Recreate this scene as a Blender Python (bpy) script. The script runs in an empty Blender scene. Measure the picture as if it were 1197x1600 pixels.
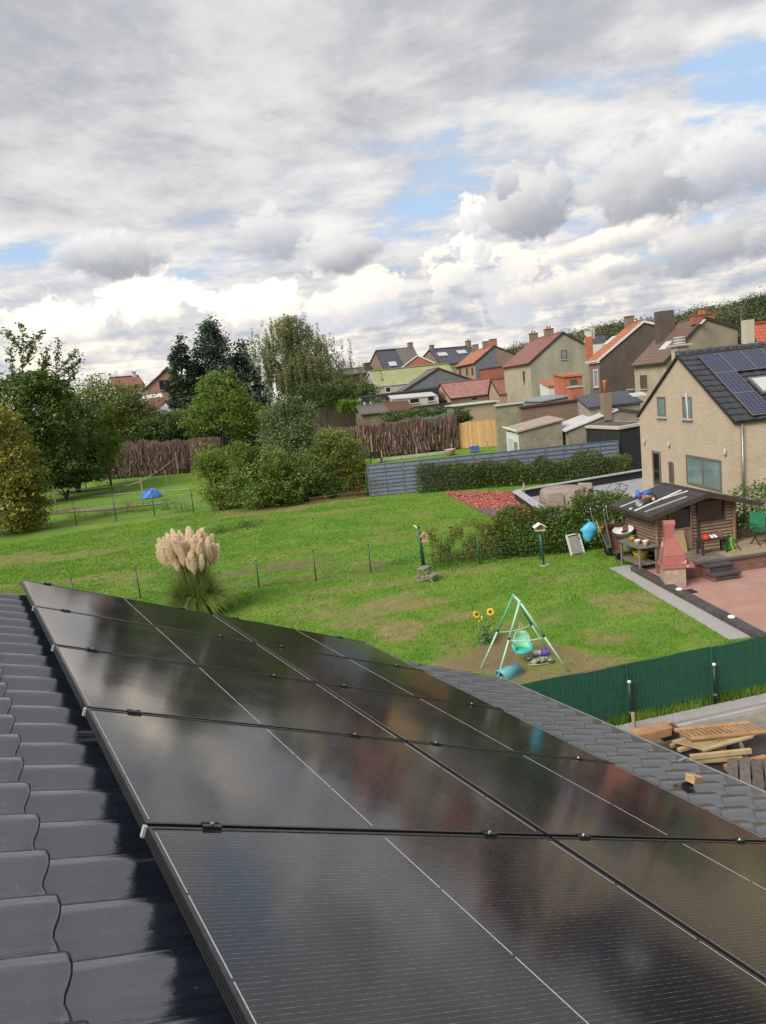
import bpy, math, random
import numpy as np
from mathutils import Vector, Matrix
random.seed(7)
rng = np.random.default_rng(11)
scene = bpy.context.scene
col = scene.collection
R = math.radians

# ------------------------------------------------------------------ camera
F_PX = 1153.8                       # focal length in photo pixels (photo 1197 x 1600)
CAM_H = 5.8
MC = np.array([[0.85674665, -0.17148497, 0.48639293],
               [-0.50480826, -0.08570894, 0.85896600],
               [-0.10561153, -0.98145142, -0.15999788]])   # image axes (right, down, forward) -> world
CAM = np.array([0.0, 0.0, CAM_H])
cam_data = bpy.data.cameras.new('camera')
cam = bpy.data.objects.new('camera', cam_data)
col.objects.link(cam)
cam_data.sensor_fit = 'VERTICAL'
cam_data.sensor_height = 36.0
cam_data.lens = F_PX / 1600 * 36.0
cam_data.clip_start = 0.05
cam_data.clip_end = 6000
mw = Matrix.Identity(4)
for i in range(3):
    mw[i][0] = MC[i, 0]; mw[i][1] = -MC[i, 1]; mw[i][2] = -MC[i, 2]; mw[i][3] = CAM[i]
cam.matrix_world = mw
scene.camera = cam

# ------------------------------------------------------------------ light, exposure
SUN_AZ, SUN_EL = 196.0, 40.0        # degrees; azimuth from +X
vs = scene.view_settings
vs.view_transform = 'Standard'; vs.look = 'None'; vs.gamma = 1.0; vs.use_curve_mapping = False
vs.exposure = 0.28
scene.cycles.use_denoising = True
scene.cycles.max_bounces = 10
scene.cycles.diffuse_bounces = 6
scene.cycles.glossy_bounces = 4
scene.cycles.transparent_max_bounces = 8
sun_data = bpy.data.lights.new('sun', 'SUN')
sun_data.energy = 3.3
sun_data.angle = R(34)
sun_data.color = (1.0, 0.955, 0.88)
sun = bpy.data.objects.new('sun', sun_data); col.objects.link(sun)
sd = Vector((math.cos(R(SUN_EL)) * math.cos(R(SUN_AZ)), math.cos(R(SUN_EL)) * math.sin(R(SUN_AZ)), math.sin(R(SUN_EL))))
sun.rotation_euler = sd.to_track_quat('Z', 'Y').to_euler()
sun.location = (-30, 10, 40)

# ------------------------------------------------------------------ projections used to lay the place out
def ray(x, y):
    return MC @ np.array([(x - 598.5) / F_PX, (y - 800) / F_PX, 1.0])
def G(x, y, z=0.0):
    d = ray(x, y); return CAM + d * ((z - CAM_H) / d[2])
def pt(x, y, D):
    d = ray(x, y); return CAM + d * (D / math.hypot(d[0], d[1]))
def proj(P):
    q = MC.T @ (np.array(P) - CAM); return q[:2] / q[2] * F_PX + np.array([598.5, 800])
def A(az):
    return np.array([math.cos(R(az)), math.sin(R(az)), 0.0])
UPV = np.array([0, 0, 1.0])

# ------------------------------------------------------------------ sky
def build_world():
    w = bpy.data.worlds.new('World'); scene.world = w; w.use_nodes = True
    nt = w.node_tree; nt.nodes.clear(); L = nt.links
    def node(t, **k):
        n = nt.nodes.new(t)
        for a, b in k.items(): setattr(n, a, b)
        return n
    def setin(n, i, v):
        if isinstance(v, (int, float)): n.inputs[i].default_value = v
        elif isinstance(v, tuple): n.inputs[i].default_value = v
        else: L.new(v, n.inputs[i])
    def m(op, a, b=0.0, c=0.0, clamp=False):
        n = node('ShaderNodeMath', operation=op, use_clamp=clamp)
        setin(n, 0, a); setin(n, 1, b); setin(n, 2, c); return n.outputs[0]
    def ss(lo, hi, v):
        n = node('ShaderNodeMapRange', interpolation_type='SMOOTHSTEP')
        setin(n, 'Value', v); setin(n, 'From Min', lo); setin(n, 'From Max', hi); return n.outputs[0]
    def comb(x, y, z):
        n = node('ShaderNodeCombineXYZ'); setin(n, 0, x); setin(n, 1, y); setin(n, 2, z); return n.outputs[0]
    def mixc(f, a, b):
        n = node('ShaderNodeMix', data_type='RGBA'); setin(n, 0, f); setin(n, 6, a); setin(n, 7, b); return n.outputs[2]
    def noise(vec, scale, detail=5, rough=0.55, lac=2.0, dist=0.0):
        n = node('ShaderNodeTexNoise', noise_dimensions='2D'); setin(n, 'Vector', vec); setin(n, 'Scale', scale); setin(n, 'Detail', detail)
        setin(n, 'Roughness', rough); setin(n, 'Lacunarity', lac); setin(n, 'Distortion', dist); return n.outputs[0]
    def vor(vec, scale):
        n = node('ShaderNodeTexVoronoi', feature='SMOOTH_F1', voronoi_dimensions='2D'); setin(n, 'Vector', vec); setin(n, 'Scale', scale)
        n.inputs['Smoothness'].default_value = 0.6; return n.outputs[0]
    tc = node('ShaderNodeTexCoord'); d = tc.outputs['Generated']
    sp = node('ShaderNodeSeparateXYZ'); L.new(d, sp.inputs[0]); X, Y, Z = sp.outputs
    fx, fy = 0.4925, 0.8703
    a = m('SUBTRACT', m('MULTIPLY', X, fy), m('MULTIPLY', Y, fx))
    b = m('ADD', m('MULTIPLY', X, fx), m('MULTIPLY', Y, fy))
    az = m('ARCTAN2', a, b); el = m('ARCSINE', Z)
    q = comb(az, el, 0.0)
    sky = node('ShaderNodeTexSky', sky_type='NISHITA', sun_disc=False)
    sky.sun_elevation = R(SUN_EL); sky.sun_rotation = R(90 - SUN_AZ)
    sky.air_density = 1.0; sky.dust_density = 0.6; sky.ozone_density = 2.0; sky.altitude = 120
    base = sky.outputs[0]
    # paler, hazy blue low down
    blue = mixc(0.8, base, (4.3, 5.9, 8.0, 1))
    # cloud decks on a plane overhead, seen in perspective
    zz = m('ADD', m('MAXIMUM', Z, 0.0), 0.13)
    px_, py_ = m('DIVIDE', a, zz), m('DIVIDE', b, zz)
    n_hi = noise(comb(px_, m('MULTIPLY', py_, 1.15), 0.0), 1.2, 7, 0.60, 2.1, 0.35)
    n_mid = noise(comb(m('ADD', px_, 13.7), m('ADD', py_, 4.1), 0.0), 2.6, 7, 0.62)
    n_str = noise(comb(m('MULTIPLY', px_, 0.75), m('MULTIPLY_ADD', py_, 2.0, 8.1), 0.0), 1.6, 6, 0.58, 2.0, 0.3)
    n_lo = noise(comb(m('ADD', px_, 31.3), py_, 0.0), 0.6, 3, 0.5)
    # billow noise in angle space for the cumulus
    wv = noise(q, 7.0, 4, 0.6); nq = noise(comb(az, m('MULTIPLY', el, 1.3), 0.0), 24.0, 6, 0.62)
    qx = m('ADD', az, m('MULTIPLY', wv, 0.11)); qy = m('ADD', m('MULTIPLY', el, 1.3), m('MULTIPLY', nq, 0.07))
    qb = comb(qx, qy, 0.0)
    v1 = vor(qb, 10.0); v2 = vor(qb, 27.0); v3 = vor(qb, 70.0)
    bil = m('ADD', m('ADD', m('MULTIPLY', m('SUBTRACT', 0.5, v1), 0.75), m('MULTIPLY', m('SUBTRACT', 0.5, v2), 0.5)),
            m('ADD', m('MULTIPLY', m('SUBTRACT', 0.5, v3), 0.25), m('MULTIPLY', m('SUBTRACT', nq, 0.5), 0.7)))
    soft = m('ADD', m('MULTIPLY', m('SUBTRACT', nq, 0.5), 1.1), m('ADD', m('MULTIPLY', m('SUBTRACT', 0.5, v2), 0.3), m('MULTIPLY', m('SUBTRACT', wv, 0.5), 0.7)))
    fine = m('MULTIPLY_ADD', m('SUBTRACT', 0.35, vor(qb, 48.0)), 0.7, m('SUBTRACT', nq, 0.5))
    def angle(px, py):
        r = ray(px, py); r = r / np.linalg.norm(r)
        return math.atan2(r[0] * fy - r[1] * fx, r[0] * fx + r[1] * fy), math.asin(r[2])
    def local(px, py, rx, ry, tilt=0.0):
        A0, E0 = angle(px, py)
        n = node('ShaderNodeMapping', vector_type='TEXTURE'); L.new(q, n.inputs[0])
        n.inputs['Location'].default_value = (A0, E0, 0); n.inputs['Rotation'].default_value = (0, 0, tilt); n.inputs['Scale'].default_value = (rx / F_PX, ry / F_PX, 1)
        return n.outputs[0], dot(n.outputs[0], n.outputs[0])
    def dot(v, w_):
        n = node('ShaderNodeVectorMath', operation='DOT_PRODUCT'); setin(n, 0, v); setin(n, 1, w_); return n.outputs['Value']
    K = 10.0
    def C(r, g, b_): return (r * K, g * K, b_ * K, 1)
    # openings in the cloud deck where the blue shows
    hole = None
    for (px, py, rx, ry, s) in [(1165, 60, 70, 34, .5), (1170, 180, 95, 60, .75), (620, 215, 190, 34, .2), (800, 200, 150, 60, .16), (640, 365, 110, 40, .42),
                                (40, 390, 90, 26, .5), (110, 255, 100, 30, .3), (300, 425, 100, 34, .42), (690, 290, 90, 30, .22), (905, 315, 50, 60, .4), (960, 150, 140, 40, .12), (1030, 380, 120, 26, .3), (480, 545, 60, 16, .3)]:
        _, r2 = local(px, py, rx, ry, 0.1)
        hole = m('MULTIPLY_ADD', ss(1.9, 0.0, r2), s * .47, 0.0 if hole is None else hole)
    cov1 = m('SUBTRACT', m('MULTIPLY_ADD', n_str, 0.9, m('MULTIPLY_ADD', n_mid, 0.9, -0.22)), hole)
    m1 = ss(0.26, 0.58, cov1)
    # higher, streaky veil: near white
    tone1 = ss(0.32, 0.68, m('ADD', m('MULTIPLY', n_mid, 0.6), m('MULTIPLY', n_str, 0.4)))
    c1 = mixc(tone1, C(.43, .45, .51), C(.80, .775, .74))
    out = mixc(m('MULTIPLY', m1, 0.96), blue, c1)
    # grey deck overhead: grows towards the zenith
    up = ss(0.17, 0.42, m('SUBTRACT', el, m('MULTIPLY', az, 0.14)))
    cov2 = m('ADD', m('MULTIPLY', up, 0.36), m('SUBTRACT', m('ADD', m('MULTIPLY', n_hi, 0.7), m('MULTIPLY', n_lo, 0.3)), m('MULTIPLY', hole, 0.55)))
    m2 = ss(0.50, 0.72, cov2)
    tone2 = ss(0.38, 0.64, m('ADD', m('MULTIPLY', n_hi, 0.55), m('MULTIPLY', n_mid, 0.45)))
    c2 = mixc(tone2, C(.38, .39, .43), C(.66, .65, .645))
    out = mixc(m('MULTIPLY', m2, 0.9), out, c2)
    # bank of cumulus along the horizon, lit from the left, greyer and bluer beneath
    bank = m('SUBTRACT', m('MULTIPLY_ADD', bil, 0.8, m('MULTIPLY_ADD', wv, 0.9, 0.12)), m('MULTIPLY', m('ABSOLUTE', m('SUBTRACT', el, 0.05)), 6.2))
    mb = ss(0.02, 0.26, bank)
    tb = ss(-0.28, 0.66, m('MULTIPLY_ADD', bil, 0.75, m('MULTIPLY_ADD', n_mid, 1.3, m('MULTIPLY_ADD', az, -0.35, -0.62))))
    cb = mixc(tb, C(.40, .425, .49), C(1.04, .94, .79))
    low = ss(0.07, -0.02, el)
    cb = mixc(m('MULTIPLY', low, 0.45), cb, C(.70, .69, .67))
    out = mixc(m('MULTIPLY', mb, 0.8), out, cb)
    # single cumulus: (px, py, rx, ry, tilt, lit, shade, edge)
    W = C(1.12, 1.05, .92); W2 = C(.98, .91, .79); GL = C(.72, .70, .69); GD = C(.29, .305, .355); GM = C(.54, .54, .56); GB = C(.36, .38, .45)
    WL = C(1.85, 1.62, 1.26); GT = C(.80, .78, .76); GS = C(.55, .57, .63)
    for (px, py, rx, ry, tl, lit, shade, edge, amp) in [
            (585, 470, 60, 48, .1, W2, GS, .22, .8), (520, 490, 56, 34, .0, W2, GS, .2, .8), (235, 482, 115, 44, .0, WL, GM, .55, .8), (390, 478, 95, 42, .0, WL, GM, .55, .8), (90, 508, 120, 36, .0, WL, GM, .55, .8),
            (790, 440, 52, 66, .1, W2, GS, .22, .8), (738, 395, 40, 46, .3, W, GS, .4, .8), (736, 338, 28, 36, .1, W, GS, .4, .8), (712, 440, 40, 40, .0, W2, GS, .2, .8), (900, 440, 150, 26, .1, W2, GM, .4, .8), (960, 372, 110, 16, .12, W2, GM, .4, .8),
            (170, 398, 84, 42, .0, GT, GD, .26, .5), (420, 370, 76, 48, .05, GT, GB, .28, .55), (545, 398, 68, 30, .1, GL, GD, .28, .55), (828, 325, 74, 54, .12, GL, GD, .24, .6), (792, 283, 24, 32, .0, GL, GB, .25, .6), (872, 288, 24, 42, .0, GL, GB, .25, .6),
            (1050, 262, 140, 72, .05, GT, GD, .3, .6), (1150, 255, 90, 56, .0, GT, GB, .3, .6), (1130, 378, 130, 46, .14, GL, GD, .34, .6), (1010, 412, 90, 16, .12, GM, GB, .5, .6)]:
        lv, r2 = local(px, py, rx, ry, tl)
        hard = lit in (W, W2, WL)
        nz = bil if hard else soft
        val = m('SUBTRACT', m('MULTIPLY_ADD', nz, amp * (1.5 if hard else 2.5), 0.85), r2) if rx > 42 else m('SUBTRACT', m('MULTIPLY_ADD', fine, 1.7, m('MULTIPLY_ADD', nz, amp, 0.75)), r2)
        mk = ss(0.0, edge * (1.6 if hard else 2.2), val)
        t = ss(-0.7, 0.85, m('MULTIPLY_ADD', nz, 0.8 if hard else 0.5, dot(lv, (-.2, .95, 0.0))))
        out = mixc(m('MULTIPLY', mk, 0.94 if hard else 0.9), out, mixc(t, shade, lit))
    # below the horizon
    g = ss(0.0, -0.05, el)
    out = mixc(g, out, C(.16, .17, .14))
    bg = node('ShaderNodeBackground'); L.new(out, bg.inputs[0]); bg.inputs[1].default_value = 0.1
    wo = node('ShaderNodeOutputWorld'); L.new(bg.outputs[0], wo.inputs[0])
    w.cycles.sampling_method = 'MANUAL'; w.cycles.sample_map_resolution = 512
build_world()

# ------------------------------------------------------------------ mesh helpers
OFF = {}
def tag(o, label=None, cat=None, group=None, kind=None):
    if label: o['label'] = label
    if cat: o['category'] = cat
    if group: o['group'] = group
    if kind: o['kind'] = kind
    return o
def thing(name, label, cat, loc, group=None):
    o = bpy.data.objects.new(name, None); col.objects.link(o)
    o.location = tuple(loc); o.empty_display_size = 0.2
    OFF[o.name] = np.array(loc, float)
    return tag(o, label, cat, group)
def off(p): return OFF.get(p.name, np.zeros(3)) if p is not None else np.zeros(3)
def link(name, me, parent=None, loc=None):
    o = bpy.data.objects.new(name, me); col.objects.link(o)
    if parent is not None: o.parent = parent
    base = off(parent)
    if loc is not None:
        o.location = tuple(np.array(loc, float) - base); OFF[o.name] = np.array(loc, float)
    else:
        OFF[o.name] = base
    return o
def raw(name, V, Fc, mat, parent=None, smooth=False):
    """mesh from world coordinates"""
    V = np.asarray(V, float).reshape(-1, 3)
    base = off(parent)
    if parent is None and len(V):
        base = np.array([V[:, 0].mean(), V[:, 1].mean(), V[:, 2].min()])
    me = bpy.data.meshes.new(name)
    if isinstance(Fc, np.ndarray):
        k = Fc.shape[1]; V2 = V - base
        me.vertices.add(len(V2)); me.vertices.foreach_set('co', V2.astype(np.float32).ravel())
        me.loops.add(Fc.size); me.loops.foreach_set('vertex_index', Fc.astype(np.int32).ravel())
        me.polygons.add(len(Fc)); me.polygons.foreach_set('loop_start', np.arange(0, Fc.size, k, dtype=np.int32))
        me.polygons.foreach_set('loop_total', np.full(len(Fc), k, dtype=np.int32))
        me.update(calc_edges=True)
    else:
        me.from_pydata((V - base).tolist(), [], Fc); me.update()
    if mat is not None: me.materials.append(mat)
    if smooth: me.polygons.foreach_set('use_smooth', [True] * len(me.polygons))
    o = bpy.data.objects.new(name, me); col.objects.link(o)
    if parent is not None: o.parent = parent; OFF[o.name] = base
    else: o.location = tuple(base); OFF[o.name] = base
    return o
class MB:
    def __init__(s): s.v = []; s.f = []
    def add(s, V, Fc):
        n = len(s.v); s.v += [tuple(map(float, p)) for p in V]; s.f += [tuple(i + n for i in f) for f in Fc]; return s
    def obox(s, c, ax, ay, az):
        c, ax, ay, az = map(lambda q: np.array(q, float), (c, ax, ay, az))
        P = [c + i * ax + j * ay + k * az for k in (-1, 1) for j in (-1, 1) for i in (-1, 1)]
        if np.dot(np.cross(ax, ay), az) < 0: P = [c - i * ax + j * ay + k * az for k in (-1, 1) for j in (-1, 1) for i in (-1, 1)]
        return s.add(P, [(0, 2, 3, 1), (4, 5, 7, 6), (0, 1, 5, 4), (2, 6, 7, 3), (0, 4, 6, 2), (1, 3, 7, 5)])
    def box(s, c, sx, sy, sz, rz=0.0):
        a = A(rz); b = A(rz + 90)
        return s.obox(c, a * sx / 2, b * sy / 2, UPV * sz / 2)
    def bar(s, p0, p1, w, h, up=UPV):
        p0 = np.array(p0, float); p1 = np.array(p1, float); d = p1 - p0; L_ = np.linalg.norm(d); d /= L_
        u = np.array(up, float); side = np.cross(d, u)
        if np.linalg.norm(side) < 1e-4: side = np.cross(d, [1, 0, 0])
        side /= np.linalg.norm(side); u = np.cross(side, d)
        return s.obox((p0 + p1) / 2, d * L_ / 2, side * w / 2, u * h / 2)
    def tube(s, pts, rad, n=8, cap=True):
        pts = [np.array(p, float) for p in pts]
        if not isinstance(rad, (list, tuple)): rad = [rad] * len(pts)
        V = []; ref = None
        for i, p in enumerate(pts):
            d = pts[min(i + 1, len(pts) - 1)] - pts[max(i - 1, 0)]; d = d / (np.linalg.norm(d) + 1e-9)
            if ref is None: ref = np.array([1, 0, 0]) if abs(d[0]) < .8 else np.array([0, 1, 0])
            a = np.cross(d, ref); a /= np.linalg.norm(a) + 1e-9; b = np.cross(d, a); ref = -b if False else ref
            for k in range(n):
                t = 2 * math.pi * k / n; V.append(p + rad[i] * (a * math.cos(t) + b * math.sin(t)))
        Fc = []
        for i in range(len(pts) - 1):
            for k in range(n): Fc.append((i * n + k, i * n + (k + 1) % n, (i + 1) * n + (k + 1) % n, (i + 1) * n + k))
        if cap: Fc.append(tuple(range(n - 1, -1, -1))); Fc.append(tuple(range((len(pts) - 1) * n, len(pts) * n)))
        return s.add(V, Fc)
    def prism(s, poly, vec):
        poly = [np.array(p, float) for p in poly]; vec = np.array(vec, float); n = len(poly)
        V = poly + [p + vec for p in poly]
        return s.add(V, [tuple(range(n - 1, -1, -1)), tuple(range(n, 2 * n))] + [(i, (i + 1) % n, n + (i + 1) % n, n + i) for i in range(n)])
    def slab(s, p, q, r, t, vec):
        return s.prism([p, q, r, t], vec)
    def lathe(s, c, prof, n=14, ax=UPV, ref=(1, 0, 0)):
        c = np.array(c, float); ax = np.array(ax, float); ax /= np.linalg.norm(ax)
        a = np.array(ref, float); a = a - ax * np.dot(a, ax)
        if np.linalg.norm(a) < 1e-4: a = np.array([0, 1.0, 0]); a = a - ax * np.dot(a, ax)
        a /= np.linalg.norm(a); b = np.cross(ax, a)
        V = [c + ax * h + r * (a * math.cos(2 * math.pi * k / n) + b * math.sin(2 * math.pi * k / n)) for r, h in prof for k in range(n)]
        Fc = [(i * n + k, i * n + (k + 1) % n, (i + 1) * n + (k + 1) % n, (i + 1) * n + k) for i in range(len(prof) - 1) for k in range(n)]
        Fc.append(tuple(range(n - 1, -1, -1))); Fc.append(tuple(range((len(prof) - 1) * n, len(prof) * n)))
        return s.add(V, Fc)
    def build(s, name, mat, parent=None, smooth=False, bevel=0.0):
        o = raw(name, s.v, s.f, mat, parent, smooth)
        if bevel:
            b = o.modifiers.new('bevel', 'BEVEL'); b.width = bevel; b.segments = 2; b.limit_method = 'ANGLE'
        return o
def place(name, me, W, parent=None):
    """object sharing mesh data, at world matrix W (4x4 numpy)"""
    o = bpy.data.objects.new(name, me); col.objects.link(o)
    if parent is not None: o.parent = parent
    b = off(parent); W = np.array(W, float).copy(); W[:3, 3] -= b
    o.matrix_local = Matrix(W.tolist()); OFF[o.name] = b
    return o
def frame4(o, x, y, z):
    W = np.eye(4); W[:3, 0] = x; W[:3, 1] = y; W[:3, 2] = z; W[:3, 3] = o; return W
def copy_tree(o, delta, label=None, parent=None):
    c = o.copy(); col.objects.link(c)
    if parent is not None: c.parent = parent
    else: c.location = tuple(np.array(o.location) + delta); OFF[c.name] = off(o) + delta
    if label: c['label'] = label
    for ch in list(o.children): copy_tree(ch, delta, None, c)
    return c

# ------------------------------------------------------------------ materials
def new_mat(name):
    mt = bpy.data.materials.new(name); mt.use_nodes = True
    nt = mt.node_tree; nt.nodes.clear()
    out = nt.nodes.new('ShaderNodeOutputMaterial'); bs = nt.nodes.new('ShaderNodeBsdfPrincipled')
    nt.links.new(bs.outputs[0], out.inputs[0])
    return mt, nt, bs, out
def nd(nt, t, **k):
    n = nt.nodes.new(t)
    for a, b in k.items(): setattr(n, a, b)
    return n
def wire(nt, n, i, v):
    if isinstance(v, (int, float)): n.inputs[i].default_value = v
    elif isinstance(v, tuple): n.inputs[i].default_value = v if len(v) != 3 or n.inputs[i].type == 'VECTOR' else v + (1,)
    else: nt.links.new(v, n.inputs[i])
def nmath(nt, op, a, b=0.0, c=0.0):
    n = nd(nt, 'ShaderNodeMath', operation=op); wire(nt, n, 0, a); wire(nt, n, 1, b); wire(nt, n, 2, c); return n.outputs[0]
def nmix(nt, f, a, b):
    n = nd(nt, 'ShaderNodeMix', data_type='RGBA'); wire(nt, n, 0, f); wire(nt, n, 6, a); wire(nt, n, 7, b); return n.outputs[2]
def nnoise(nt, vec, scale, detail=4, rough=0.55, dist=0.0):
    n = nd(nt, 'ShaderNodeTexNoise'); wire(nt, n, 'Vector', vec); wire(nt, n, 'Scale', scale); wire(nt, n, 'Detail', detail)
    wire(nt, n, 'Roughness', rough); wire(nt, n, 'Distortion', dist); return n.outputs[0]
def nramp(nt, v, lo, hi):
    n = nd(nt, 'ShaderNodeMapRange', interpolation_type='SMOOTHSTEP'); wire(nt, n, 'Value', v); wire(nt, n, 'From Min', lo); wire(nt, n, 'From Max', hi); return n.outputs[0]
def npos(nt, stretch=None):
    g = nd(nt, 'ShaderNodeNewGeometry')
    if stretch is None: return g.outputs['Position']
    mp = nd(nt, 'ShaderNodeMapping'); nt.links.new(g.outputs['Position'], mp.inputs[0]); mp.inputs['Scale'].default_value = stretch
    return mp.outputs[0]
def nbump(nt, bs, h, strength, dist=0.02):
    b = nd(nt, 'ShaderNodeBump'); wire(nt, b, 'Height', h); b.inputs['Strength'].default_value = strength; b.inputs['Distance'].default_value = dist
    nt.links.new(b.outputs[0], bs.inputs['Normal'])
def nrnd(nt, c, amount):
    oi = nd(nt, 'ShaderNodeObjectInfo')
    v = nmath(nt, 'MULTIPLY_ADD', oi.outputs['Random'], 2 * amount, 1 - amount)
    h = nd(nt, 'ShaderNodeHueSaturation'); wire(nt, h, 'Color', c); wire(nt, h, 'Value', v); return h.outputs[0]
def mat(name, c1, c2=None, scale=3.0, rough=0.8, bump=0.0, bscale=30.0, rnd=0.0, metal=0.0, spec=0.4, stretch=None, coat=0.0, grime=0.0):
    mt, nt, bs, out = new_mat(name)
    P = npos(nt, stretch)
    c2 = c2 or tuple(x * .8 for x in c1)
    n1 = nnoise(nt, P, scale, 6, 0.6)
    c = nmix(nt, nramp(nt, n1, .32, .68), c1 + (1,), c2 + (1,))
    if grime:
        n2 = nnoise(nt, P, scale * .23, 7, 0.7, .6)
        c = nmix(nt, nmath(nt, 'MULTIPLY', nramp(nt, n2, .5, .78), grime), c, tuple(x * .35 for x in c1) + (1,))
    if rnd: c = nrnd(nt, c, rnd)
    wire(nt, bs, 'Base Color', c); wire(nt, bs, 'Metallic', metal); wire(nt, bs, 'Specular IOR Level', spec)
    wire(nt, bs, 'Roughness', nmath(nt, 'MULTIPLY_ADD', n1, .18, rough - .09))
    if coat: wire(nt, bs, 'Coat Weight', coat)
    if bump: nbump(nt, bs, nnoise(nt, P, bscale, 5, .6), bump)
    return mt
def wall_coords(nt, kz=1.0):
    g = nd(nt, 'ShaderNodeNewGeometry')
    cr = nd(nt, 'ShaderNodeVectorMath', operation='CROSS_PRODUCT'); cr.inputs[0].default_value = (0, 0, 1); nt.links.new(g.outputs['True Normal'], cr.inputs[1])
    nm = nd(nt, 'ShaderNodeVectorMath', operation='NORMALIZE'); nt.links.new(cr.outputs[0], nm.inputs[0])
    dt = nd(nt, 'ShaderNodeVectorMath', operation='DOT_PRODUCT'); nt.links.new(nm.outputs[0], dt.inputs[0]); nt.links.new(g.outputs['Position'], dt.inputs[1])
    sp = nd(nt, 'ShaderNodeSeparateXYZ'); nt.links.new(g.outputs['Position'], sp.inputs[0])
    cb = nd(nt, 'ShaderNodeCombineXYZ'); wire(nt, cb, 0, dt.outputs['Value']); wire(nt, cb, 1, nmath(nt, 'MULTIPLY', sp.outputs[2], kz)); return cb.outputs[0], g.outputs['Position']
def brick(name, c1, c2, mortar, w=.22, h=.07, gap=.012, rough=.85, grime=.3, bump=.5, offset=.5, kz=1.0, spec=.3):
    mt, nt, bs, out = new_mat(name)
    v, P = wall_coords(nt, kz)
    b = nd(nt, 'ShaderNodeTexBrick', offset=offset, offset_frequency=2, squash=1.0)
    wire(nt, b, 'Vector', v); wire(nt, b, 'Scale', 1.0); wire(nt, b, 'Brick Width', w); wire(nt, b, 'Row Height', h); wire(nt, b, 'Mortar Size', gap)
    wire(nt, b, 'Mortar Smooth', .3); wire(nt, b, 'Bias', 0.0)
    wire(nt, b, 'Color1', c1 + (1,)); wire(nt, b, 'Color2', c2 + (1,)); wire(nt, b, 'Mortar', mortar + (1,))
    n = nnoise(nt, P, .9, 7, .65, .5); n2 = nnoise(nt, P, 9, 4, .6)
    c = nmix(nt, nmath(nt, 'MULTIPLY', nramp(nt, n, .45, .75), grime), b.outputs[0], tuple(x * .4 for x in c1) + (1,))
    c = nmix(nt, nmath(nt, 'MULTIPLY', nramp(nt, n2, .3, .8), .25), c, tuple(min(1, x * 1.3) for x in c2) + (1,))
    wire(nt, bs, 'Base Color', c); wire(nt, bs, 'Roughness', rough); wire(nt, bs, 'Specular IOR Level', spec)
    nbump(nt, bs, nmath(nt, 'SUBTRACT', nmath(nt, 'MULTIPLY', n2, .25), b.outputs['Fac']), bump, .015)
    return mt
def tile_mat(name, c1, c2, w=.25, h=.2, rough=.6, grime=.35, spec=.35, bump=.8):
    """roof covering of a far house: courses and columns of tiles"""
    mt, nt, bs, out = new_mat(name)
    v, P = wall_coords(nt, 1.0)
    sp = nd(nt, 'ShaderNodeSeparateXYZ'); nt.links.new(v, sp.inputs[0])
    fs = nmath(nt, 'FRACT', nmath(nt, 'DIVIDE', sp.outputs[0], w)); fz = nmath(nt, 'FRACT', nmath(nt, 'DIVIDE', sp.outputs[1], h))
    roll = nmath(nt, 'SINE', nmath(nt, 'MULTIPLY', fs, math.pi))
    hgt = nmath(nt, 'ADD', nmath(nt, 'MULTIPLY', roll, .6), nmath(nt, 'MULTIPLY', nmath(nt, 'SUBTRACT', 1.0, fz), .6))
    b = nd(nt, 'ShaderNodeTexBrick', offset=0.0, squash=1.0); wire(nt, b, 'Vector', v); wire(nt, b, 'Scale', 1.0); wire(nt, b, 'Brick Width', w); wire(nt, b, 'Row Height', h)
    wire(nt, b, 'Mortar Size', .018); wire(nt, b, 'Mortar Smooth', .6); wire(nt, b, 'Color1', c1 + (1,)); wire(nt, b, 'Color2', c2 + (1,)); wire(nt, b, 'Mortar', tuple(x * .45 for x in c1) + (1,))
    n = nnoise(nt, P, .7, 8, .65, .4)
    c = nmix(nt, nmath(nt, 'MULTIPLY', nramp(nt, n, .42, .75), grime), b.outputs[0], tuple(x * .38 for x in c2) + (1,))
    wire(nt, bs, 'Base Color', c); wire(nt, bs, 'Roughness', rough); wire(nt, bs, 'Specular IOR Level', spec)
    nbump(nt, bs, hgt, bump, .04)
    return mt
LEAF_GAIN = 3.0
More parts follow.
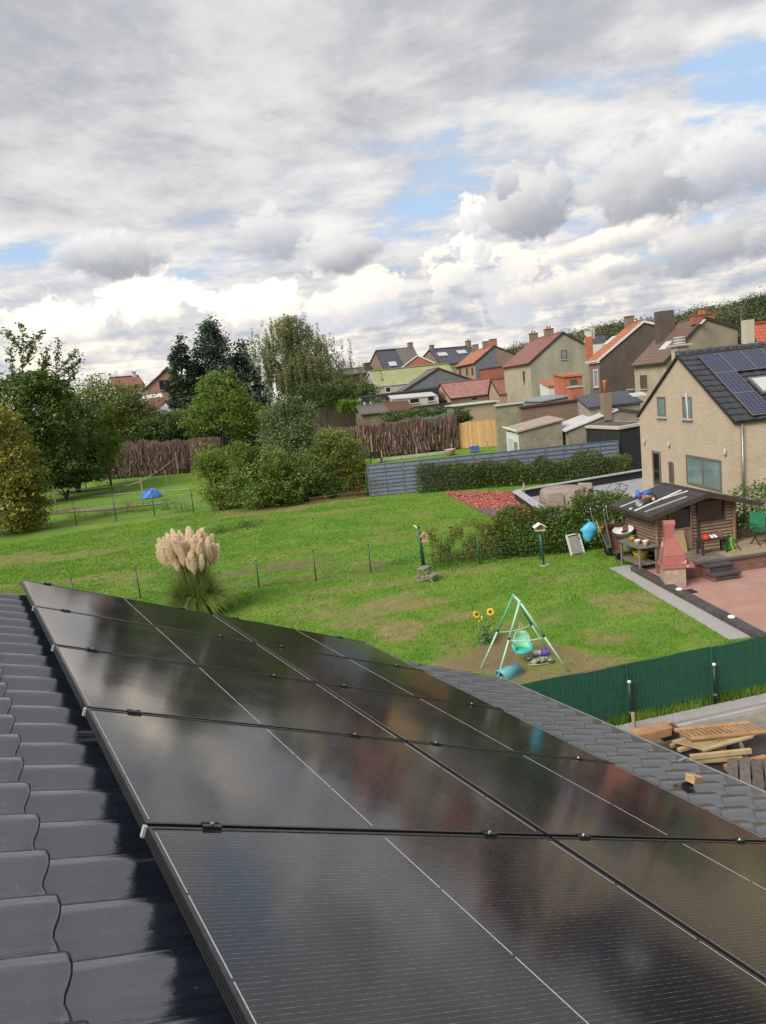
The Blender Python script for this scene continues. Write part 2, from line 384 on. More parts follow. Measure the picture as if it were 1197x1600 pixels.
def leaf_mat(name, c1, c2, c3=None, trans=.3, nscale=.8):
    mt, nt, bs, out = new_mat(name)
    g = nd(nt, 'ShaderNodeNewGeometry')
    c = nmix(nt, nramp(nt, g.outputs['Random Per Island'], .0, 1.0), c1 + (1,), c2 + (1,))
    c3 = c3 or tuple((x + y) / 2 * .8 for x, y in zip(c1, c2))
    if trans > .02 and max(c2) < .4: c1, c2, c3 = [(c[0] * LEAF_GAIN * 1.14, c[1] * LEAF_GAIN * .96, c[2] * LEAF_GAIN * 1.25) for c in (c1, c2, c3)]
    c = nmix(nt, nmath(nt, 'MULTIPLY', nramp(nt, nnoise(nt, g.outputs['Position'], nscale, 4, .6), .42, .7), .75), c, c3 + (1,))
    nt.nodes.remove(bs)
    df = nd(nt, 'ShaderNodeBsdfDiffuse'); tr = nd(nt, 'ShaderNodeBsdfTranslucent'); gl = nd(nt, 'ShaderNodeBsdfGlossy'); gl.inputs['Roughness'].default_value = .45
    nt.links.new(c, df.inputs[0]); nt.links.new(c, tr.inputs[0]); gl.inputs[0].default_value = (.5, .5, .5, 1)
    m1 = nd(nt, 'ShaderNodeMixShader'); m1.inputs[0].default_value = min(.5, trans * 1.4); nt.links.new(df.outputs[0], m1.inputs[1]); nt.links.new(tr.outputs[0], m1.inputs[2])
    m2 = nd(nt, 'ShaderNodeMixShader'); m2.inputs[0].default_value = .04; nt.links.new(m1.outputs[0], m2.inputs[1]); nt.links.new(gl.outputs[0], m2.inputs[2])
    nt.links.new(m2.outputs[0], out.inputs[0])
    return mt
# ------------------------------------------------------------------ ground sheet and lawn
def vnoise(x, y, s, seed):
    r = np.random.default_rng(seed); T = r.random((64, 64))
    x = np.asarray(x) / s; y = np.asarray(y) / s
    xi = np.floor(x).astype(int); yi = np.floor(y).astype(int); fx = x - xi; fy = y - yi
    fx = fx * fx * (3 - 2 * fx); fy = fy * fy * (3 - 2 * fy)
    g = lambda i, j: T[i % 64, j % 64]
    return (g(xi, yi) * (1 - fx) + g(xi + 1, yi) * fx) * (1 - fy) + (g(xi, yi + 1) * (1 - fx) + g(xi + 1, yi + 1) * fx) * fy
def fbm(x, y, s, seed, oct=4):
    t = 0; a = .5; tot = 0
    for k in range(oct): t = t + a * vnoise(x, y, s / 2 ** k, seed + k); tot += a; a *= .55
    return t / tot
def ground_mats():
    GR1, GR2, GR3 = (.112, .226, .027), (.172, .272, .042), (.082, .178, .021)
    STRAW, SOIL = (.30, .225, .11), (.15, .105, .062)
    def shade(nt, bs, use_attr, blades):
        P = npos(nt)
        n1 = nnoise(nt, P, .55, 5, .6); n2 = nnoise(nt, P, 3.2, 5, .6); n3 = nnoise(nt, P, 28, 3, .6)
        c = nmix(nt, nramp(nt, n1, .35, .65), GR1 + (1,), GR2 + (1,))
        c = nmix(nt, nmath(nt, 'MULTIPLY', nramp(nt, n2, .4, .75), .6), c, GR3 + (1,))
        if use_attr:
            at = nd(nt, 'ShaderNodeAttribute', attribute_name='dry'); dry = at.outputs['Fac']
            at2 = nd(nt, 'ShaderNodeAttribute', attribute_name='soil'); soil = at2.outputs['Fac']
        else:
            dry = nmath(nt, 'MULTIPLY', nramp(nt, nnoise(nt, P, .16, 6, .65), .54, .74), .55); soil = 0.0
        if not blades:
            c = nmix(nt, nmath(nt, 'MULTIPLY', nramp(nt, n3, .45, .8), .35), c, (.05, .075, .02, 1))
        c = nmix(nt, dry, c, nmix(nt, nramp(nt, n2, .3, .7), STRAW + (1,), (.20, .17, .075, 1)))
        if use_attr: c = nmix(nt, soil, c, nmix(nt, nramp(nt, n2, .3, .7), SOIL + (1,), (.20, .15, .085, 1)))
        if blades:
            g = nd(nt, 'ShaderNodeNewGeometry'); h = nd(nt, 'ShaderNodeHueSaturation'); wire(nt, h, 'Color', c)
            wire(nt, h, 'Value', nmath(nt, 'MULTIPLY_ADD', g.outputs['Random Per Island'], .45, .85)); c = h.outputs[0]
        wire(nt, bs, 'Base Color', c); wire(nt, bs, 'Roughness', .9); wire(nt, bs, 'Specular IOR Level', .15)
        if not blades: nbump(nt, bs, nmath(nt, 'ADD', n3, nmath(nt, 'MULTIPLY', n2, 1.5)), .6, .04)
    out = []
    for nm, ua, bl in (('grass_far', False, False), ('lawn_turf', True, False), ('grass_blades', True, True)):
        mt, nt, bs, _ = new_mat(nm); shade(nt, bs, ua, bl); out.append(mt)
    return out
M_FIELD, M_LAWN, M_BLADE = ground_mats()
gs = 2600
tag(raw('ground', [(-gs, -gs, -.03), (gs, -gs, -.03), (gs, gs, -.03), (-gs, gs, -.03)], [(0, 1, 2, 3)], M_FIELD), kind='structure')

def inpoly(x, y, poly):
    x = np.asarray(x); y = np.asarray(y); inside = np.zeros(x.shape, bool); n = len(poly)
    for i in range(n):
        x0, y0 = poly[i][:2]; x1, y1 = poly[(i + 1) % n][:2]
        c = ((y0 > y) != (y1 > y)) & (x < (x1 - x0) * (y - y0) / (y1 - y0 + 1e-12) + x0)
        inside ^= c
    return inside
# outlines shared by lawn and hard surfaces
PATH = [G(952, 888), G(1018, 879), G(1024, 886), G(985, 893), G(1174, 996), G(1140, 1001)]
TERR_OUT = [G(985, 892), G(1180, 998), G(1250, 1010), G(1400, 905), G(1197, 862), G(1062, 884)]
RED = [G(694, 769), G(803, 769), G(850, 795), G(836, 815), G(780, 814), G(742, 795)]
POOL = [G(806, 767), G(1004, 735), G(1010, 775), G(960, 806), G(850, 797)]
FENCE_A, FENCE_B = np.array([6.2, 8.95, 0]), np.array([13.8, 6.25, 0])
FD = (FENCE_B - FENCE_A) / np.linalg.norm(FENCE_B - FENCE_A); FN = np.array([-FD[1], FD[0], 0])   # FN points to the lawn
YARD = [tuple(FENCE_A - FD * 4 - FN * .02), tuple(FENCE_B + FD * 3 - FN * .02), tuple(FENCE_B + FD * 3 - FN * 9), tuple(FENCE_A - FD * 4 - FN * 9)]
def lawn():
    step = .2
    xs = np.arange(-9, 37, step); ys = np.arange(4.6, 50, step)
    Xg, Yg = np.meshgrid(xs, ys, indexing='ij')
    keep = (Xg - FENCE_A[0]) * FN[0] + (Yg - FENCE_A[1]) * FN[1] > -.05
    keep |= Yg > 12
    z = (fbm(Xg, Yg, 3.5, 3) - .5) * .06 + .0
    z = np.where(Yg > 49, 0, z)
    nx, ny = Xg.shape
    idx = np.arange(nx * ny).reshape(nx, ny)
    Fq = np.stack([idx[:-1, :-1], idx[1:, :-1], idx[1:, 1:], idx[:-1, 1:]], -1).reshape(-1, 4)
    kq = (keep[:-1, :-1] & keep[1:, :-1] & keep[1:, 1:] & keep[:-1, 1:]).ravel()
    Fq = Fq[kq]
    used = np.unique(Fq); remap = -np.ones(nx * ny, int); remap[used] = np.arange(len(used))
    Vx = np.stack([Xg, Yg, z], -1).reshape(-1, 3)[used]; Fq = remap[Fq]
    def masks(x, y):
        n = fbm(x, y, 2.6, 21, 5); n2 = fbm(x, y, .9, 33, 4)
        dry = np.clip((n - .63) * 7, 0, 1) * .35
        dry = np.maximum(dry, np.clip((fbm(x, y, .55, 88, 3) - .60) * 6, 0, 1) * np.clip((n - .35) * 3, 0, 1) * .5)
        soil = np.zeros_like(x)
        def spot(px, py, rx, ry, k=1.0, ang=-25.0, to='dry', hard=2.2):
            nonlocal dry, soil
            c = G(px, py); dx, dy = x - c[0], y - c[1]; ca, sa = math.cos(R(ang)), math.sin(R(ang))
            u = (dx * ca + dy * sa) / rx; v = (-dx * sa + dy * ca) / ry
            r = np.sqrt(u * u + v * v) + (n2 - .5) * 1.5
            val = np.clip((1.1 - r) * hard, 0, 1) * k
            if to == 'dry': dry = np.maximum(dry, val)
            else: soil = np.maximum(soil, val)
        for s in [(632, 940, 1.1, .8, .8), (625, 985, .7, .8, .8), (700, 965, .8, .45, .75), (590, 955, 1.0, .5, .6), (560, 975, .8, .5, .6), (970, 940, .9, .8, .65), (940, 1000, .5, .3, .6), (975, 955, .9, .4, .6), (560, 918, 2.4, .35, .5), (730, 892, 2.2, .35, .55), (860, 905, 1.2, .4, .4), (480, 945, 1.2, .5, .5), (500, 960, .8, .4, .6), (650, 925, .5, .3, .6),
                  (470, 790, 4.5, .9, .75), (420, 800, 3.0, .8, .7), (520, 800, 3.5, .6, .55), (80, 872, 3.2, .9, .55), (30, 870, 2.0, 1.2, .7), (150, 862, 2.0, .6, .5), (130, 905, 2.2, .7, .5), (190, 905, 1.4, .6, .5), (160, 838, .8, .3, .7), (240, 845, 2.2, .5, .35), (500, 860, 2.0, .6, .3), (620, 835, 2.0, .5, .25), (700, 820, 1.4, .4, .25)]: spot(*s)
        for s in [(440, 885, 1.8, .7, .75), (590, 883, 1.1, .6, .8), (375, 895, 1.0, .7, .7), (470, 880, .9, .4, .5), (405, 910, 3, .18, .7), (560, 900, 3, .18, .6), (360, 900, .8, .5, .5)]: spot(*s, to='soil')
        # worn ground under the swing, ringed with dead grass
        spot(806, 1030, 1.75, 1.6, .9, -30.0, 'dry', 3.0); spot(798, 1032, 1.5, 1.45, .8, -30.0, 'soil', 2.5)
        c = G(845, 1035); r = np.hypot(x - c[0], y - c[1]) + (n2 - .5) * .9; g = np.clip((.8 - r) * 2, 0, 1)
        soil *= 1 - g * .75; dry *= 1 - g * .45
        # bare strip along the back fence
        t = (y - 48.6) + .6 * (x - 1.6); s = np.exp(-((t / .45) ** 2)) * np.clip((n2 - .25) * 3, 0, 1)
        soil = np.maximum(soil, s * .7 * (x < 13))
        return np.clip(dry, 0, 1), np.clip(soil, 0, 1)
    dry, soil = masks(Vx[:, 0], Vx[:, 1])
    lo = raw('lawn', Vx, Fq, M_LAWN, None, True); tag(lo, kind='structure')
    for nm, a in (('dry', dry), ('soil', soil)):
        at = lo.data.attributes.new(nm, 'FLOAT', 'POINT'); at.data.foreach_set('value', a.astype(np.float32))
    # blades of grass
    N0 = 620000
    r = np.random.default_rng(5)
    D = 7.5 + 36 * r.random(N0) ** 1.25
    PX = r.uniform(-25, 1225, N0)
    # scatter over what lies between camera and back fence, thinning out with distance
    ang = np.arctan2((PX - 598.5), F_PX)
    azm = R(60.48) - ang
    x = D * np.cos(azm); y = D * np.sin(azm)
    ok = ((x - FENCE_A[0]) * FN[0] + (y - FENCE_A[1]) * FN[1] > .04) & (y > 5) & (x > -8.8) & (x < 36) & (y < 49)
    for po in (PATH, TERR_OUT, RED, POOL): ok &= ~inpoly(x, y, po)
    ok &= ~((y < 7.4) & (x < 6.2))
    dr, so = masks(x, y)
    ok &= r.random(N0) > np.clip(so * 1.05, 0, .97)
    ok &= r.random(N0) > dr * .5
    clump = fbm(x, y, .5, 44, 3); ok &= r.random(N0) < .45 + clump * .9
    x, y, dr, so, D = x[ok], y[ok], dr[ok], so[ok], D[ok]
    n = len(x)
    zb = (fbm(x, y, 3.5, 3) - .5) * .06
    h = r.uniform(.022, .055, n) * (1 - .45 * dr) * (.7 + fbm(x, y, 1.3, 61, 3) * .7); wd = r.uniform(.006, .012, n) * np.clip(D / 15, .8, 2.2)
    t = r.uniform(0, 2 * math.pi, n); lean = r.uniform(.1, .9, n) * h; la = r.uniform(0, 2 * math.pi, n)
    b = np.stack([x, y, zb - .004], -1); dv = np.stack([np.cos(t), np.sin(t), 0 * t], -1) * wd[:, None]
    tip = b + np.stack([lean * np.cos(la), lean * np.sin(la), h], -1)
    V = np.stack([b - dv, b + dv, tip], 1).reshape(-1, 3)
    go = raw('grass', V, np.arange(3 * n).reshape(-1, 3), M_BLADE); tag(go, kind='stuff')
    for nm, a in (('dry', dr), ('soil', so * .6)):
        at = go.data.attributes.new(nm, 'FLOAT', 'POINT'); at.data.foreach_set('value', np.repeat(a, 3).astype(np.float32))
lawn()

# ------------------------------------------------------------------ the tiled roof under the camera
RO = np.array([0.3181, 2.2351, 4.5696]); RU = np.array([.9135, 0, -.4067]); RV = np.array([0, 1.0, 0]); RN = np.array([.4067, 0, .9135])
def roof(u, v, c=0.0): return RO + RU * u + RV * v + RN * c
def tile_material():
    mt, nt, bs, out = new_mat('glazed_black_tile')
    P = npos(nt, (6, 60, 6)); n = nnoise(nt, P, .8, 5, .6); P2 = npos(nt); n2 = nnoise(nt, P2, 3.0, 6, .65); n3 = nnoise(nt, P2, 70, 2, .5)
    c = nmix(nt, nramp(nt, n2, .35, .7), (.011, .015, .024, 1), (.020, .026, .038, 1))
    c = nmix(nt, nmath(nt, 'MULTIPLY', nramp(nt, n3, .68, .76), .35), c, (.16, .15, .13, 1))
    c = nrnd(nt, c, .14)
    tc = nd(nt, 'ShaderNodeTexCoord'); sp = nd(nt, 'ShaderNodeSeparateXYZ'); nt.links.new(tc.outputs['Object'], sp.inputs[0])
    wob = nnoise(nt, tc.outputs['Object'], 9, 3, .5)
    rib = nmath(nt, 'SINE', nmath(nt, 'MULTIPLY_ADD', sp.outputs[1], 150.0, nmath(nt, 'MULTIPLY', wob, 5.0)))
    c = nmix(nt, nmath(nt, 'MULTIPLY', nramp(nt, rib, .1, 1.0), .35), c, (.008, .008, .010, 1))
    wire(nt, bs, 'Base Color', c)
    wire(nt, bs, 'Roughness', nmath(nt, 'ADD', nmath(nt, 'MULTIPLY', nmath(nt, 'ADD', n, nmath(nt, 'MULTIPLY', rib, .35)), .10), nmath(nt, 'MULTIPLY_ADD', n2, .10, .05)))
    wire(nt, bs, 'IOR', 2.3); wire(nt, bs, 'Specular IOR Level', .5); wire(nt, bs, 'Coat Weight', .5); wire(nt, bs, 'Coat Roughness', .12)
    nbump(nt, bs, nmath(nt, 'ADD', nmath(nt, 'ADD', nmath(nt, 'MULTIPLY', n, 1.0), nmath(nt, 'MULTIPLY', rib, .16)), nmath(nt, 'MULTIPLY', n2, .5)), .35, .012)
    return mt
M_TILE = tile_material()
def tile_mesh(name, L=.393, W=.245, over=.09, seed=0):
    S = np.array([0, .1, .2, .3, .37, .43, .49, .55, .62, .70, .78, .85, .91, .96, 1.0, 1.04, 1.075])
    def sm(a, b, t): t = np.clip((t - a) / (b - a), 0, 1); return t * t * (3 - 2 * t)
    prof = .004 + .044 * sm(.32, .62, S) + .009 * np.sin(np.clip((S - .48) / .46, 0, 1) * math.pi) - .044 * sm(.84, 1.10, S) - .004 * np.sin(np.clip(S / .36, 0, 1) * math.pi)
    end = -.055 * np.clip((S - .80) / .275, 0, 1) ** 2.2 - .012 * np.exp(-((S - .40) / .09) ** 2)
    xs = np.array([-L - over, -.26, -.13, -.045, -.012, 0])
    V = []; nS = len(S)
    for x in xs:
        for s, p, e in zip(S, prof, end):
            xx = x + (e if x > -.1 else e * max(0, 1 + (x + .1) / .1))
            lift = .034 * (1 + xx / L)
            rnd = -.004 if x == 0 else 0
            V.append((xx, s * W, p + lift + rnd))
    nx = len(xs); Fc = [(i * nS + j, (i + 1) * nS + j, (i + 1) * nS + j + 1, i * nS + j + 1) for i in range(nx - 1) for j in range(nS - 1)]
    b = len(V); lastrow = (nx - 1) * nS
    V += [(V[lastrow + j][0] - .003, V[lastrow + j][1], V[lastrow + j][2] - .030) for j in range(nS)]
    Fc += [(lastrow + j, b + j, b + j + 1, lastrow + j + 1) for j in range(nS - 1)]
    b2 = len(V); ec = [i * nS + nS - 1 for i in range(nx)]
    V += [(V[k][0], V[k][1] + .001, V[k][2] - .016) for k in ec]
    Fc += [(ec[i], ec[i + 1], b2 + i + 1, b2 + i) for i in range(nx - 1)]
    me = bpy.data.meshes.new(name); me.from_pydata(V, [], Fc); me.update()
    me.materials.append(M_TILE)
    sm_ = np.ones(len(Fc), bool); sm_[(nx - 1) * (nS - 1):] = False
    me.polygons.foreach_set('use_smooth', sm_); return me
M_BRICK_OWN = brick('own_house_brick', (.26, .12, .08), (.32, .16, .11), (.3, .28, .25))
M_BLACK = mat('black_metal', (.012, .012, .013), (.02, .02, .02), 8, .45, spec=.5)
M_ZINC = mat('zinc', (.42, .43, .44), (.30, .31, .32), 5, .42, metal=.7, grime=.4)
def own_house():
    h = thing('house', 'house under the camera with glossy black tiled roof and zinc gutter', 'house', (2.0, 2.5, 0))
    T0, UE = -.267, 5.238
    vA, vB = -.426 - .245 * 11, 4.474
    deck = MB(); ur = -1.65
    deck.slab(roof(ur, vA, -.215), roof(UE - .03, vA, -.215), roof(UE - .03, vB, -.215), roof(ur, vB, -.215), -RN * .12)
    rd = deck.build('roof_deck', M_BLACK, h)
    RN2 = np.array([-.4067, 0, .9135]); RU2 = np.array([-.9135, 0, -.4067]); top = roof(ur, 0, 0)
    def roof2(u, v, c): return np.array([top[0], RO[1] + v, top[2]]) + RU2 * u + RN2 * c
    d2 = MB(); d2.slab(roof2(0, vA, -.215), roof2(0, vB, -.215), roof2(5.0, vB, -.215), roof2(5.0, vA, -.215), -RN2 * .12)
    d2.build('roof_deck', M_BLACK, h)
    rc = MB(); tp = roof(ur, 0, -.12)
    for k in range(18):
        y0 = RO[1] + vA + k * .42; y1 = min(y0 + .44, RO[1] + vB)
        if y0 >= y1: break
        m_ = MB(); m_.lathe((tp[0], y0, tp[2] - .02), [(.115, 0), (.108, y1 - y0)], 12, (0, 1, 0)); m_.build('ridge_tile', M_TILE, h, True)
    w = MB(); xe = roof(4.95, 0)[0]; ze = roof(4.95, 0, -.34)[2]
    xl = tp[0] - (xe - tp[0]); y0, y1 = RO[1] + vA + .15, RO[1] + vB - .12
    poly = [(xl, 0, 0), (xe, 0, 0), (xe, 0, ze), (tp[0], 0, tp[2] - .36), (xl, 0, ze)]
    w.prism([(p[0], y0, p[2]) for p in poly], (0, y1 - y0, 0)); w.build('wall', M_BRICK_OWN, h)
    fb = MB(); fb.bar(roof(ur, vB + .018, -.22), roof(UE - .05, vB + .018, -.22), .03, .2, RN); fb.build('bargeboard', M_BLACK, h)
    me = tile_mesh('tile')
    for k in range(-3, 15):
        ue = T0 + .393 * k
        if 2 <= k <= 8: continue          # wholly hidden by the solar panels
        for j in range(-4 if k < 9 else -2, 20):
            v = -.426 + .245 * j
            jt = random.uniform(-.006, .006)
            place('tile', me, frame4(roof(ue + jt, v + random.uniform(-.002, .002), -.178 + random.uniform(-.002, .002)), RU, RV, RN), h)
    # gutter
    g = MB(); r = .085; cu, cc = UE + .092, -.155
    a0, n = math.radians(-8), 11
    V = []; Lg = [roof(cu, vA, cc), roof(cu, vB + .04, cc)]
    X = np.array([1.0, 0, 0])
    for p in Lg:
        for rr in (r, r - .004):
            for i in range(n):
                t = math.pi + math.pi * i / (n - 1)
                V.append(p + X * rr * math.cos(t) + UPV * rr * math.sin(t))
    Fc = []
    for i in range(n - 1):
        Fc += [(i, i + 1, 2 * n + i + 1, 2 * n + i), (n + i, 3 * n + i, 3 * n + i + 1, n + i + 1), (i, n + i, n + i + 1, i + 1), (2 * n + i, 2 * n + i + 1, 3 * n + i + 1, 3 * n + i)]
    g.add(V, Fc); gt = g.build('gutter', M_ZINC, h, True)
    b = MB(); b.tube([Lg[0] + X * (r + .004), Lg[1] + X * (r + .004)], .011, 8); b.build('gutter_bead', M_ZINC, gt, True)
    for k in range(8):
        v = vA + .3 + k * .95
        b = MB(); b.bar(roof(cu, v, cc) - X * r + UPV * .002, roof(cu, v, cc) + X * (r + .008) + UPV * .004, .022, .005); b.build('gutter_bracket', M_ZINC, gt)
own_house()

# ------------------------------------------------------------------ solar panels on the roof
def panel_material():
    mt, nt, bs, out = new_mat('solar_laminate')
    tc = nd(nt, 'ShaderNodeTexCoord'); O_ = tc.outputs['Object']
    sp = nd(nt, 'ShaderNodeSeparateXYZ'); nt.links.new(O_, sp.inputs[0]); u, v = sp.outputs[0], sp.outputs[1]
    P = npos(nt)
    fv = nmath(nt, 'ABSOLUTE', nmath(nt, 'SUBTRACT', nmath(nt, 'FRACT', nmath(nt, 'DIVIDE', v, .0182)), .5))
    wirem = nramp(nt, fv, .053, .030)
    brk = nnoise(nt, O_, 1, 2, .5)
    mp = nd(nt, 'ShaderNodeMapping'); nt.links.new(O_, mp.inputs[0]); mp.inputs['Scale'].default_value = (38, 240, 1)
    brk = nnoise(nt, mp.outputs[0], 1.0, 3, .7)
    wirem = nmath(nt, 'MULTIPLY', wirem, nmath(nt, 'MULTIPLY_ADD', nramp(nt, brk, .42, .66), .85, .15))
    fu = nmath(nt, 'ABSOLUTE', nmath(nt, 'SUBTRACT', nmath(nt, 'FRACT', nmath(nt, 'DIVIDE', u, .0935)), .5))
    gapu = nramp(nt, fu, .488, .497)
    fc = nmath(nt, 'ABSOLUTE', nmath(nt, 'SUBTRACT', nmath(nt, 'FRACT', nmath(nt, 'DIVIDE', nmath(nt, 'SUBTRACT', v, .021), .182)), .5))
    gapv = nramp(nt, fc, .490, .497)
    n2 = nnoise(nt, P, 2.2, 6, .65); n3 = nnoise(nt, P, 14, 5, .7)
    c = nmix(nt, nramp(nt, n2, .3, .7), (.0085, .0085, .0125, 1), (.014, .012, .013, 1))
    c = nmix(nt, nmath(nt, 'MAXIMUM', gapu, gapv), c, (.004, .004, .004, 1))
    c = nmix(nt, wirem, c, (.20, .195, .20, 1))
    # dust film and dried splashes
    dust = nmath(nt, 'MULTIPLY', nramp(nt, n3, .62, .82), .05)
    c = nmix(nt, dust, c, (.35, .33, .30, 1))
    wire(nt, bs, 'Base Color', c)
    wire(nt, bs, 'Roughness', nmath(nt, 'ADD', .085, nmath(nt, 'MULTIPLY', nramp(nt, n2, .35, .75), .05)))
    wire(nt, bs, 'IOR', 1.54); wire(nt, bs, 'Specular IOR Level', .5)
    nbump(nt, bs, nmath(nt, 'ADD', nnoise(nt, O_, 2.6, 3, .5), nmath(nt, 'MULTIPLY', wirem, .002)), .03, .02)
    return mt
M_LAM = panel_material()
M_FRAME = mat('black_anodised', (.085, .085, .09), (.065, .065, .068), 30, .30, metal=.9, spec=.5, rnd=.1)
M_SILVER = mat('tinned_strip', (.62, .62, .61), (.5, .5, .5), 60, .35, metal=.3)
M_BOLT = mat('bolt', (.6, .6, .6), (.4, .4, .4), 60, .3, metal=.9)
def solar_array():
    PW, PH, GP = 1.722, 1.134, .020
    # part meshes in panel coordinates: x down the slope, y along the ridge, z out of the roof; origin at near ridge-side corner
    def mesh_from(mb, name, mt, bev=0):
        me = bpy.data.meshes.new(name); me.from_pydata(mb.v, [], mb.f); me.materials.append(mt); me.update(); return me
    lip, ht = .012, .035
    fr = MB()
    def rail(x0, y0, x1, y1):       # outer profile bars with grooves on the outside
        fr.box(((x0 + x1) / 2, (y0 + y1) / 2, -.0015), x1 - x0, y1 - y0, .003)
    rail(0, 0, lip, PH); rail(PW - lip, 0, PW, PH); rail(lip, 0, PW - lip, lip); rail(lip, PH - lip, PW - lip, PH)
    for (x0, y0, x1, y1) in ((0, 0, .0025, PH), (PW - .0025, 0, PW, PH), (.0025, 0, PW - .0025, .0025), (.0025, PH - .0025, PW - .0025, PH)):
        fr.box(((x0 + x1) / 2, (y0 + y1) / 2, -.0030 - (ht - .003) / 2), x1 - x0, y1 - y0, ht - .003)
    for zz in (-.010, -.019, -.028):
        fr.box((-.0012, PH / 2, zz), .0024, PH - .002, .0035); fr.box((PW / 2, -.0012, zz), PW - .002, .0024, .0035)
    fm = mesh_from(fr, 'frame', M_FRAME)
    la = MB(); la.box((PW / 2, PH / 2, -.0055), PW - 2 * lip + .004, PH - 2 * lip + .004, .006); lm = mesh_from(la, 'laminate', M_LAM)
    dm = []
    for (u, wd) in ((.0165, .0042), (PW / 2, .0034), (PW - .0165, .0030)):
        for k in range(3):
            y0 = .03 + k * (PH - .06) / 3 + .006; y1 = .03 + (k + 1) * (PH - .06) / 3 - .006
            st = MB(); st.box((u, (y0 + y1) / 2, -.0021), wd, y1 - y0, .0008); dm.append(mesh_from(st, 'busbar_strip', M_SILVER))
    cl = MB(); cl.box((0, 0, .0025), .062, .034, .004); cl.box((0, 0, -.012), .062, .016, .026); cl.box((0, .0145, .0055), .062, .004, .003); cl.box((0, -.0145, .0055), .062, .004, .003)
    cm = mesh_from(cl, 'clamp', M_FRAME)
    bo = MB(); bo.lathe((0, 0, .006), [(.0075, 0), (.0075, .006), (.004, .007)], 8); bm_ = mesh_from(bo, 'bolt', M_BOLT)
    ec = MB(); ec.box((0, 0, -.017), .012, .016, .034); em = mesh_from(ec, 'corner_key', M_SILVER)
    rows = ['nearest row', 'second row from the camera', 'middle row', 'fourth row from the camera', 'farthest row']
    cols = ['upper column beside the bare ridge-side tiles', 'lower column towards the gutter']
    for ci in range(2):
        for ri in range(5):
            u0, v0 = ci * (PW + GP), (ri - 1) * (PH + GP) + GP / 2
            dz = random.uniform(-.0012, .0012)
            W = frame4(roof(u0, v0, dz), RU, RV, RN)
            t = thing('solar_panel', 'black solar panel, %s, %s' % (rows[ri], cols[ci]), 'solar panel', roof(u0, v0, -.04), 'solar panels on the near roof')
            place('frame', fm, W, t); place('laminate', lm, W, t)
            for q in dm: place('busbar_strip', q, W, t)
            for uc in (.21, 1.40):
                if ri == 4:
                    c0 = place('clamp', cm, frame4(roof(u0 + uc, v0 + PH + .008, 0), RU, RV, RN), t)
                else:
                    c0 = place('clamp', cm, frame4(roof(u0 + uc, v0 + PH + GP / 2, 0), RU, RV, RN), t)
                b0 = place('bolt', bm_, frame4(roof(u0 + uc, v0 + PH + GP / 2, 0), RU, RV, RN), t)
            if ci == 0 and ri < 4: place('corner_key', em, frame4(roof(u0 - .004, v0 + PH + GP / 2, -.004), RU, RV, RN), t)
    for ci in range(2):
        for uc, wd in ((.21, 'upper'), (1.40, 'lower')):
            u0 = ci * (PW + GP) + uc
            m_ = MB(); m_.bar(roof(u0, -1.25, -.056), roof(u0, 4.60, -.056), .038, .038, RN)
            o = m_.build('mounting_rail', M_FRAME); tag(o, 'black mounting rail beneath the %s panel column, %s of its two' % (['ridge-side', 'gutter-side'][ci], wd), 'rail', 'mounting rails under the solar panels')
            for k in range(6):
                v = -1.0 + k * 1.08
                hk = MB(); hk.bar(roof(u0, v, -.075), roof(u0, v, -.20), .03, .012, RV); hk.build('roof_hook', M_FRAME, o)
solar_array()
# two offcuts of timber lying on the tiles
M_PINE = mat('fresh_pine', (.50, .33, .16), (.38, .23, .10), 6, .75, bump=.15, rnd=.12, stretch=(1, 1, 6))
def offcut(u, v, du, dv, L, w, h, name, label, rz):
    p = roof(u, v, -.085); a = RU * math.cos(rz) + RV * math.sin(rz); b = -RU * math.sin(rz) + RV * math.cos(rz)
    t = thing(name, label, 'offcut', p)
    m_ = MB(); m_.prism([p - a * L / 2 - b * w / 2, p + a * L / 2 - b * w / 2, p + a * L / 2 * .9 + b * w / 2, p - a * L / 2 * .8 + b * w / 2], RN * h)
    m_.build('block', M_PINE, t, False, .002)
    e = MB(); e.obox(p - a * (L / 2 * .93) + RN * (h + .004), a * .02, b * w * .42, RN * .004); e.build('split_chip', M_PINE, t)
offcut(4.42, 1.16, 0, 0, .17, .075, .05, 'wood_offcut', 'short pale wood offcut on the roof tiles close to the gutter', .25)
offcut(3.46, .80, 0, 0, .12, .05, .03, 'wood_offcut', 'small wood chip peeking out beside the solar panel edge', .5)
# ------------------------------------------------------------------ vertical planes read off the photograph
class Plane:
    def __init__(s, P, az): s.P = np.array(P, float); s.a = A(az); s.n = np.array([-s.a[1], s.a[0], 0])
    def sz(s, x, y):
        d = ray(x, y); t = np.dot(s.P - CAM, s.n) / np.dot(d, s.n); Q = CAM + d * t; return np.dot(Q - s.P, s.a), Q[2]
    def w(s, u, z, o=0.0): return np.array([s.P[0], s.P[1], 0]) + s.a * u + s.n * o + UPV * z
def sheet(name, poly, z, mt, thick=.0, kind='structure'):
    if thick: o = MB().prism([(p[0], p[1], z - thick) for p in poly], (0, 0, thick)).build(name, mt)
    else: o = raw(name, [(p[0], p[1], z) for p in poly], [tuple(range(len(poly)))], mt)
    if kind: tag(o, kind=kind)
    return o
def ccw(poly):
    a = sum(poly[i][0] * poly[(i + 1) % len(poly)][1] - poly[(i + 1) % len(poly)][0] * poly[i][1] for i in range(len(poly)))
    return poly if a > 0 else poly[::-1]
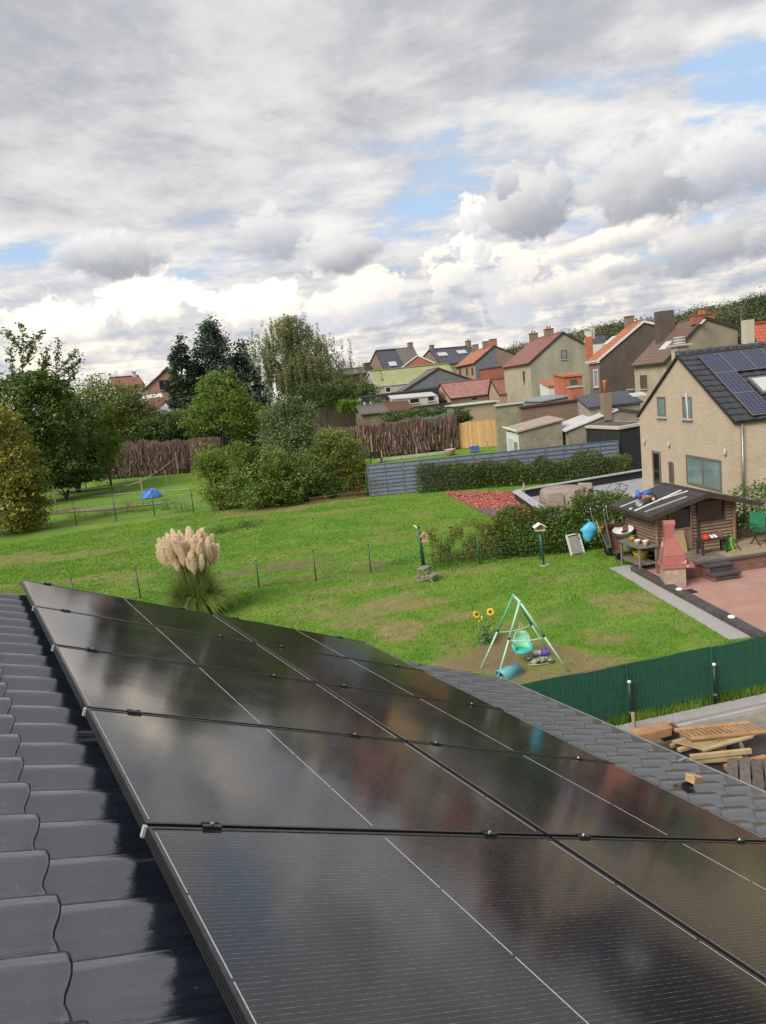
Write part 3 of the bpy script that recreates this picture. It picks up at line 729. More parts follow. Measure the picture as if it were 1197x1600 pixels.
# ------------------------------------------------------------------ common materials
M_CONC = mat('pale_concrete', (.42, .41, .39), (.33, .32, .30), 2.5, .85, .3, 40, grime=.25)
M_GRAV = mat('grey_fine_gravel', (.40, .38, .37), (.30, .285, .275), 30, .9, .6, 90)
M_TERR = mat('pink_terrace_paving', (.40, .235, .19), (.33, .19, .155), 1.2, .85, .15, 60, grime=.3)
M_EDGE = mat('dark_edging_stone', (.085, .07, .07), (.06, .05, .052), 6, .7, .3, 40, rnd=.2)
M_DECKB = mat('brown_deck_board', (.20, .105, .075), (.15, .08, .058), 5, .7, .15, 60, rnd=.1)
M_TAN = mat('tan_deck_floor', (.36, .27, .17), (.27, .20, .13), 4, .8, .15, 50, rnd=.1)
M_GREYBOARD = mat('grey_weathered_board', (.20, .175, .145), (.13, .115, .10), 5, .85, .2, 50, rnd=.15)
M_LOG = mat('weathered_log', (.27, .175, .12), (.19, .12, .085), 6, .8, .25, 40, rnd=.14, stretch=(1, 1, 5))
M_DARK = mat('dark_pane', (.012, .012, .014), (.02, .02, .022), 4, .12, spec=.6)
M_FELT = mat('black_roof_felt', (.035, .034, .036), (.055, .053, .055), 8, .9, .4, 90)
M_WHITE = mat('white_paint', (.72, .71, .68), (.6, .59, .57), 9, .5, grime=.15)
M_GREEN = mat('green_painted_steel', (.012, .085, .055), (.02, .11, .07), 12, .45, spec=.5)
M_STEEL = mat('grey_tube_steel', (.33, .32, .31), (.22, .21, .20), 14, .4, metal=.7, grime=.3)
M_RUST = mat('rusty_steel', (.17, .085, .05), (.10, .06, .04), 14, .8, metal=.2, grime=.4)
M_RUBBER = mat('black_rubber', (.015, .015, .015), (.025, .024, .023), 18, .8)
M_DWOOD = mat('dark_stained_wood', (.055, .040, .034), (.035, .027, .024), 6, .6, .15, 50, rnd=.12)
def plain(name, c, rough=.5, **k): return mat(name, c, tuple(x * .82 for x in c), 7, rough, **k)
M_BLUE = plain('blue_plastic', (.03, .13, .55)); M_ORANGE = plain('orange_plastic', (.75, .25, .07)); M_RED = plain('red_plastic', (.5, .03, .02)); M_YEL = plain('yellow_plastic', (.72, .52, .05))
M_MINT = plain('mint_plastic', (.33, .72, .50)); M_TEAL = plain('teal_plastic', (.05, .48, .38)); M_LBLUE = plain('light_blue_plastic', (.13, .36, .42)); M_GPLAST = plain('grey_plastic', (.33, .32, .30)); M_JGREEN = plain('green_plastic', (.02, .38, .06))

# ------------------------------------------------------------------ hard surfaces
sheet('path', ccw(PATH), .022, M_GRAV, .05)
DL = G(1056, 909); dx, dy = A(-22), A(68)
BC, BE = G(985, 892), G(1178, 999)
bd = (BE - BC); BL = np.linalg.norm(bd); bd /= BL; bn = np.array([-bd[1], bd[0], 0])
if np.dot(bn, dx) < 0: bn = -bn
BE2 = BE + bd * 2.5
terr = [BC + bn * .1, BE2 + bn * .1, BE2 + dx * 9, DL + dx * 7 + dy * .3, DL + dy * .3, G(1030, 888) + dy * .3]
sheet('terrace', ccw(terr), .026, M_TERR, .06)
ed = thing('terrace_edging', 'dark stone edging along the pink terrace, with light caps', 'edging', BC)
k = 0; s = 0
while s < BL + 2.4:
    l = .44; m_ = MB(); m_.obox(BC + bd * (s + l / 2) + bn * .12 + UPV * .065, bd * (l / 2 - .004), bn * .12, UPV * (.065 + random.uniform(-.004, .004)))
    m_.build('edging_stone', M_EDGE, ed, False, .008); s += .45
aw = G(1024, 884) - BC; aw[2] = 0; al_ = np.linalg.norm(aw); aw /= al_; s = .26
while s < al_:
    m_ = MB(); m_.obox(BC + aw * (s + .2) + bn * .02 + UPV * .06, aw * .196, np.array([-aw[1], aw[0], 0]) * .1, UPV * .06); m_.build('edging_stone', M_EDGE, ed, False, .008); s += .4
for (px, py, wd) in ((1052, 923, 'beside the barbecue'), (1137, 966, 'half way along the terrace')):
    p = G(px, py, .13); p = p - bn * np.dot(p - BC, bn) + bn * .12
    t = thing('edging_light', 'small round white light on the dark edging %s' % wd, 'light', p + UPV * .0, 'lights on the terrace edging')
    MB().lathe(p, [(.075, 0), (.08, .012), (.08, .035), (.06, .05), (.02, .055)], 14).build('cap', M_WHITE, t, True); MB().lathe(p - UPV * .004, [(.05, 0), (.05, .006)], 12).build('base', M_EDGE, t)
mt_ = MB(); mt_.obox(G(1070, 927) + UPV * .031, dx * .28, dy * .17, UPV * .006); tag(mt_.build('rubber_mat', M_RUBBER), 'flat black mat on the terrace at the foot of the barbecue', 'mat')

# ------------------------------------------------------------------ deck with steps
DH = .40
dk = thing('deck', 'raised brown wooden deck with dark edge below the playhouse', 'deck', DL)
DW, DD = 5.2, 3.9
for i in range(2):
    x = 0
    while x < DW:
        l = min(2.6, DW - x); m_ = MB(); m_.obox(DL + dx * (x + l / 2) + UPV * (.1 + .19 * i), dx * (l / 2 - .004), dy * .014, UPV * .092); m_.build('face_board', M_DECKB, dk, False, .004); x += l
    m_ = MB(); m_.obox(DL + dy * .5 + UPV * (.1 + .19 * i), dy * .48, dx * .014, UPV * .092); m_.build('face_board', M_DECKB, dk, False, .004)
nb = 26
for j in range(nb):
    y0 = .06 + j * (DD - .06) / nb; w_ = (DD - .06) / nb
    for (xa, xb, mt_) in ((.03 if y0 < 1.0 else .62, 1.7, M_GREYBOARD), (1.705, DW, M_TAN)):
        m_ = MB(); m_.obox(DL + dx * (xa + xb) / 2 + dy * (y0 + w_ / 2) + UPV * (DH - .015), dx * (xb - xa) / 2, dy * (w_ / 2 - .003), UPV * .014); m_.build('deck_plank', mt_, dk)
for q in (MB().obox(DL + dx * DW / 2 + dy * .0 + UPV * (DH + .012), dx * (DW / 2 + .03), dy * .075, UPV * .022), MB().obox(DL + dy * .54 + UPV * (DH + .012), dy * .46, dx * .055, UPV * .022)):
    q.build('edge_board', M_EDGE, dk, False, .006)
fnd = MB(); fnd.prism([DL + dx * .05 + dy * .05, DL + dx * DW + dy * .05, DL + dx * DW + dy * DD, DL + dx * .66 + dy * DD, DL + dx * .66 + dy * .95, DL + dx * .05 + dy * .95], UPV * (DH - .05)); fnd.build('frame', M_DWOOD, dk)
SP = G(1128, 905); sx = np.dot(SP - DL, dx)
stp = thing('garden_steps', 'two dark wooden steps leading up to the deck', 'steps', DL + dx * sx - dy * .3)
for i, (y0, y1, z) in enumerate(((-.62, -.30, .19), (-.33, -.03, .36))):
    MB().obox(DL + dx * sx + dy * (y0 + y1) / 2 + UPV * z, dx * .40, dy * (y1 - y0) / 2, UPV * .025).build('tread', M_EDGE, stp, False, .006)
    for sgn in (-1, 1):
        MB().obox(DL + dx * (sx + sgn * .34) + dy * (y0 + y1) / 2 + UPV * ((z - .025) / 2 + .01), dx * .03, dy * (y1 - y0) / 2 * .9, UPV * ((z - .025) / 2 - .012)).build('side_panel', M_DECKB if sgn < 0 else M_EDGE, stp)
    MB().obox(DL + dx * sx + dy * (y0 + .05) + UPV * (z - .09), dx * .31, dy * .012, UPV * .05).build('riser', M_EDGE, stp)

# ------------------------------------------------------------------ playhouse on the deck
FR = G(1148, 849, DH); pf = Plane(FR, -22)
def ph():
    s0 = pf.sz(1028, 872)[0]; s1 = 0.0
    th = thing('playhouse', 'small log-sided wooden playhouse with black felt roof on the deck', 'playhouse', pf.w((s0 + s1) / 2, DH))
    OV = .42
    pr = Plane(FR - dy * OV, -22)
    eL, rF, eR = pr.sz(1014, 810), pr.sz(1107.5, 772), pr.sz(1192, 787)
    Pl, Pr_, Pe = pr.w(*eL), pr.w(*rF), pr.w(*eR)
    best = min(np.arange(1, 7, .02), key=lambda L_: abs(proj(Pr_ + dy * L_)[0] - 1036.6))
    Lr = best
    def topz(s): # underside of roof above front coordinate s
        s_, z_ = s, 0
        if s < rF[0]: return eL[1] + (rF[1] - eL[1]) * (s - eL[0]) / (rF[0] - eL[0])
        return rF[1] + (eR[1] - rF[1]) * (s - rF[0]) / (eR[0] - rF[0])
    depth = Lr - OV - .15
    openings = []
    dA = pf.sz(1046, 840)[0]; dB = pf.sz(1080.5, 840)[0]; dT = min(pf.sz(1064, 795)[1], topz(dA) - .05); openings.append((dA, dB, DH, dT))
    wA = pf.sz(1090, 800)[0]; wB = pf.sz(1130, 800)[0]; wZ0 = pf.sz(1110, 812)[1]; wZ1 = min(pf.sz(1110, 783)[1], topz(wB) - .08); openings.append((wA, wB, wZ0, wZ1))
    z = DH; hl = .098
    while z < rF[1] - .05:
        zc = z + hl / 2
        # run of the log under the gable
        a, b = s0, s1
        while a < s1 and topz(a) < z + hl: a += .02
        while b > a and topz(b) < z + hl: b -= .02
        segs = [(a, b)]
        for (o0, o1, oz0, oz1) in openings:
            if oz0 < zc < oz1:
                ns = []
                for (p, q) in segs:
                    if o0 > p: ns.append((p, min(q, o0)))
                    if o1 < q: ns.append((max(p, o1), q))
                segs = [x for x in ns if x[1] - x[0] > .03]
        for (p, q) in segs:
            if q - p < .03: continue
            m_ = MB(); c0, c1 = pf.w(p, zc, .03), pf.w(q, zc, .03)
            prof = [(-.03, -hl / 2 + .003), (.012, -hl / 2 + .012), (.026, -.012), (.026, .012), (.012, hl / 2 - .006), (-.03, hl / 2 - .003)]
            m_.prism([c0 + pf.n * -o + UPV * h for o, h in prof], c1 - c0); m_.build('log', M_LOG, th)
        # left side wall
        if z + hl < eL[1] + .05:
            c0, c1 = pf.w(s0, zc, .03), pf.w(s0, zc, depth); m_ = MB(); m_.prism([c0 + pf.a * -o + UPV * h for o, h in prof], c1 - c0); m_.build('log', M_LOG, th)
            c0, c1 = pf.w(s1, zc, .03), pf.w(s1, zc, depth); m_ = MB(); m_.prism([c0 + pf.a * o + UPV * h for o, h in prof], c1 - c0); m_.build('log', M_LOG, th)
        z += hl
    MB().prism([pf.w(s0 + .04, DH, depth), pf.w(s1 - .04, DH, depth), pf.w(s1 - .04, topz(s1) - .06, depth), pf.w(rF[0], rF[1] - .06, depth), pf.w(s0 + .04, topz(s0 + .04) - .06, depth)], pf.n * .04).build('back_wall', M_LOG, th)
    inn = MB(); inn.box(pf.w((s0 + s1) / 2, DH + .02, depth / 2), s1 - s0 - .1, depth - .1, .02, -22); inn.build('inner_floor', M_DWOOD, th)
    # door: boarded below, dark pane above
    d = MB(); dz = pf.sz(1064, 826)[1]
    d.obox(pf.w((dA + dB) / 2, (DH + dz) / 2 + .01, .0), pf.a * ((dB - dA) / 2 - .02), pf.n * .016, UPV * ((dz - DH) / 2 - .012)); do = d.build('door', M_LOG, th)
    n = 7
    for i in range(n):
        w_ = (dB - dA - .06) / n; MB().obox(pf.w(dA + .03 + w_ * (i + .5), (DH + dz) / 2 + .01, -.022), pf.a * (w_ / 2 - .004), pf.n * .006, UPV * ((dz - DH) / 2 - .02)).build('door_board', M_LOG, do)
    MB().obox(pf.w((dA + dB) / 2, (dz + dT) / 2, .0), pf.a * ((dB - dA) / 2 - .03), pf.n * .008, UPV * ((dT - dz) / 2 - .02)).build('pane', M_DARK, do)
    for (p, q, r_, t_) in ((dA, dA + .035, DH, dT), (dB - .035, dB, DH, dT), (dA, dB, dz - .02, dz + .02)):
        MB().obox(pf.w((p + q) / 2, (r_ + t_) / 2, -.03), pf.a * (q - p) / 2, pf.n * .018, UPV * (t_ - r_) / 2).build('door_frame', M_LOG, do)
    # window
    wn = MB().obox(pf.w((wA + wB) / 2, (wZ0 + wZ1) / 2, .01), pf.a * (wB - wA) / 2, pf.n * .006, UPV * (wZ1 - wZ0) / 2).build('window', M_DARK, th)
    for (p, q, r_, t_) in ((wA - .03, wA, wZ0 - .03, wZ1 + .03), (wB, wB + .03, wZ0 - .03, wZ1 + .03), (wA, wB, wZ0 - .03, wZ0), (wA, wB, wZ1, wZ1 + .03)):
        MB().obox(pf.w((p + q) / 2, (r_ + t_) / 2, -.012), pf.a * (q - p) / 2, pf.n * .022, UPV * (t_ - r_) / 2).build('frame', M_DWOOD, wn)
    sw = MB().obox(pf.w(s0 - .035, eL[1] - .12 + .1, depth * .45), pf.n * depth * .22, pf.a * .006, UPV * .09).build('window', M_DARK, th)
    # corner posts of crossed logs
    for s_ in (s0, s1):
        MB().bar(pf.w(s_, DH, -.02), pf.w(s_, topz(s_) - .04, -.02), .06, .06).build('corner_post', M_LOG, th)
    MB().bar(pf.w(rF[0] - .12, DH, -.03), pf.w(rF[0] - .12, rF[1] - .2, -.03), .05, .04).build('corner_post', M_DWOOD, th)
    # roof
    TH = .045
    L1, R1, E1 = Pl + dy * Lr, Pr_ + dy * Lr, Pe + dy * Lr
    def slope(a, b, c_, d_, nm):
        nrm = np.cross(b - a, d_ - a); nrm /= np.linalg.norm(nrm); nrm = nrm if nrm[2] > 0 else -nrm
        o = MB().prism([a, b, c_, d_], nrm * TH).build(nm, M_FELT, th); return nrm, o
    nl, ol = slope(Pl, Pr_, R1, L1, 'roof_slope'); nr, orr = slope(Pr_, Pe, E1, R1, 'roof_slope')
    for i in range(1, 6):
        f = i / 6; p0 = Pl + (Pr_ - Pl) * f; MB().bar(p0 + nl * (TH + .004), p0 + dy * Lr + nl * (TH + .004), .03, .008, nl).build('felt_seam', M_FELT, ol)
    for (a, b, n_) in ((Pl, Pr_, nl), (Pr_, Pe, nr)):
        MB().bar(a - dy * .012 - UPV * .02, b - dy * .012 - UPV * .02, .024, .13).build('bargeboard', M_DWOOD, th)
    MB().bar(Pl - pf.a * .012 - UPV * .01, L1 - pf.a * .012 - UPV * .01, .024, .09).build('fascia', M_DWOOD, th)
    MB().bar(Pr_ + UPV * (TH + .005), R1 + UPV * (TH + .005), .12, .03).build('ridge_cap', M_FELT, th)
    return dict(Pl=Pl, Pr=Pr_, nl=nl, L=Lr, TH=TH, s0=s0, s1=s1, depth=depth, eL=eL)
PHD = ph()
def onroof(px, py, lift=0.0):
    P0 = PHD['Pl'] + PHD['nl'] * (PHD['TH'] + lift); d = ray(px, py); t = np.dot(P0 - CAM, PHD['nl']) / np.dot(d, PHD['nl']); return CAM + d * t
for i, ((x0, y0), (x1, y1), w_, mt_, lab) in enumerate([((969, 792), (1008, 777), .035, M_WHITE, 'thin white plank on the playhouse roof under the toy bike, the leftmost one'),
        ((992, 798), (1064, 766), .075, M_WHITE, 'longest pale plank lying down the playhouse roof'), ((1034, 780), (1075, 767), .04, M_WHITE, 'narrow white lath nearest the ridge of the playhouse'),
        ((1007, 800), (1073, 776), .085, M_GPLAST, 'wide greyish plank lowest on the playhouse roof')]):
    p, q = onroof(x0, y0, .012), onroof(x1, y1, .012); m_ = MB(); m_.bar(p, q, w_, .022, PHD['nl']); tag(m_.build('plank', mt_, None, False, .003), lab, 'plank', 'planks on the playhouse roof')
p = onroof(986, 795, .02); tag(MB().obox(p, A(20) * .06, A(110) * .035, PHD['nl'] * .02).build('wood_scrap', M_WHITE, None, False, .005), 'tiny white scrap near the eave of the playhouse', 'scrap')
def toybike():
    p = onroof(1005, 791, .0); a = onroof(1018, 780) - onroof(996, 790); a /= np.linalg.norm(a); n = PHD['nl']; up = UPV; sd_ = np.cross(a, up)
    t = thing('toy_bike', 'orange and blue plastic toy bike lying on the playhouse roof', 'toy', p)
    w1 = p - a * .12 + up * .12; w2 = p + a * .34 + up * .10
    for w in (w1, w2):
        MB().lathe(w - sd_ * .03, [(.06, 0), (.12, .005), (.12, .055), (.06, .06)], 16, sd_).build('wheel', M_RUBBER if w is w2 else M_GPLAST, t, True)
        MB().lathe(w - sd_ * .034, [(.055, 0), (.055, .068)], 10, sd_).build('hub', M_WHITE, t)
    MB().tube([w1 + up * .02, w1 + up * .2 + a * .05, w1 + a * .2 + up * .16, w2 + up * .05], [.05, .06, .075, .05], 8).build('frame', M_ORANGE, t, True)
    MB().tube([w1 + a * .1 + up * .22, w1 + a * .3 + up * .22, w1 + a * .45 + up * .16], [.05, .085, .05], 8).build('seat', M_BLUE, t, True)
    MB().lathe(w1 - a * .02 + up * .18, [(.10, 0), (.075, .1), (.03, .24), (.012, .26)], 12).build('fork_shield', M_BLUE, t, True)
    MB().tube([w1 - a * .02 + up * .36 - sd_ * .15, w1 - a * .02 + up * .42, w1 - a * .02 + up * .36 + sd_ * .15], .016, 6).build('handlebar', M_ORANGE, t, True)
    MB().lathe(w1 - a * .17 + up * .30, [(.0, -.07), (.06, -.04), (.07, 0), (.06, .04), (.0, .07)], 10).build('head', M_GPLAST, t, True)
toybike()

# ------------------------------------------------------------------ barbecue
def bbq_mat():
    mt, nt, bs, out = new_mat('flaking_red_paint'); P = npos(nt); n = nnoise(nt, P, 3.3, 4, .55); n2 = nnoise(nt, P, 12, 5, .6)
    c = nmix(nt, nramp(nt, n2, .3, .7), (.37, .125, .11, 1), (.31, .10, .088, 1)); c = nmix(nt, nramp(nt, nmath(nt, 'ADD', n, nmath(nt, 'MULTIPLY', n2, .2)), .735, .75), c, (.62, .54, .45, 1))
    wire(nt, bs, 'Base Color', c); wire(nt, bs, 'Roughness', .8); nbump(nt, bs, n2, .3, .01); return mt
M_BBQ = bbq_mat(); M_BBQB = mat('sooty_beige_concrete', (.44, .32, .25), (.34, .24, .19), 7, .85, .3, 30, grime=.6)
def bbq():
    c = G(1043, 916) + bn * .16; c[2] = .026; fa, fb = dx * .93 - dy * .37, dx * .37 + dy * .93      # opening looks along fa
    fa = A(-40); fb = A(50)
    t = thing('barbecue', 'red stone barbecue with tall tapering chimney at the terrace edge', 'barbecue', c)
    for sg in (-1, 1):
        MB().obox(c + fb * sg * .27 + UPV * .26, fa * .26, fb * .05, UPV * .26).build('side_wall', M_BBQB, t, False, .01)
    MB().obox(c - fa * .22 + UPV * .26, fa * .04, fb * .22, UPV * .26).build('back_wall', M_BBQB, t)
    MB().obox(c + fa * .08 + UPV * .545, fa * .40, fb * .36, UPV * .035).build('hearth_slab', M_BBQ, t, False, .015)
    def taper(z0, a0, b0, z1, a1, b1, nm, sh=0.0):
        P = [c + fa * (x * a0) + fb * (y * b0) + UPV * z0 for x, y in ((-1, -1), (1, -1), (1, 1), (-1, 1))] + [c + fa * (x * a1 - sh) + fb * (y * b1) + UPV * z1 for x, y in ((-1, -1), (1, -1), (1, 1), (-1, 1))]
        return MB().add(P, [(3, 2, 1, 0), (4, 5, 6, 7), (0, 1, 5, 4), (1, 2, 6, 5), (2, 3, 7, 6), (3, 0, 4, 7)]).build(nm, M_BBQ, t, False, .012)
    taper(.58, .29, .33, .84, .27, .31, 'hood_base'); h = taper(.845, .27, .31, 1.28, .12, .14, 'hood', .05)
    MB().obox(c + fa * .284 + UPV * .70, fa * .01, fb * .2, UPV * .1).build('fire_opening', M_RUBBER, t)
    c2 = c - fa * .05
    MB().obox(c2 + UPV * 1.42, fa * .115, fb * .13, UPV * .14).build('chimney', M_BBQ, t, False, .01)
    for sg in (-1, 1): MB().obox(c2 + fb * sg * .115 + UPV * 1.60, fa * .12, fb * .02, UPV * .04).build('cap_support', M_BBQ, t)
    V = []; Fc = []; n = 9
    for e in (-.14, .14):
        for rr in (.135, .10):
            for i in range(n):
                q = math.pi * i / (n - 1); V.append(c2 + fa * e + fb * rr * math.cos(q) + UPV * (1.625 + rr * .75 * math.sin(q)))
    for i in range(n - 1): Fc += [(i, i + 1, 2 * n + i + 1, 2 * n + i), (n + i, 3 * n + i, 3 * n + i + 1, n + i + 1), (i, n + i, n + i + 1, i + 1), (2 * n + i, 2 * n + i + 1, 3 * n + i + 1, 3 * n + i)]
    MB().add(V, Fc).build('chimney_cap', M_BBQ, t)
bbq()
# ------------------------------------------------------------------ foliage helpers
def leaf_cloud(P, size, r, tilt=1.0, aspect=.55, up=.75):
    """leaf-shaped quads at points P (n,3), mostly facing the light"""
    n = len(P); sz = size * r.uniform(.6, 1.35, n)
    nm = r.normal(size=(n, 3)) * .75; nm[:, 2] = np.abs(nm[:, 2]) * .5 + up; nm /= np.linalg.norm(nm, axis=1)[:, None]
    a = np.cross(nm, r.normal(size=(n, 3))); a /= np.linalg.norm(a, axis=1)[:, None] + 1e-9
    b = np.cross(nm, a)
    a = a * (sz / 2)[:, None]; b = b * (sz * aspect / 2)[:, None]
    V = np.stack([P - a, P - b * .9 + a * .1, P + a, P + b * .9 + a * .1], 1).reshape(-1, 3)
    return V, np.arange(4 * n).reshape(-1, 4)
def blob_points(blobs, n, r, clump=.30, nclump=60, fill=.25):
    """points gathered in clumps in and around ellipsoids [(c, rx, ry, rz), ...]"""
    vol = np.array([b[1] * b[2] + b[1] * b[3] for b in blobs]); vol = vol / vol.sum(); out = []
    for (c, rx, ry, rz), f in zip(blobs, vol):
        m = max(30, int(n * f)); k = max(14, int(nclump * 1.1 * max(.35, f * len(blobs))))
        d = r.normal(size=(k, 3)); d /= np.linalg.norm(d, axis=1)[:, None]
        rad = r.uniform(.35, 1.0, k) ** .6 * r.uniform(.8, 1.22, k)
        cc = d * rad[:, None]
        cs = r.uniform(.35, 1.25, k); w = cs ** 1.6; ci = r.choice(k, m, p=w / w.sum())
        p = r.normal(size=(m, 3)) * (clump * .62 * cs[ci])[:, None]; p[:, 2] *= .7
        p = p + cc[ci]
        inn = r.random(m) < fill * .5; q = r.normal(size=(m, 3)); q /= np.linalg.norm(q, axis=1)[:, None]; p[inn] = (q * (r.random(m) ** .5)[:, None])[inn]
        out.append(np.array(c) + p * np.array([rx, ry, rz]))
    return np.concatenate(out)
def foliage(name, P, size, mt, parent, r, tilt=1.0, aspect=.6):
    V, Fq = leaf_cloud(P, size, r, tilt, aspect); return raw(name, V, Fq, mt, parent)
LM_HEDGE = leaf_mat('hornbeam_leaves', (.055, .115, .017), (.10, .17, .025), (.038, .08, .013))
LM_YEL = leaf_mat('yellowing_leaves', (.16, .17, .025), (.26, .22, .04), (.09, .12, .02))
LM_RED = leaf_mat('autumn_leaves', (.19, .12, .04), (.22, .10, .045), (.14, .12, .03))
M_BARK = mat('bark', (.10, .075, .055), (.065, .05, .038), 9, .9, .5, 40, stretch=(1, 1, .25))
M_PALEBARK = mat('pale_bark', (.36, .33, .27), (.22, .20, .16), 6, .85, .3, 30)

# ------------------------------------------------------------------ swing
M_SW_L = plain('pale_green_tube', (.42, .72, .52), .4); M_SW_D = plain('green_tube', (.10, .42, .24), .4); M_ROPE = plain('rope', (.55, .48, .26), .9)
def swing():
    H = 1.52
    f2, f3, f1 = G(778, 1059), G(889, 1050), G(752, 1044)
    top_f = None
    def at_h(px, py, z): return G(px, py, z)
    tf = G(812, 940, H); tb = G(802, 930, H)
    f4 = f3 + (f1 - f2) + np.array([.1, .15, 0]); f4 = G(858, 1020)
    t = thing('swing', 'pale green tubular toddler swing frame with mint seat on worn grass', 'swing', (f2 + f3 + f1 + f4) / 4 * [1, 1, 0])
    for a, b in ((tf, f2), (tf, f3), (tb, f1), (tb, f4)):
        mid = a + (b - a) * .48
        MB().tube([a, mid], .021, 8).build('upper_leg', M_SW_D if b is f4 or b is f1 else M_SW_L, t, True)
        MB().tube([mid, b], .018, 8).build('lower_leg', M_SW_L, t, True)
        MB().tube([mid - (b - a) * .012, mid + (b - a) * .012], .027, 8).build('joint', M_RUBBER, t, True)
    MB().tube([tf + (tf - tb) * .06, tb - (tf - tb) * .06], .024, 8).build('top_bar', M_SW_L, t, True)
    for (p, q, r_, s_) in ((tf, f2, f3, .5), (tb, f1, f4, .5)):
        a = p + (q - p) * s_; b = p + (r_ - p) * s_; m = (a + b) / 2 - UPV * .05; MB().tube([a, a * .75 + b * .25 - UPV * .035, m, a * .25 + b * .75 - UPV * .035, b], .011, 6).build('cross_brace', M_SW_L, t, True)
    sc_ = G(817, 1018, .22); fwd = np.array([ray(817, 1018)[0], ray(817, 1018)[1], 0]); fwd /= -np.linalg.norm(fwd); sd_ = np.cross(UPV, fwd)
    tm = (tf + tb) / 2
    # seat: shell back, base, side arms
    n = 9; V = []; Fc = []
    for i in range(7):
        z = i / 6
        wdt = .17 * (1 - .55 * max(0, z - .5) ** 1.5 * 2)
        for j in range(n):
            x = -1 + 2 * j / (n - 1); V.append(sc_ + sd_ * x * wdt - fwd * (.10 + .05 * z) + fwd * .09 * x * x + UPV * (.04 + .36 * z))
    for i in range(6):
        for j in range(n - 1): Fc.append((i * n + j, i * n + j + 1, (i + 1) * n + j + 1, (i + 1) * n + j))
    so = MB().add(V, Fc).build('seat_back', M_MINT, t, True); so.modifiers.new('thickness', 'SOLIDIFY').thickness = .02
    MB().obox(sc_ + UPV * .02, sd_ * .15, fwd * .12, UPV * .025).build('seat_base', M_TEAL, t, False, .02)
    for sg in (-1, 1): MB().tube([sc_ + sd_ * sg * .17 - fwd * .08 + UPV * .16, sc_ + sd_ * sg * .19 + fwd * .06 + UPV * .15, sc_ + sd_ * sg * .15 + fwd * .16 + UPV * .06], [.03, .038, .03], 8).build('arm', M_TEAL, t, True)
    MB().tube([sc_ + sd_ * -.15 + fwd * .15 + UPV * .05, sc_ + fwd * .17 + UPV * .03, sc_ + sd_ * .15 + fwd * .15 + UPV * .05], .035, 8).build('front_rim', M_TEAL, t, True)
    for sg in (-1, 1):
        e = tm + (tf - tb) * .12 * sg - UPV * .02; k = sc_ + UPV * .62
        MB().tube([e, k + sd_ * sg * .02, sc_ + sd_ * sg * .13 - fwd * .06 + UPV * .33], .006, 5).build('rope', M_ROPE, t)
        MB().tube([k, sc_ + sd_ * sg * .15 + fwd * .10 + UPV * .12], .005, 5).build('rope', M_ROPE, t)
    ring = [tm + (tb - tf) * .3 + UPV * (-.08 + .05 * math.sin(a)) + sd_ * .05 * math.cos(a) for a in np.linspace(0, 2 * math.pi, 12)]
    MB().tube(ring, .006, 5).build('hook_ring', M_STEEL, t)
swing()
def toys():
    p = G(795, 1056); a = A(5); b = A(95)
    t = thing('toy_tunnel', 'teal half-round plastic toy lying at the swing leg', 'toy', p)
    n = 12; V = []; Fc = []
    for e in (-.22, .22):
        for rr in (.15, .13):
            for i in range(n):
                q = math.pi * (i / (n - 1)) * 1.25 - .35; V.append(p + a * (e + .05 * math.sin(q) * (1 if e > 0 else -1)) + b * rr * math.cos(q) + UPV * (.055 + rr * .9 * math.sin(q)))
    for i in range(n - 1): Fc += [(i, i + 1, 2 * n + i + 1, 2 * n + i), (n + i, 3 * n + i, 3 * n + i + 1, n + i + 1), (i, n + i, n + i + 1, i + 1), (2 * n + i, 2 * n + i + 1, 3 * n + i + 1, 3 * n + i)]
    MB().add(V, Fc).build('shell', M_LBLUE, t, True); MB().obox(p + UPV * .012, a * .24, b * .15, UPV * .01).build('tray', M_LBLUE, t, False, .008)
    p = G(841, 1024) + UPV * .05; a = A(-35)
    t = thing('toy_rocket', 'orange white and blue plastic toy beneath the swing', 'toy', p)
    MB().lathe(p - a * .22, [(.015, 0), (.05, .03), (.06, .11), (.058, .12)], 10, a).build('nose', M_ORANGE, t, True)
    MB().lathe(p - a * .10, [(.058, 0), (.06, .02), (.06, .15), (.055, .16)], 10, a).build('middle', M_WHITE, t, True)
    MB().lathe(p + a * .06, [(.055, 0), (.075, .02), (.075, .15), (.03, .17)], 10, a).build('tail', plain('violet_plastic', (.12, .10, .45)), t, True)
    p = G(843, 1035); t = thing('toy_bundle', 'grey toy bundle with a pale hoop around it', 'toy', p)
    r = np.random.default_rng(3)
    for k in range(6): q = p + np.array([r.normal() * .07, r.normal() * .07, .05]); MB().lathe(q, [(.02, -.05), (.07, -.02), (.08, .02), (.05, .055), (.01, .07)], 9, A(k * 50) * .4 + UPV).build('lump', M_GPLAST if k % 2 else M_STEEL, t, True)
    MB().tube([p + np.array([.24 * math.cos(q), .17 * math.sin(q), .015 + .02 * math.sin(q * 2)]) for q in np.linspace(0, 2 * math.pi, 20)], .009, 5).build('hoop', plain('pale_hoop', (.55, .62, .3)), t, True)
toys()
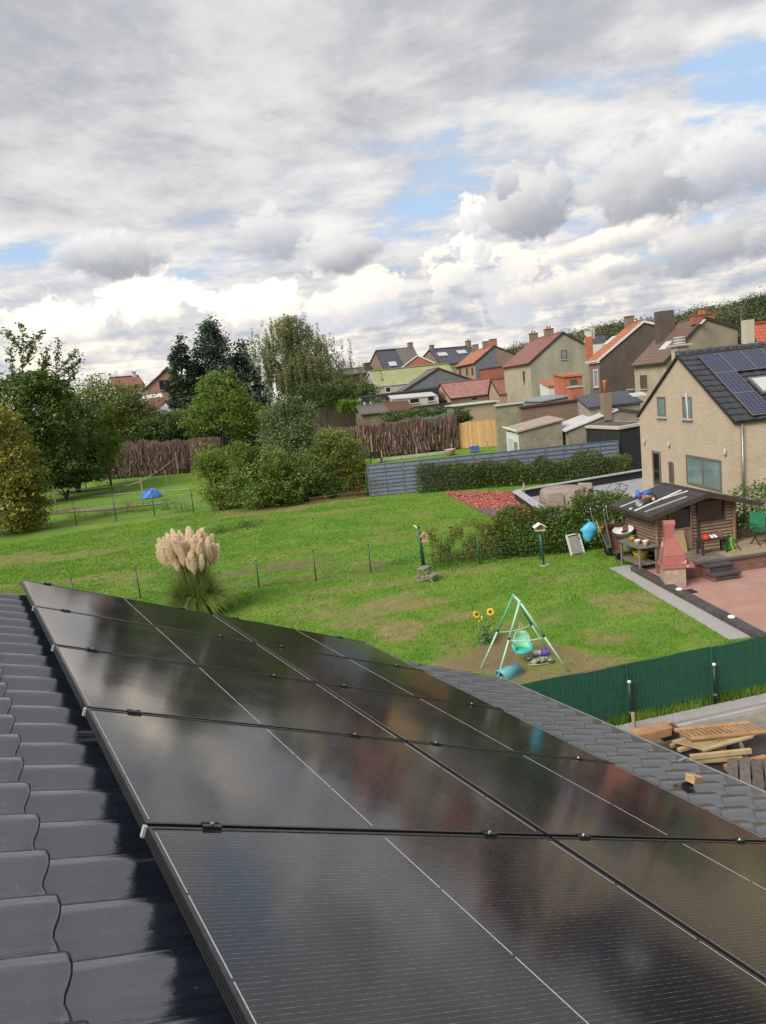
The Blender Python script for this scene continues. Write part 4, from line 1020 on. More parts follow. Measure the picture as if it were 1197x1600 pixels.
# ------------------------------------------------------------------ sunflowers
def sunflowers():
    b = G(760, 1005); r = np.random.default_rng(9)
    t = thing('sunflower_plant', 'sunflowers with yellow heads growing beside the swing', 'plant', b)
    MS = mat('green_stem', (.16, .22, .06), (.10, .16, .04), 10, .8); ML = leaf_mat('sunflower_leaf', (.10, .19, .06), (.16, .24, .10), (.07, .14, .04)); MP = plain('sunflower_petal', (.80, .52, .02), .7); MD = plain('sunflower_disc', (.10, .05, .02), .9)
    view = CAM - b; view /= np.linalg.norm(view)
    for (px, py, sc_) in ((744, 960, .72), (766, 956, .72), (751, 967, .66), (771, 967, .6), (765, 981, .45)):
        d = ray(px, py); tt = np.dot(b - CAM, d) / np.dot(d, d); h = CAM + d * tt
        mid = (b + h) / 2 + np.array([r.normal() * .04, r.normal() * .04, 0]); MB().tube([b + np.array([r.normal() * .05, r.normal() * .05, 0]), mid, h], [.014, .012, .009], 6).build('stem', MS, t, True)
        nrm = view * .7 + np.array([r.normal() * .4, r.normal() * .4, .3]); nrm /= np.linalg.norm(nrm); a = np.cross(nrm, UPV); a /= np.linalg.norm(a); c = np.cross(nrm, a)
        hd = MB().lathe(h, [(.055 * sc_, 0), (.06 * sc_, .015), (.04 * sc_, .028)], 12, nrm).build('flower_head', MD, t)
        V = []; Fc = []; n = 16
        for k in range(n):
            q = 2 * math.pi * k / n + r.normal() * .08; e = a * math.cos(q) + c * math.sin(q); f = -a * math.sin(q) + c * math.cos(q); l = sc_ * r.uniform(.115, .14)
            i = len(V); V += [h + e * .045 * sc_ + nrm * .012, h + e * l * .7 + f * .026 * sc_ + nrm * .014, h + e * l + nrm * .0, h + e * l * .7 - f * .026 * sc_ + nrm * .014]; Fc.append((i, i + 1, i + 2, i + 3))
        MB().add(V, Fc).build('petals', MP, hd)
        for k in range(4):
            f_ = r.uniform(.25, .9); p = b + (h - b) * f_; q = r.uniform(0, 6.28); e = np.array([math.cos(q), math.sin(q), -.25]); g = np.cross(e, UPV); l = r.uniform(.12, .22)
            MB().add([p, p + e * l * .5 + g * l * .38 + UPV * .03, p + e * l, p + e * l * .5 - g * l * .38 + UPV * .03], [(0, 1, 2, 3)]).build('leaf', ML, t)
    fol = [b + np.array([r.normal() * .1, r.normal() * .1, r.uniform(.02, .35)]) for _ in range(120)]
    foliage('weeds', np.array(fol), .09, ML, t, r)
sunflowers()
# ------------------------------------------------------------------ step stool
def stool():
    p = G(668, 908); a = A(-62); b = A(28)      # a: front of stool
    t = thing('step_stool', 'small weathered two-step wooden stool standing on the lawn', 'stool', p); MG = mat('grey_wood', (.27, .235, .205), (.19, .165, .145), 8, .85, .2, 40, rnd=.1)
    MB().obox(p - a * .08 + UPV * .42, a * .14, b * .21, UPV * .014).build('top_step', MG, t, False, .006); MB().obox(p + a * .20 + UPV * .21, a * .11, b * .21, UPV * .013).build('lower_step', MG, t, False, .006)
    for s in (-1, 1):
        MB().bar(p + b * s * .18 + a * .30, p + b * s * .18 - a * .04 + UPV * .405, .03, .055, A(90)).build('leg', MG, t); MB().bar(p + b * s * .18 - a * .24, p + b * s * .18 - a * .14 + UPV * .405, .03, .055, A(90)).build('leg', MG, t)
        MB().bar(p + b * s * .16 + a * .28 + UPV * .19, p + b * s * .16 - a * .2 + UPV * .19, .022, .035).build('stretcher', MG, t)
        MB().bar(p + b * s * .2 + a * .30 + UPV * .20, p + b * s * .2 - a * .2 + UPV * .05, .018, .03).build('brace', MG, t)
    MB().bar(p - b * .17 - a * .21 + UPV * .1, p + b * .17 - a * .21 + UPV * .3, .018, .03).build('brace', MG, t)
stool()
# ------------------------------------------------------------------ bird house on a double post, bird feeder
def birds():
    p = G(662, 893); t = thing('bird_house', 'pale wooden bird house', 'bird house', p)
    del_ = None
    bp = thing('double_post', 'pair of green posts carrying the wooden bird house', 'post', p)
    MB().tube([p + A(0) * -.03, p + A(0) * -.03 + UPV * 1.42], .035, 8).build('post', M_GREEN, bp, True); MB().tube([p + A(0) * .07, p + A(0) * -.0 + UPV * 1.3], .03, 8).build('strut', M_GREEN, bp, True)
    MB().bar(p + A(0) * -.03 + UPV * 1.40 + A(-30) * -.0, p + UPV * 1.52 - A(-30) * .16 + A(60) * .1, .03, .03).build('arm', M_WHITE, bp); MB().lathe(p + A(0) * -.03 + UPV * 1.42, [(.042, 0), (.042, .04), (.01, .05)], 8).build('cap', M_RUBBER, bp)
    h = p + A(-35) * .13 - A(60) * .04 + UPV * 1.02; a, b = A(-30), A(60); MW = mat('pale_birdhouse_wood', (.55, .42, .28), (.46, .34, .22), 14, .8); ML2 = mat('birdhouse_front', (.42, .22, .13), (.36, .19, .11), 14, .8)
    t.location = tuple(h); OFF[t.name] = h; t['label'] = 'small pale wooden bird house with pitched roof fixed to green posts'
    MB().prism([h + a * -.09 + b * -.08, h + a * .09 + b * -.08, h + a * .09 + b * -.08 + UPV * .15, h + b * -.08 + UPV * .24, h - a * .09 + b * -.08 + UPV * .15], b * .16).build('box', ML2, t)
    for s in (-1, 1): MB().bar(h + a * s * .13 + UPV * .125, h + UPV * .258, .21, .016, np.array([0, 0, 1.0]) + a * s * .8).build('roof_board', MW, t)
    MB().obox(h - UPV * .01, a * .11, b * .1, UPV * .01).build('floor', MW, t); MB().lathe(h - b * .083 + UPV * .13, [(.022, 0), (.022, .004)], 10, -b).build('entrance_hole', M_RUBBER, t)
    p = G(850, 884); t = thing('bird_feeder', 'green post bird feeder with little pale roof on the lawn', 'bird feeder', p); q = p + A(120) * .05
    MB().tube([p, q + UPV * 1.12], .03, 8).build('post', M_GREEN, t, True); MB().obox(p + A(0) * .06 + UPV * .012, A(10) * .16, A(100) * .09, UPV * .012).build('foot_slab', M_CONC, t)
    MB().obox(q + UPV * 1.13, a * .15, b * .13, UPV * .012).build('tray', MW, t)
    for i in (-1, 1):
        for j in (-1, 1): MB().bar(q + a * i * .12 + b * j * .1 + UPV * 1.14, q + a * i * .12 + b * j * .1 + UPV * 1.25, .02, .02).build('corner', MW, t)
    for s in (-1, 1): MB().bar(q + a * s * .19 + UPV * 1.22, q + UPV * 1.34, .30, .018, UPV + a * s * .8).build('roof_board', M_WHITE, t)
birds()
# ------------------------------------------------------------------ low wire fence across the lawn
M_WIRE = mat('thin_green_wire', (.03, .10, .06), (.05, .12, .08), 10, .5)
def wire_fence(name, label, posts, h, sp, lean, mat_post=M_GREEN, rw=.0022, every=.30, rp=.022, group=None):
    t = thing(name, label, 'fence', posts[0], group)
    tops = []
    for i, p in enumerate(posts):
        q = p + UPV * (h * lean[i % len(lean)]) + A(i * 70) * .02; MB().tube([p, q], rp, 7).build('post', mat_post, t, True); MB().lathe(q, [(rp * 1.25, 0), (rp * 1.25, .02), (.005, .03)], 7).build('post_cap', M_RUBBER, t); tops.append(q)
    for a, b in zip(posts[:-1], posts[1:]):
        m_ = MB()
        for k in range(int(h * .92 / sp) + 1): m_.bar(a + UPV * (.04 + k * sp), b + UPV * (.04 + k * sp), rw * 2, rw * 2)
        L_ = np.linalg.norm(b - a); n = int(L_ / every)
        for k in range(1, n): c = a + (b - a) * k / n; m_.bar(c + UPV * .03, c + UPV * (h * .9), rw * 1.5, rw * 1.5)
        m_.build('wire_mesh', M_WIRE, t)
    return t
mid = [G(0, 962), G(118, 947), G(220, 936), G(318, 927), G(405, 918), G(494, 908), G(580, 896), G(662, 890), G(750, 882), G(845, 874)]
wire_fence('wire_fence', 'low green wire fence with thin posts crossing the middle of the lawn', mid, .95, .15, [1.0, .95, 1.05])
# ------------------------------------------------------------------ pampas grass
def pampas():
    b = G(310, 960); r = np.random.default_rng(17)
    t = thing('pampas_grass', 'tall pampas grass clump with pale pink feathery plumes', 'plant', b)
    MB_ = leaf_mat('pampas_blades', (.17, .24, .05), (.25, .31, .09), (.12, .18, .04), .35); MPL = leaf_mat('pampas_plume', (.94, .82, .67), (.97, .89, .76), (.90, .75, .58), .35, 3)
    n = 3800; az = r.uniform(0, 2 * math.pi, n); L = r.uniform(1.0, 1.9, n); out = r.uniform(.05, 1.0, n); wd = r.uniform(.012, .018, n)
    V = []; 
    st = np.stack([b[0] + .34 * np.cos(az) * r.random(n), b[1] + .34 * np.sin(az) * r.random(n), 0 * az], -1)
    e = np.stack([np.cos(az), np.sin(az), 0 * az], -1); g = np.stack([-np.sin(az), np.cos(az), 0 * az], -1)
    segs = 5; rows = []
    for k in range(segs + 1):
        f = k / segs; ho = out * L * .72 * f ** 1.5; hz = L * (f * (1.05 - .2 * out) - .72 * out * f ** 2.3)
        p = st + e * ho[:, None] + UPV * np.maximum(hz, .02)[:, None]; w = wd * (1 - .8 * f)
        rows.append(np.stack([p - g * w[:, None], p + g * w[:, None]], 1))
    V = np.stack(rows, 1).reshape(-1, 3); k2 = 2 * (segs + 1)
    Fq = np.concatenate([np.stack([np.arange(n) * k2 + 2 * k, np.arange(n) * k2 + 2 * k + 1, np.arange(n) * k2 + 2 * k + 3, np.arange(n) * k2 + 2 * k + 2], -1) for k in range(segs)])
    raw('blades', V, Fq, MB_, t)
    # plumes: a few shared feathery spindles
    variants = []
    for v in range(5):
        m = 900; f = r.random(m) ** .8; rad = .088 * np.sin(np.clip(f * 1.02, 0, 1) ** .75 * math.pi) ** .8 * r.random(m) ** .5 + .006; q = r.uniform(0, 6.28, m); bend = .05 * f * f
        P = np.stack([rad * np.cos(q) + bend, rad * np.sin(q), f * .46], -1)
        d = np.stack([np.cos(q) * .45 + .25, np.sin(q) * .45, np.ones(m)], -1); d /= np.linalg.norm(d, axis=1)[:, None]; s_ = np.cross(d, r.normal(size=(m, 3))); s_ /= np.linalg.norm(s_, axis=1)[:, None]
        l = r.uniform(.06, .15, m)[:, None]; w = .006
        VV = np.stack([P - d * l * .5 - s_ * w, P - d * l * .5 + s_ * w, P + d * l * .5 + s_ * w * .6, P + d * l * .5 - s_ * w * .6], 1).reshape(-1, 3)
        me = bpy.data.meshes.new('plume'); me.from_pydata(VV.tolist(), [], np.arange(4 * m).reshape(-1, 4).tolist()); me.materials.append(MPL); variants.append(me)
    MS = mat('pampas_stalk', (.30, .29, .13), (.22, .23, .09), 9, .8)
    for k in range(110):
        q = 2 * math.pi * k / 110 * 7.3; o = .08 + .62 * math.sqrt(r.random()); h = r.uniform(1.50, 1.98) - .35 * max(0, o - .45) + .08 * math.sin(q)
        p = b + np.array([math.cos(q) * o, math.sin(q) * o, h]); W = np.eye(4); rz = q + r.normal() * .4; tl = .05 + .28 * o
        Rm = Matrix.Rotation(rz, 3, 'Z') @ Matrix.Rotation(tl * r.uniform(.2, 1.3), 3, 'Y'); sc_ = r.uniform(.85, 1.15)
        W[:3, :3] = np.array(Rm) * sc_; W[:3, 3] = p; place('plume', variants[k % 5], W, t)
        MB().tube([b + np.array([math.cos(q) * .1, math.sin(q) * .1, .3]), b + np.array([math.cos(q) * o * .6, math.sin(q) * o * .6, h * .6]), p + UPV * .03], [.006, .005, .004], 4, False).build('stalk', MS, t)
pampas()
# ------------------------------------------------------------------ hedge between the two lawns
def hedge_run(name, label, a, b, w, h, n, size, mts, seed, stems=8, holes=.0, group=None, top=.12, z0=.05, cat='hedge'):
    r = np.random.default_rng(seed); a = np.array(a, float); b = np.array(b, float); d = b - a; L = np.linalg.norm(d); d /= L; s = np.array([-d[1], d[0], 0])
    t = thing(name, label, cat, (a + b) / 2 * [1, 1, 0], group)
    tot = sum(f for _, f in mts)
    for q, (mt_, f) in enumerate(mts):
        m = int(n * f / tot); u = r.random(m); side = r.random(m)
        lump = vnoise(u * L * 1.0 + seed, u * 0 + q * 9, .7, seed)
        hh = h * (1 - top + 2 * top * lump) * (1 + top * (vnoise(u * L + 7, u * 0 + 3, 2.1, seed + 5) - .5)); ww = w * (.8 + .4 * vnoise(u * L + 40, u * 0, .6, seed + 3))
        rr = 1 - .45 * r.random(m) ** 2.2; th = r.uniform(-.3, math.pi + .3, m); 
        o = np.cos(th) * rr * ww / 2; z = np.where(np.sin(th) > 0, z0 + (hh - z0) * np.clip(np.sin(th) * 1.25, 0, 1) * rr, z0 + r.random(m) * hh * .5)
        low = r.random(m) < .45; z = np.where(low, z0 + r.random(m) * (hh - z0) * .95, z); o = np.where(low, np.sign(o) * ww / 2 * (.75 + .3 * r.random(m)), o)
        P = a + d * (u * L)[:, None] + s * o[:, None] + UPV * z[:, None] + r.normal(size=(m, 3)) * .05
        if holes:
            k = fbm(u * L, z, .5, seed + 7, 3) > holes * .5 + .2; P = P[k]
        foliage('foliage', P, size, mt_, t, r)
    for k in range(stems):
        p = a + d * L * (k + .5 + r.normal() * .2) / stems + s * r.normal() * w * .08; q = p + np.array([r.normal() * .12, r.normal() * .12, h * r.uniform(.55, .85)])
        MB().tube([p * [1, 1, 0], (p + q) / 2 + np.array([r.normal() * .05, r.normal() * .05, 0]), q], [.022, .016, .008], 5, False).build('stem', M_BARK, t)
    return t
hedge_run('hedge_shrub', 'thin yellowing hedge shrub beside the bird house post', G(672, 879), G(726, 875), .5, 1.15, 2600, .085, [(LM_YEL, 2), (LM_HEDGE, 1)], 31, 5, .55)
hedge_run('hedge_shrub', 'sparse reddish-green hedge shrub with bare pale stem, between yellow one and dense hedge', G(728, 875), G(778, 870), .55, 1.2, 2600, .085, [(LM_YEL, 1), (LM_RED, 1), (LM_HEDGE, 1)], 32, 5, .55)
hedge_run('hedge', 'dense leafy green hedge behind the bird feeder and grey crate', G(776, 871), G(905, 858), .8, 1.5, 11000, .09, [(LM_HEDGE, 5), (LM_YEL, .8)], 33, 10, .0)
hedge_run('hedge', 'tall dark green hedge between blue bag and playhouse', G(900, 857), G(985, 848), .9, 1.6, 9000, .09, [(LM_HEDGE, 5), (LM_YEL, .5)], 34, 6, .0)
r_ = np.random.default_rng(77)
for (px, py, lab) in ((700, 884, 'low green weeds at the foot of the yellowing shrub'), (760, 876, 'low green weeds at the foot of the reddish shrub'), (625, 880, 'bright leafy weeds by the fence left of bird house')):
    c = G(px, py); P = c + np.stack([r_.normal(size=500) * .55, r_.normal(size=500) * .25, np.abs(r_.normal(size=500)) * .12], -1); t = thing('weed_patch', lab, 'plant', c); foliage('foliage', P, .07, LM_HEDGE if px > 650 else leaf_mat('lush_weed', (.07, .19, .03), (.11, .24, .04)), t, r_)
    MB().tube([c, c + UPV * .2], .006, 4).build('stem', M_BARK, t)
# ------------------------------------------------------------------ grey crate, blue bag and the clutter left of the playhouse
def clutter():
    p = G(903, 866); a = A(-12); b = A(78); up = UPV * .93 + b * .36
    t = thing('plastic_crate', 'grey slatted plastic crate leaning against the hedge', 'crate', p)
    MB().obox(p + up * .31, a * .20, np.cross(a, up) * .02, up * .29).build('panel', M_GPLAST, t, False, .008)
    for s in (-1, 1):
        MB().obox(p + a * s * .235 + up * .34, a * .018, np.cross(a, up) * .03, up * .34).build('rail', M_WHITE, t)
        for k in range(6): MB().obox(p + a * s * .215 + up * (.08 + k * .11), a * .03, np.cross(a, up) * .025, up * .025).build('slat', M_WHITE, t)
    MB().obox(p + up * .66, a * .25, np.cross(a, up) * .03, up * .02).build('rail', M_WHITE, t)
    c = G(922, 830, .95); MBL = mat('turquoise_bag', (.09, .44, .66), (.07, .36, .56), 10, .45, .3, 14)
    r = np.random.default_rng(4); n1, n2 = 9, 14; V = []; Fc = []
    t = thing('blue_bag', 'bright turquoise bag hanging on the hedge above the crate', 'bag', c - UPV * .3)
    for i in range(n1):
        f = i / (n1 - 1)
        for j in range(n2):
            q = 2 * math.pi * j / n2; rad = .24 * math.sin(math.pi * min(.97, .08 + f * .9)) ** .7 * (1 + .16 * math.sin(5 * q + 7 * f)) * (1.15 if f > .5 else .85)
            V.append(c + A(-30) * rad * math.cos(q) * 1.0 + A(60) * rad * math.sin(q) * .5 + UPV * (-.30 + .58 * f) + A(-30) * (.10 * f - .08))
    for i in range(n1 - 1):
        for j in range(n2): Fc.append((i * n2 + j, i * n2 + (j + 1) % n2, (i + 1) * n2 + (j + 1) % n2, (i + 1) * n2 + j))
    MB().add(V, Fc + [tuple(range((n1 - 1) * n2, n1 * n2))]).build('bag', MBL, t, True); MB().tube([c + UPV * .26, c + UPV * .36 + A(60) * .1, c + UPV * .3 + A(60) * .3], .01, 5).build('strap', MBL, t)
    p = G(938, 827, .85); t = thing('flower_pot', 'small yellow pot hanging on the hedge', 'pot', p); MB().lathe(p - UPV * .1, [(.05, 0), (.08, .02), (.10, .15), (.11, .16), (.11, .18), (.09, .18), (.085, .14)], 12).build('pot', M_YEL, t, True); foliage('leaves', p + UPV * .14 + r.normal(size=(120, 3)) * [.09, .09, .05], .07, LM_RED, t, r)
    p0 = G(873, 862); p1 = G(905, 822, .9); o = MB().tube([p0, p1], .014, 6).build('pole', M_BARK); tag(o, 'thin leaning stick against the hedge left of the crate', 'stick')
    # wheelbarrows
    def barrow(px, py, az, label, tilt, mtray, group='wheelbarrows beside the playhouse'):
        p = G(px, py); a = A(az); b = A(az + 90); t = thing('wheelbarrow', label, 'wheelbarrow', p, group)
        R3 = lambda x, y, z: p + a * (x * math.cos(tilt) - z * math.sin(tilt)) + b * y + UPV * (x * math.sin(tilt) + z * math.cos(tilt))
        w = R3(0, 0, 0) + UPV * .19
        MB().lathe(w - b * .045, [(.10, 0), (.18, .0), (.19, .03), (.19, .06), (.18, .09), (.10, .09)], 20, b).build('tyre', M_RUBBER, t, True); MB().lathe(w - b * .03, [(.03, -.02), (.105, 0), (.105, .06), (.03, .08)], 14, b).build('rim', M_STEEL, t)
        for s in (-1, 1):
            MB().tube([w + b * s * .08, w + R3(.35, s * .2, .12) - p, w + R3(.75, s * .25, .18) - p, w + R3(1.25, s * .28, .28) - p, w + R3(1.35, s * .28, .36) - p], .016, 7).build('handle', M_STEEL, t, True)
            MB().tube([w + R3(.75, s * .25, .16) - p, w + R3(.72, s * .22, -.15) - p], .014, 6).build('leg', M_STEEL, t, True)
        q = [w + R3(x, y, z) - p for x, y, z in ((.12, -.14, .16), (.72, -.17, .16), (.72, .17, .16), (.12, .14, .16), (-.08, -.27, .42), (.85, -.30, .42), (.85, .30, .42), (-.08, .27, .42))]
        o = MB().add(q, [(3, 2, 1, 0), (0, 1, 5, 4), (1, 2, 6, 5), (2, 3, 7, 6), (3, 0, 4, 7)]).build('tray', mtray, t); o.modifiers.new('thickness', 'SOLIDIFY').thickness = .012
    barrow(966, 874, 60, 'rusty upright wheelbarrow with silver wheel rim, nearest the path', 1.15, M_RUST); barrow(951, 868, 75, 'second upright wheelbarrow with plain black wheel, behind the rusty one', 1.0, M_STEEL)
    p = G(983, 874); t = thing('rain_barrel', 'rusty barrel with faded green side, beside the wheelbarrows', 'barrel', p)
    MB().lathe(p, [(.20, 0), (.215, .02), (.22, .25), (.24, .5), (.23, .78), (.22, .8)], 18).build('body', mat('faded_green_barrel', (.12, .26, .10), (.20, .12, .07), 2.2, .7, grime=.5), t, True)
    for z in (.25, .52): MB().lathe(p + UPV * z, [(.225, -.015), (.246, 0), (.225, .015)], 18).build('hoop', M_RUST, t, True)
    c = G(973, 834, .85); t = thing('wash_basin', 'dirty white plastic basin resting on the barrel', 'basin', p + UPV * .80); c = p + UPV * .80 - A(-20) * .12
    MB().lathe(c, [(.16, 0), (.24, .02), (.30, .15), (.32, .17), (.30, .175), (.22, .04), (.14, .03)], 18, UPV + A(200) * .25).build('bowl', M_WHITE, t, True); MB().lathe(c + UPV * .05, [(.07, 0), (.09, .03), (.05, .06)], 9).build('rag', M_RUBBER, t, True)
    # potting bench
    p = pf.w(PHD['s0'] - .42, 0, .30); t = thing('potting_bench', 'grey wooden potting bench left of the playhouse, cluttered with pots', 'bench', p); a, b = dy, -dx
    for k in range(4): MB().obox(p + b * (-.24 + .16 * k) + UPV * .72, a * .62, b * .075, UPV * .014).build('top_board', M_GREYBOARD, t)
    for i in (-1, 1):
        for j in (-1, 1): MB().bar(p + a * i * .55 + b * j * .25, p + a * i * .55 + b * j * .25 + UPV * .705, .06, .06).build('leg', M_GREYBOARD, t)
    for k in range(3): MB().obox(p + b * (-.2 + .2 * k) + UPV * .22, a * .55, b * .08, UPV * .012).build('shelf_board', M_GREYBOARD, t)
    items = [(-.42, 0, M_WHITE, .07, .16, 'tall white cup at the left end of the potting bench'), (-.22, -.1, M_YEL, .10, .10, 'yellow tub on the potting bench'), (-.1, .08, M_WHITE, .09, .12, 'pale bowl in the middle of the potting bench'), (.12, -.1, M_RED, .09, .08, 'red bowl on the potting bench'), (.3, .05, M_ORANGE, .08, .1, 'orange pot on the potting bench'), (.46, -.05, M_JGREEN, .07, .12, 'green pot at the playhouse end of the potting bench')]
    for (u, v, mt_, rr, hh, lab) in items:
        q = p + a * u + b * v + UPV * .735; o = MB().lathe(q, [(rr * .7, 0), (rr, hh * .9), (rr * 1.08, hh), (rr * .95, hh), (rr * .7, hh * .3)], 12).build('garden_pot', mt_, None, True); tag(o, lab, 'pot', 'pots on the potting bench')
    q = p + UPV * .235 + a * .1 - b * .1; o = MB().lathe(q, [(.16, 0), (.2, .18), (.22, .2), (.2, .2), (.16, .05)], 14).build('plastic_tub', M_YEL, None, True); tag(o, 'dull yellow tub on the lower shelf of the potting bench', 'tub')
    q = G(1004, 878) - dy * .05; t = thing('bucket', 'white bucket with a flat lid on grass below the bench', 'bucket', q); MB().lathe(q, [(.12, 0), (.15, .24), (.16, .25)], 14).build('pail', M_WHITE, t, True); MB().obox(q + UPV * .27 - a * .1, a * .3, b * .13, UPV * .014).build('lid_board', M_GPLAST, t)
    o = MB().bar(G(995, 877), G(990, 876) + UPV * .7 + dy * .1, .03, .05).build('pole', M_GREYBOARD); tag(o, 'grey batten leaning beside the barrel', 'stick')
    o = MB().tube([G(1012, 868) + dy * .2, G(1012, 868) + dy * .3 + UPV * .9, G(985, 850) + UPV * .9 + dy * .2], .012, 6).build('bent_tube', M_STEEL); tag(o, 'bent metal tube over the bench clutter', 'tube')
    # chipboard leaning on the door
    a0 = pf.sz(1050, 868)[0]; q = pf.w(a0 + .16, DH, -.17); o = MB().prism([q - pf.a * .20, q + pf.a * .22, q + pf.a * .20 + UPV * .62 + pf.n * .13, q - pf.a * .22 + UPV * .64 + pf.n * .13], -pf.n * .014).build('chipboard_panel', mat('chipboard', (.42, .30, .16), (.34, .23, .11), 25, .85)); tag(o, 'tan chipboard panel leaning against the playhouse door', 'board')
    # table on the deck
    q = G(1113, 864, DH); t = thing('bench_table', 'low dark wooden bench on the deck under the playhouse window', 'bench', q); a, b = dx, dy
    for k in range(3): MB().obox(q + b * (-.12 + .12 * k) + UPV * .40, a * .42, b * .057, UPV * .014).build('top_slat', M_DWOOD, t)
    for i in (-1, 1):
        for j in (-1, 1): MB().bar(q + a * i * .36 + b * j * .13, q + a * i * .36 + b * j * .13 + UPV * .39, .05, .05).build('leg', M_DWOOD, t)
        MB().bar(q + a * i * .36 - b * .13 + UPV * .3, q + a * i * .36 + b * .13 + UPV * .3, .03, .05).build('rail', M_DWOOD, t)
    z = q + UPV * .415
    o = MB().lathe(z - a * .18, [(.11, 0), (.12, .03), (.11, .09), (.06, .14), (.0, .15)], 14).build('helmet', M_RED, None, True); tag(o, 'red helmet-like toy on the dark bench', 'toy')
    for k, (u, lab) in enumerate(((-.02, 'first white shoe beside red helmet on the bench'), (.10, 'second white shoe further from red helmet on the bench'))):
        o = MB().tube([z + a * u - b * .09 + UPV * .04, z + a * u + UPV * .05, z + a * u + b * .10 + UPV * .06], [.03, .045, .04], 8).build('shoe', M_WHITE, None, True); tag(o, lab, 'shoe', 'shoes on the bench')
    o = MB().box(z + a * .26 + UPV * .09, .1, .1, .18, -22).build('brown_box', M_DECKB, None, False, .01); tag(o, 'small brown box at the right end of the dark bench', 'box')
    q = G(1139, 859, DH); t = thing('sprayer_tank', 'green plastic garden sprayer with yellow hose on the deck', 'sprayer', q)
    MB().obox(q + UPV * .19, a * .13, b * .09, UPV * .18).build('tank', M_JGREEN, t, False, .03); MB().lathe(q + UPV * .36, [(.05, 0), (.05, .05), (.02, .06)], 10).build('cap', M_RUBBER, t)
    MB().tube([q - b * .1 + UPV * .34, q - b * .16 + UPV * .2 - a * .03, q - b * .2 + UPV * .02, q - b * .22 + a * .1 + UPV * .015], .012, 6).build('hose', M_YEL, t, True); MB().bar(q - b * .12 + a * .06 + UPV * .34, q - b * .25 + a * .2 + UPV * .0, .02, .02).build('strap', M_RUBBER, t)
    # green folding chair at the frame edge, planter behind
    q = G(1192, 850, DH); t = thing('folding_chair', 'green folding garden chair on the deck at the picture edge', 'chair', q)
    MB().obox(q + UPV * .42, a * .24, b * .22, UPV * .015).build('seat', M_GREEN, t, False, .006); MB().obox(q - a * .0 + b * .22 + UPV * .68, a * .24, b * .015, UPV * .22).build('backrest', plain('chair_green', (.03, .25, .12)), t, False, .006)
    for i in (-1, 1):
        MB().bar(q + a * i * .22 - b * .22, q + a * i * .22 + b * .18 + UPV * .42, .025, .025).build('leg', M_DWOOD, t); MB().bar(q + a * i * .22 + b * .22, q + a * i * .22 - b * .15 + UPV * .42, .025, .025).build('leg', M_DWOOD, t); MB().bar(q + a * i * .27 - b * .2 + UPV * .62, q + a * i * .27 + b * .2 + UPV * .62, .04, .025).build('armrest', M_GREEN, t)
    q = G(1168, 842, DH); t = thing('planter_box', 'dark red wooden planter box right of the playhouse', 'planter', q)
    for k in range(3): MB().obox(q + b * .2 + UPV * (.09 + .15 * k), a * .35, b * .014, UPV * .07).build('plank', M_DECKB, t)
    MB().obox(q + b * .40 + UPV * .22, a * .34, b * .18, UPV * .22).build('soil_box', M_DWOOD, t)
    foliage('leaves', q + b * .3 + UPV * .5 + r.normal(size=(500, 3)) * [.25, .2, .12], .07, LM_HEDGE, t, r); foliage('blossom', q - b * .0 + UPV * .45 + r.normal(size=(25, 3)) * [.3, .1, .1], .06, M_WHITE, t, r)
    c = G(1172, 846, DH) + dy * 1.2 - UPV * DH
    hedge_run('garden_shrub', 'dark green shrub beside the right corner of playhouse', c - dx * .6, c + dx * 2.6, 1.3, 1.75, 7000, .085, [(LM_HEDGE, 1)], 51, 6, cat='shrub')
clutter()
# ------------------------------------------------------------------ green screened fence, kerb and our yard
M_NET = None
def netting():
    mt, nt, bs, out = new_mat('green_screen_netting'); P = npos(nt); n = nnoise(nt, P, 6, 5, .6)
    wire(nt, bs, 'Base Color', nmix(nt, n, (.012, .070, .040, 1), (.020, .10, .058, 1))); wire(nt, bs, 'Roughness', .75)
    v, _ = wall_coords(nt); sp = nd(nt, 'ShaderNodeSeparateXYZ'); nt.links.new(v, sp.inputs[0])
    nbump(nt, bs, nmath(nt, 'SINE', nmath(nt, 'MULTIPLY', sp.outputs[0], 42.0)), .15, .01); return mt
M_NET = netting()
M_YARD = mat('trodden_yard', (.30, .27, .22), (.20, .18, .145), 3, .95, .6, 50, grime=.3)
sheet('yard', ccw([tuple(p) for p in YARD]), -.012, M_YARD, .0)
FA, FB = G(790, 1074, 1.07), G(1197, 993, 1.07); FA[2] = FB[2] = 0
fd = FB - FA; fd /= np.linalg.norm(fd); fn = np.array([-fd[1], fd[0], 0]); FB = FB + fd * 2.6; FA = FA - fd * 2.0
LF = np.linalg.norm(FB - FA)
gf = thing('screen_fence', 'dark green screened wire fence between lawn and yard', 'fence', FA)
nseg = 44; V = []; r = np.random.default_rng(8)
for i in range(nseg + 1):
    f = i / nseg * LF
    for z in (.16, .45, .75, 1.06): V.append(FA + fd * f + fn * (.012 * math.sin(f * 2.3 + z * 2) + .006 * r.normal()) + UPV * (z + (.008 * math.sin(f * 5.0) if z > 1 else 0)))
raw('netting', V, [(i * 4 + k, i * 4 + 4 + k, i * 4 + 5 + k, i * 4 + 1 + k) for i in range(nseg) for k in range(3)], M_NET, gf, True)
m_ = MB(); f = 0
while f < LF: m_.bar(FA + fd * f - fn * .045 + UPV * .06, FA + fd * f - fn * .045 + UPV * 1.10, .005, .005); f += .07
for k in range(7): m_.bar(FA - fn * .045 + UPV * (.1 + .165 * k), FB - fn * .045 + UPV * (.1 + .165 * k), .005, .005)
m_.build('wire_panel', M_GREEN, gf)
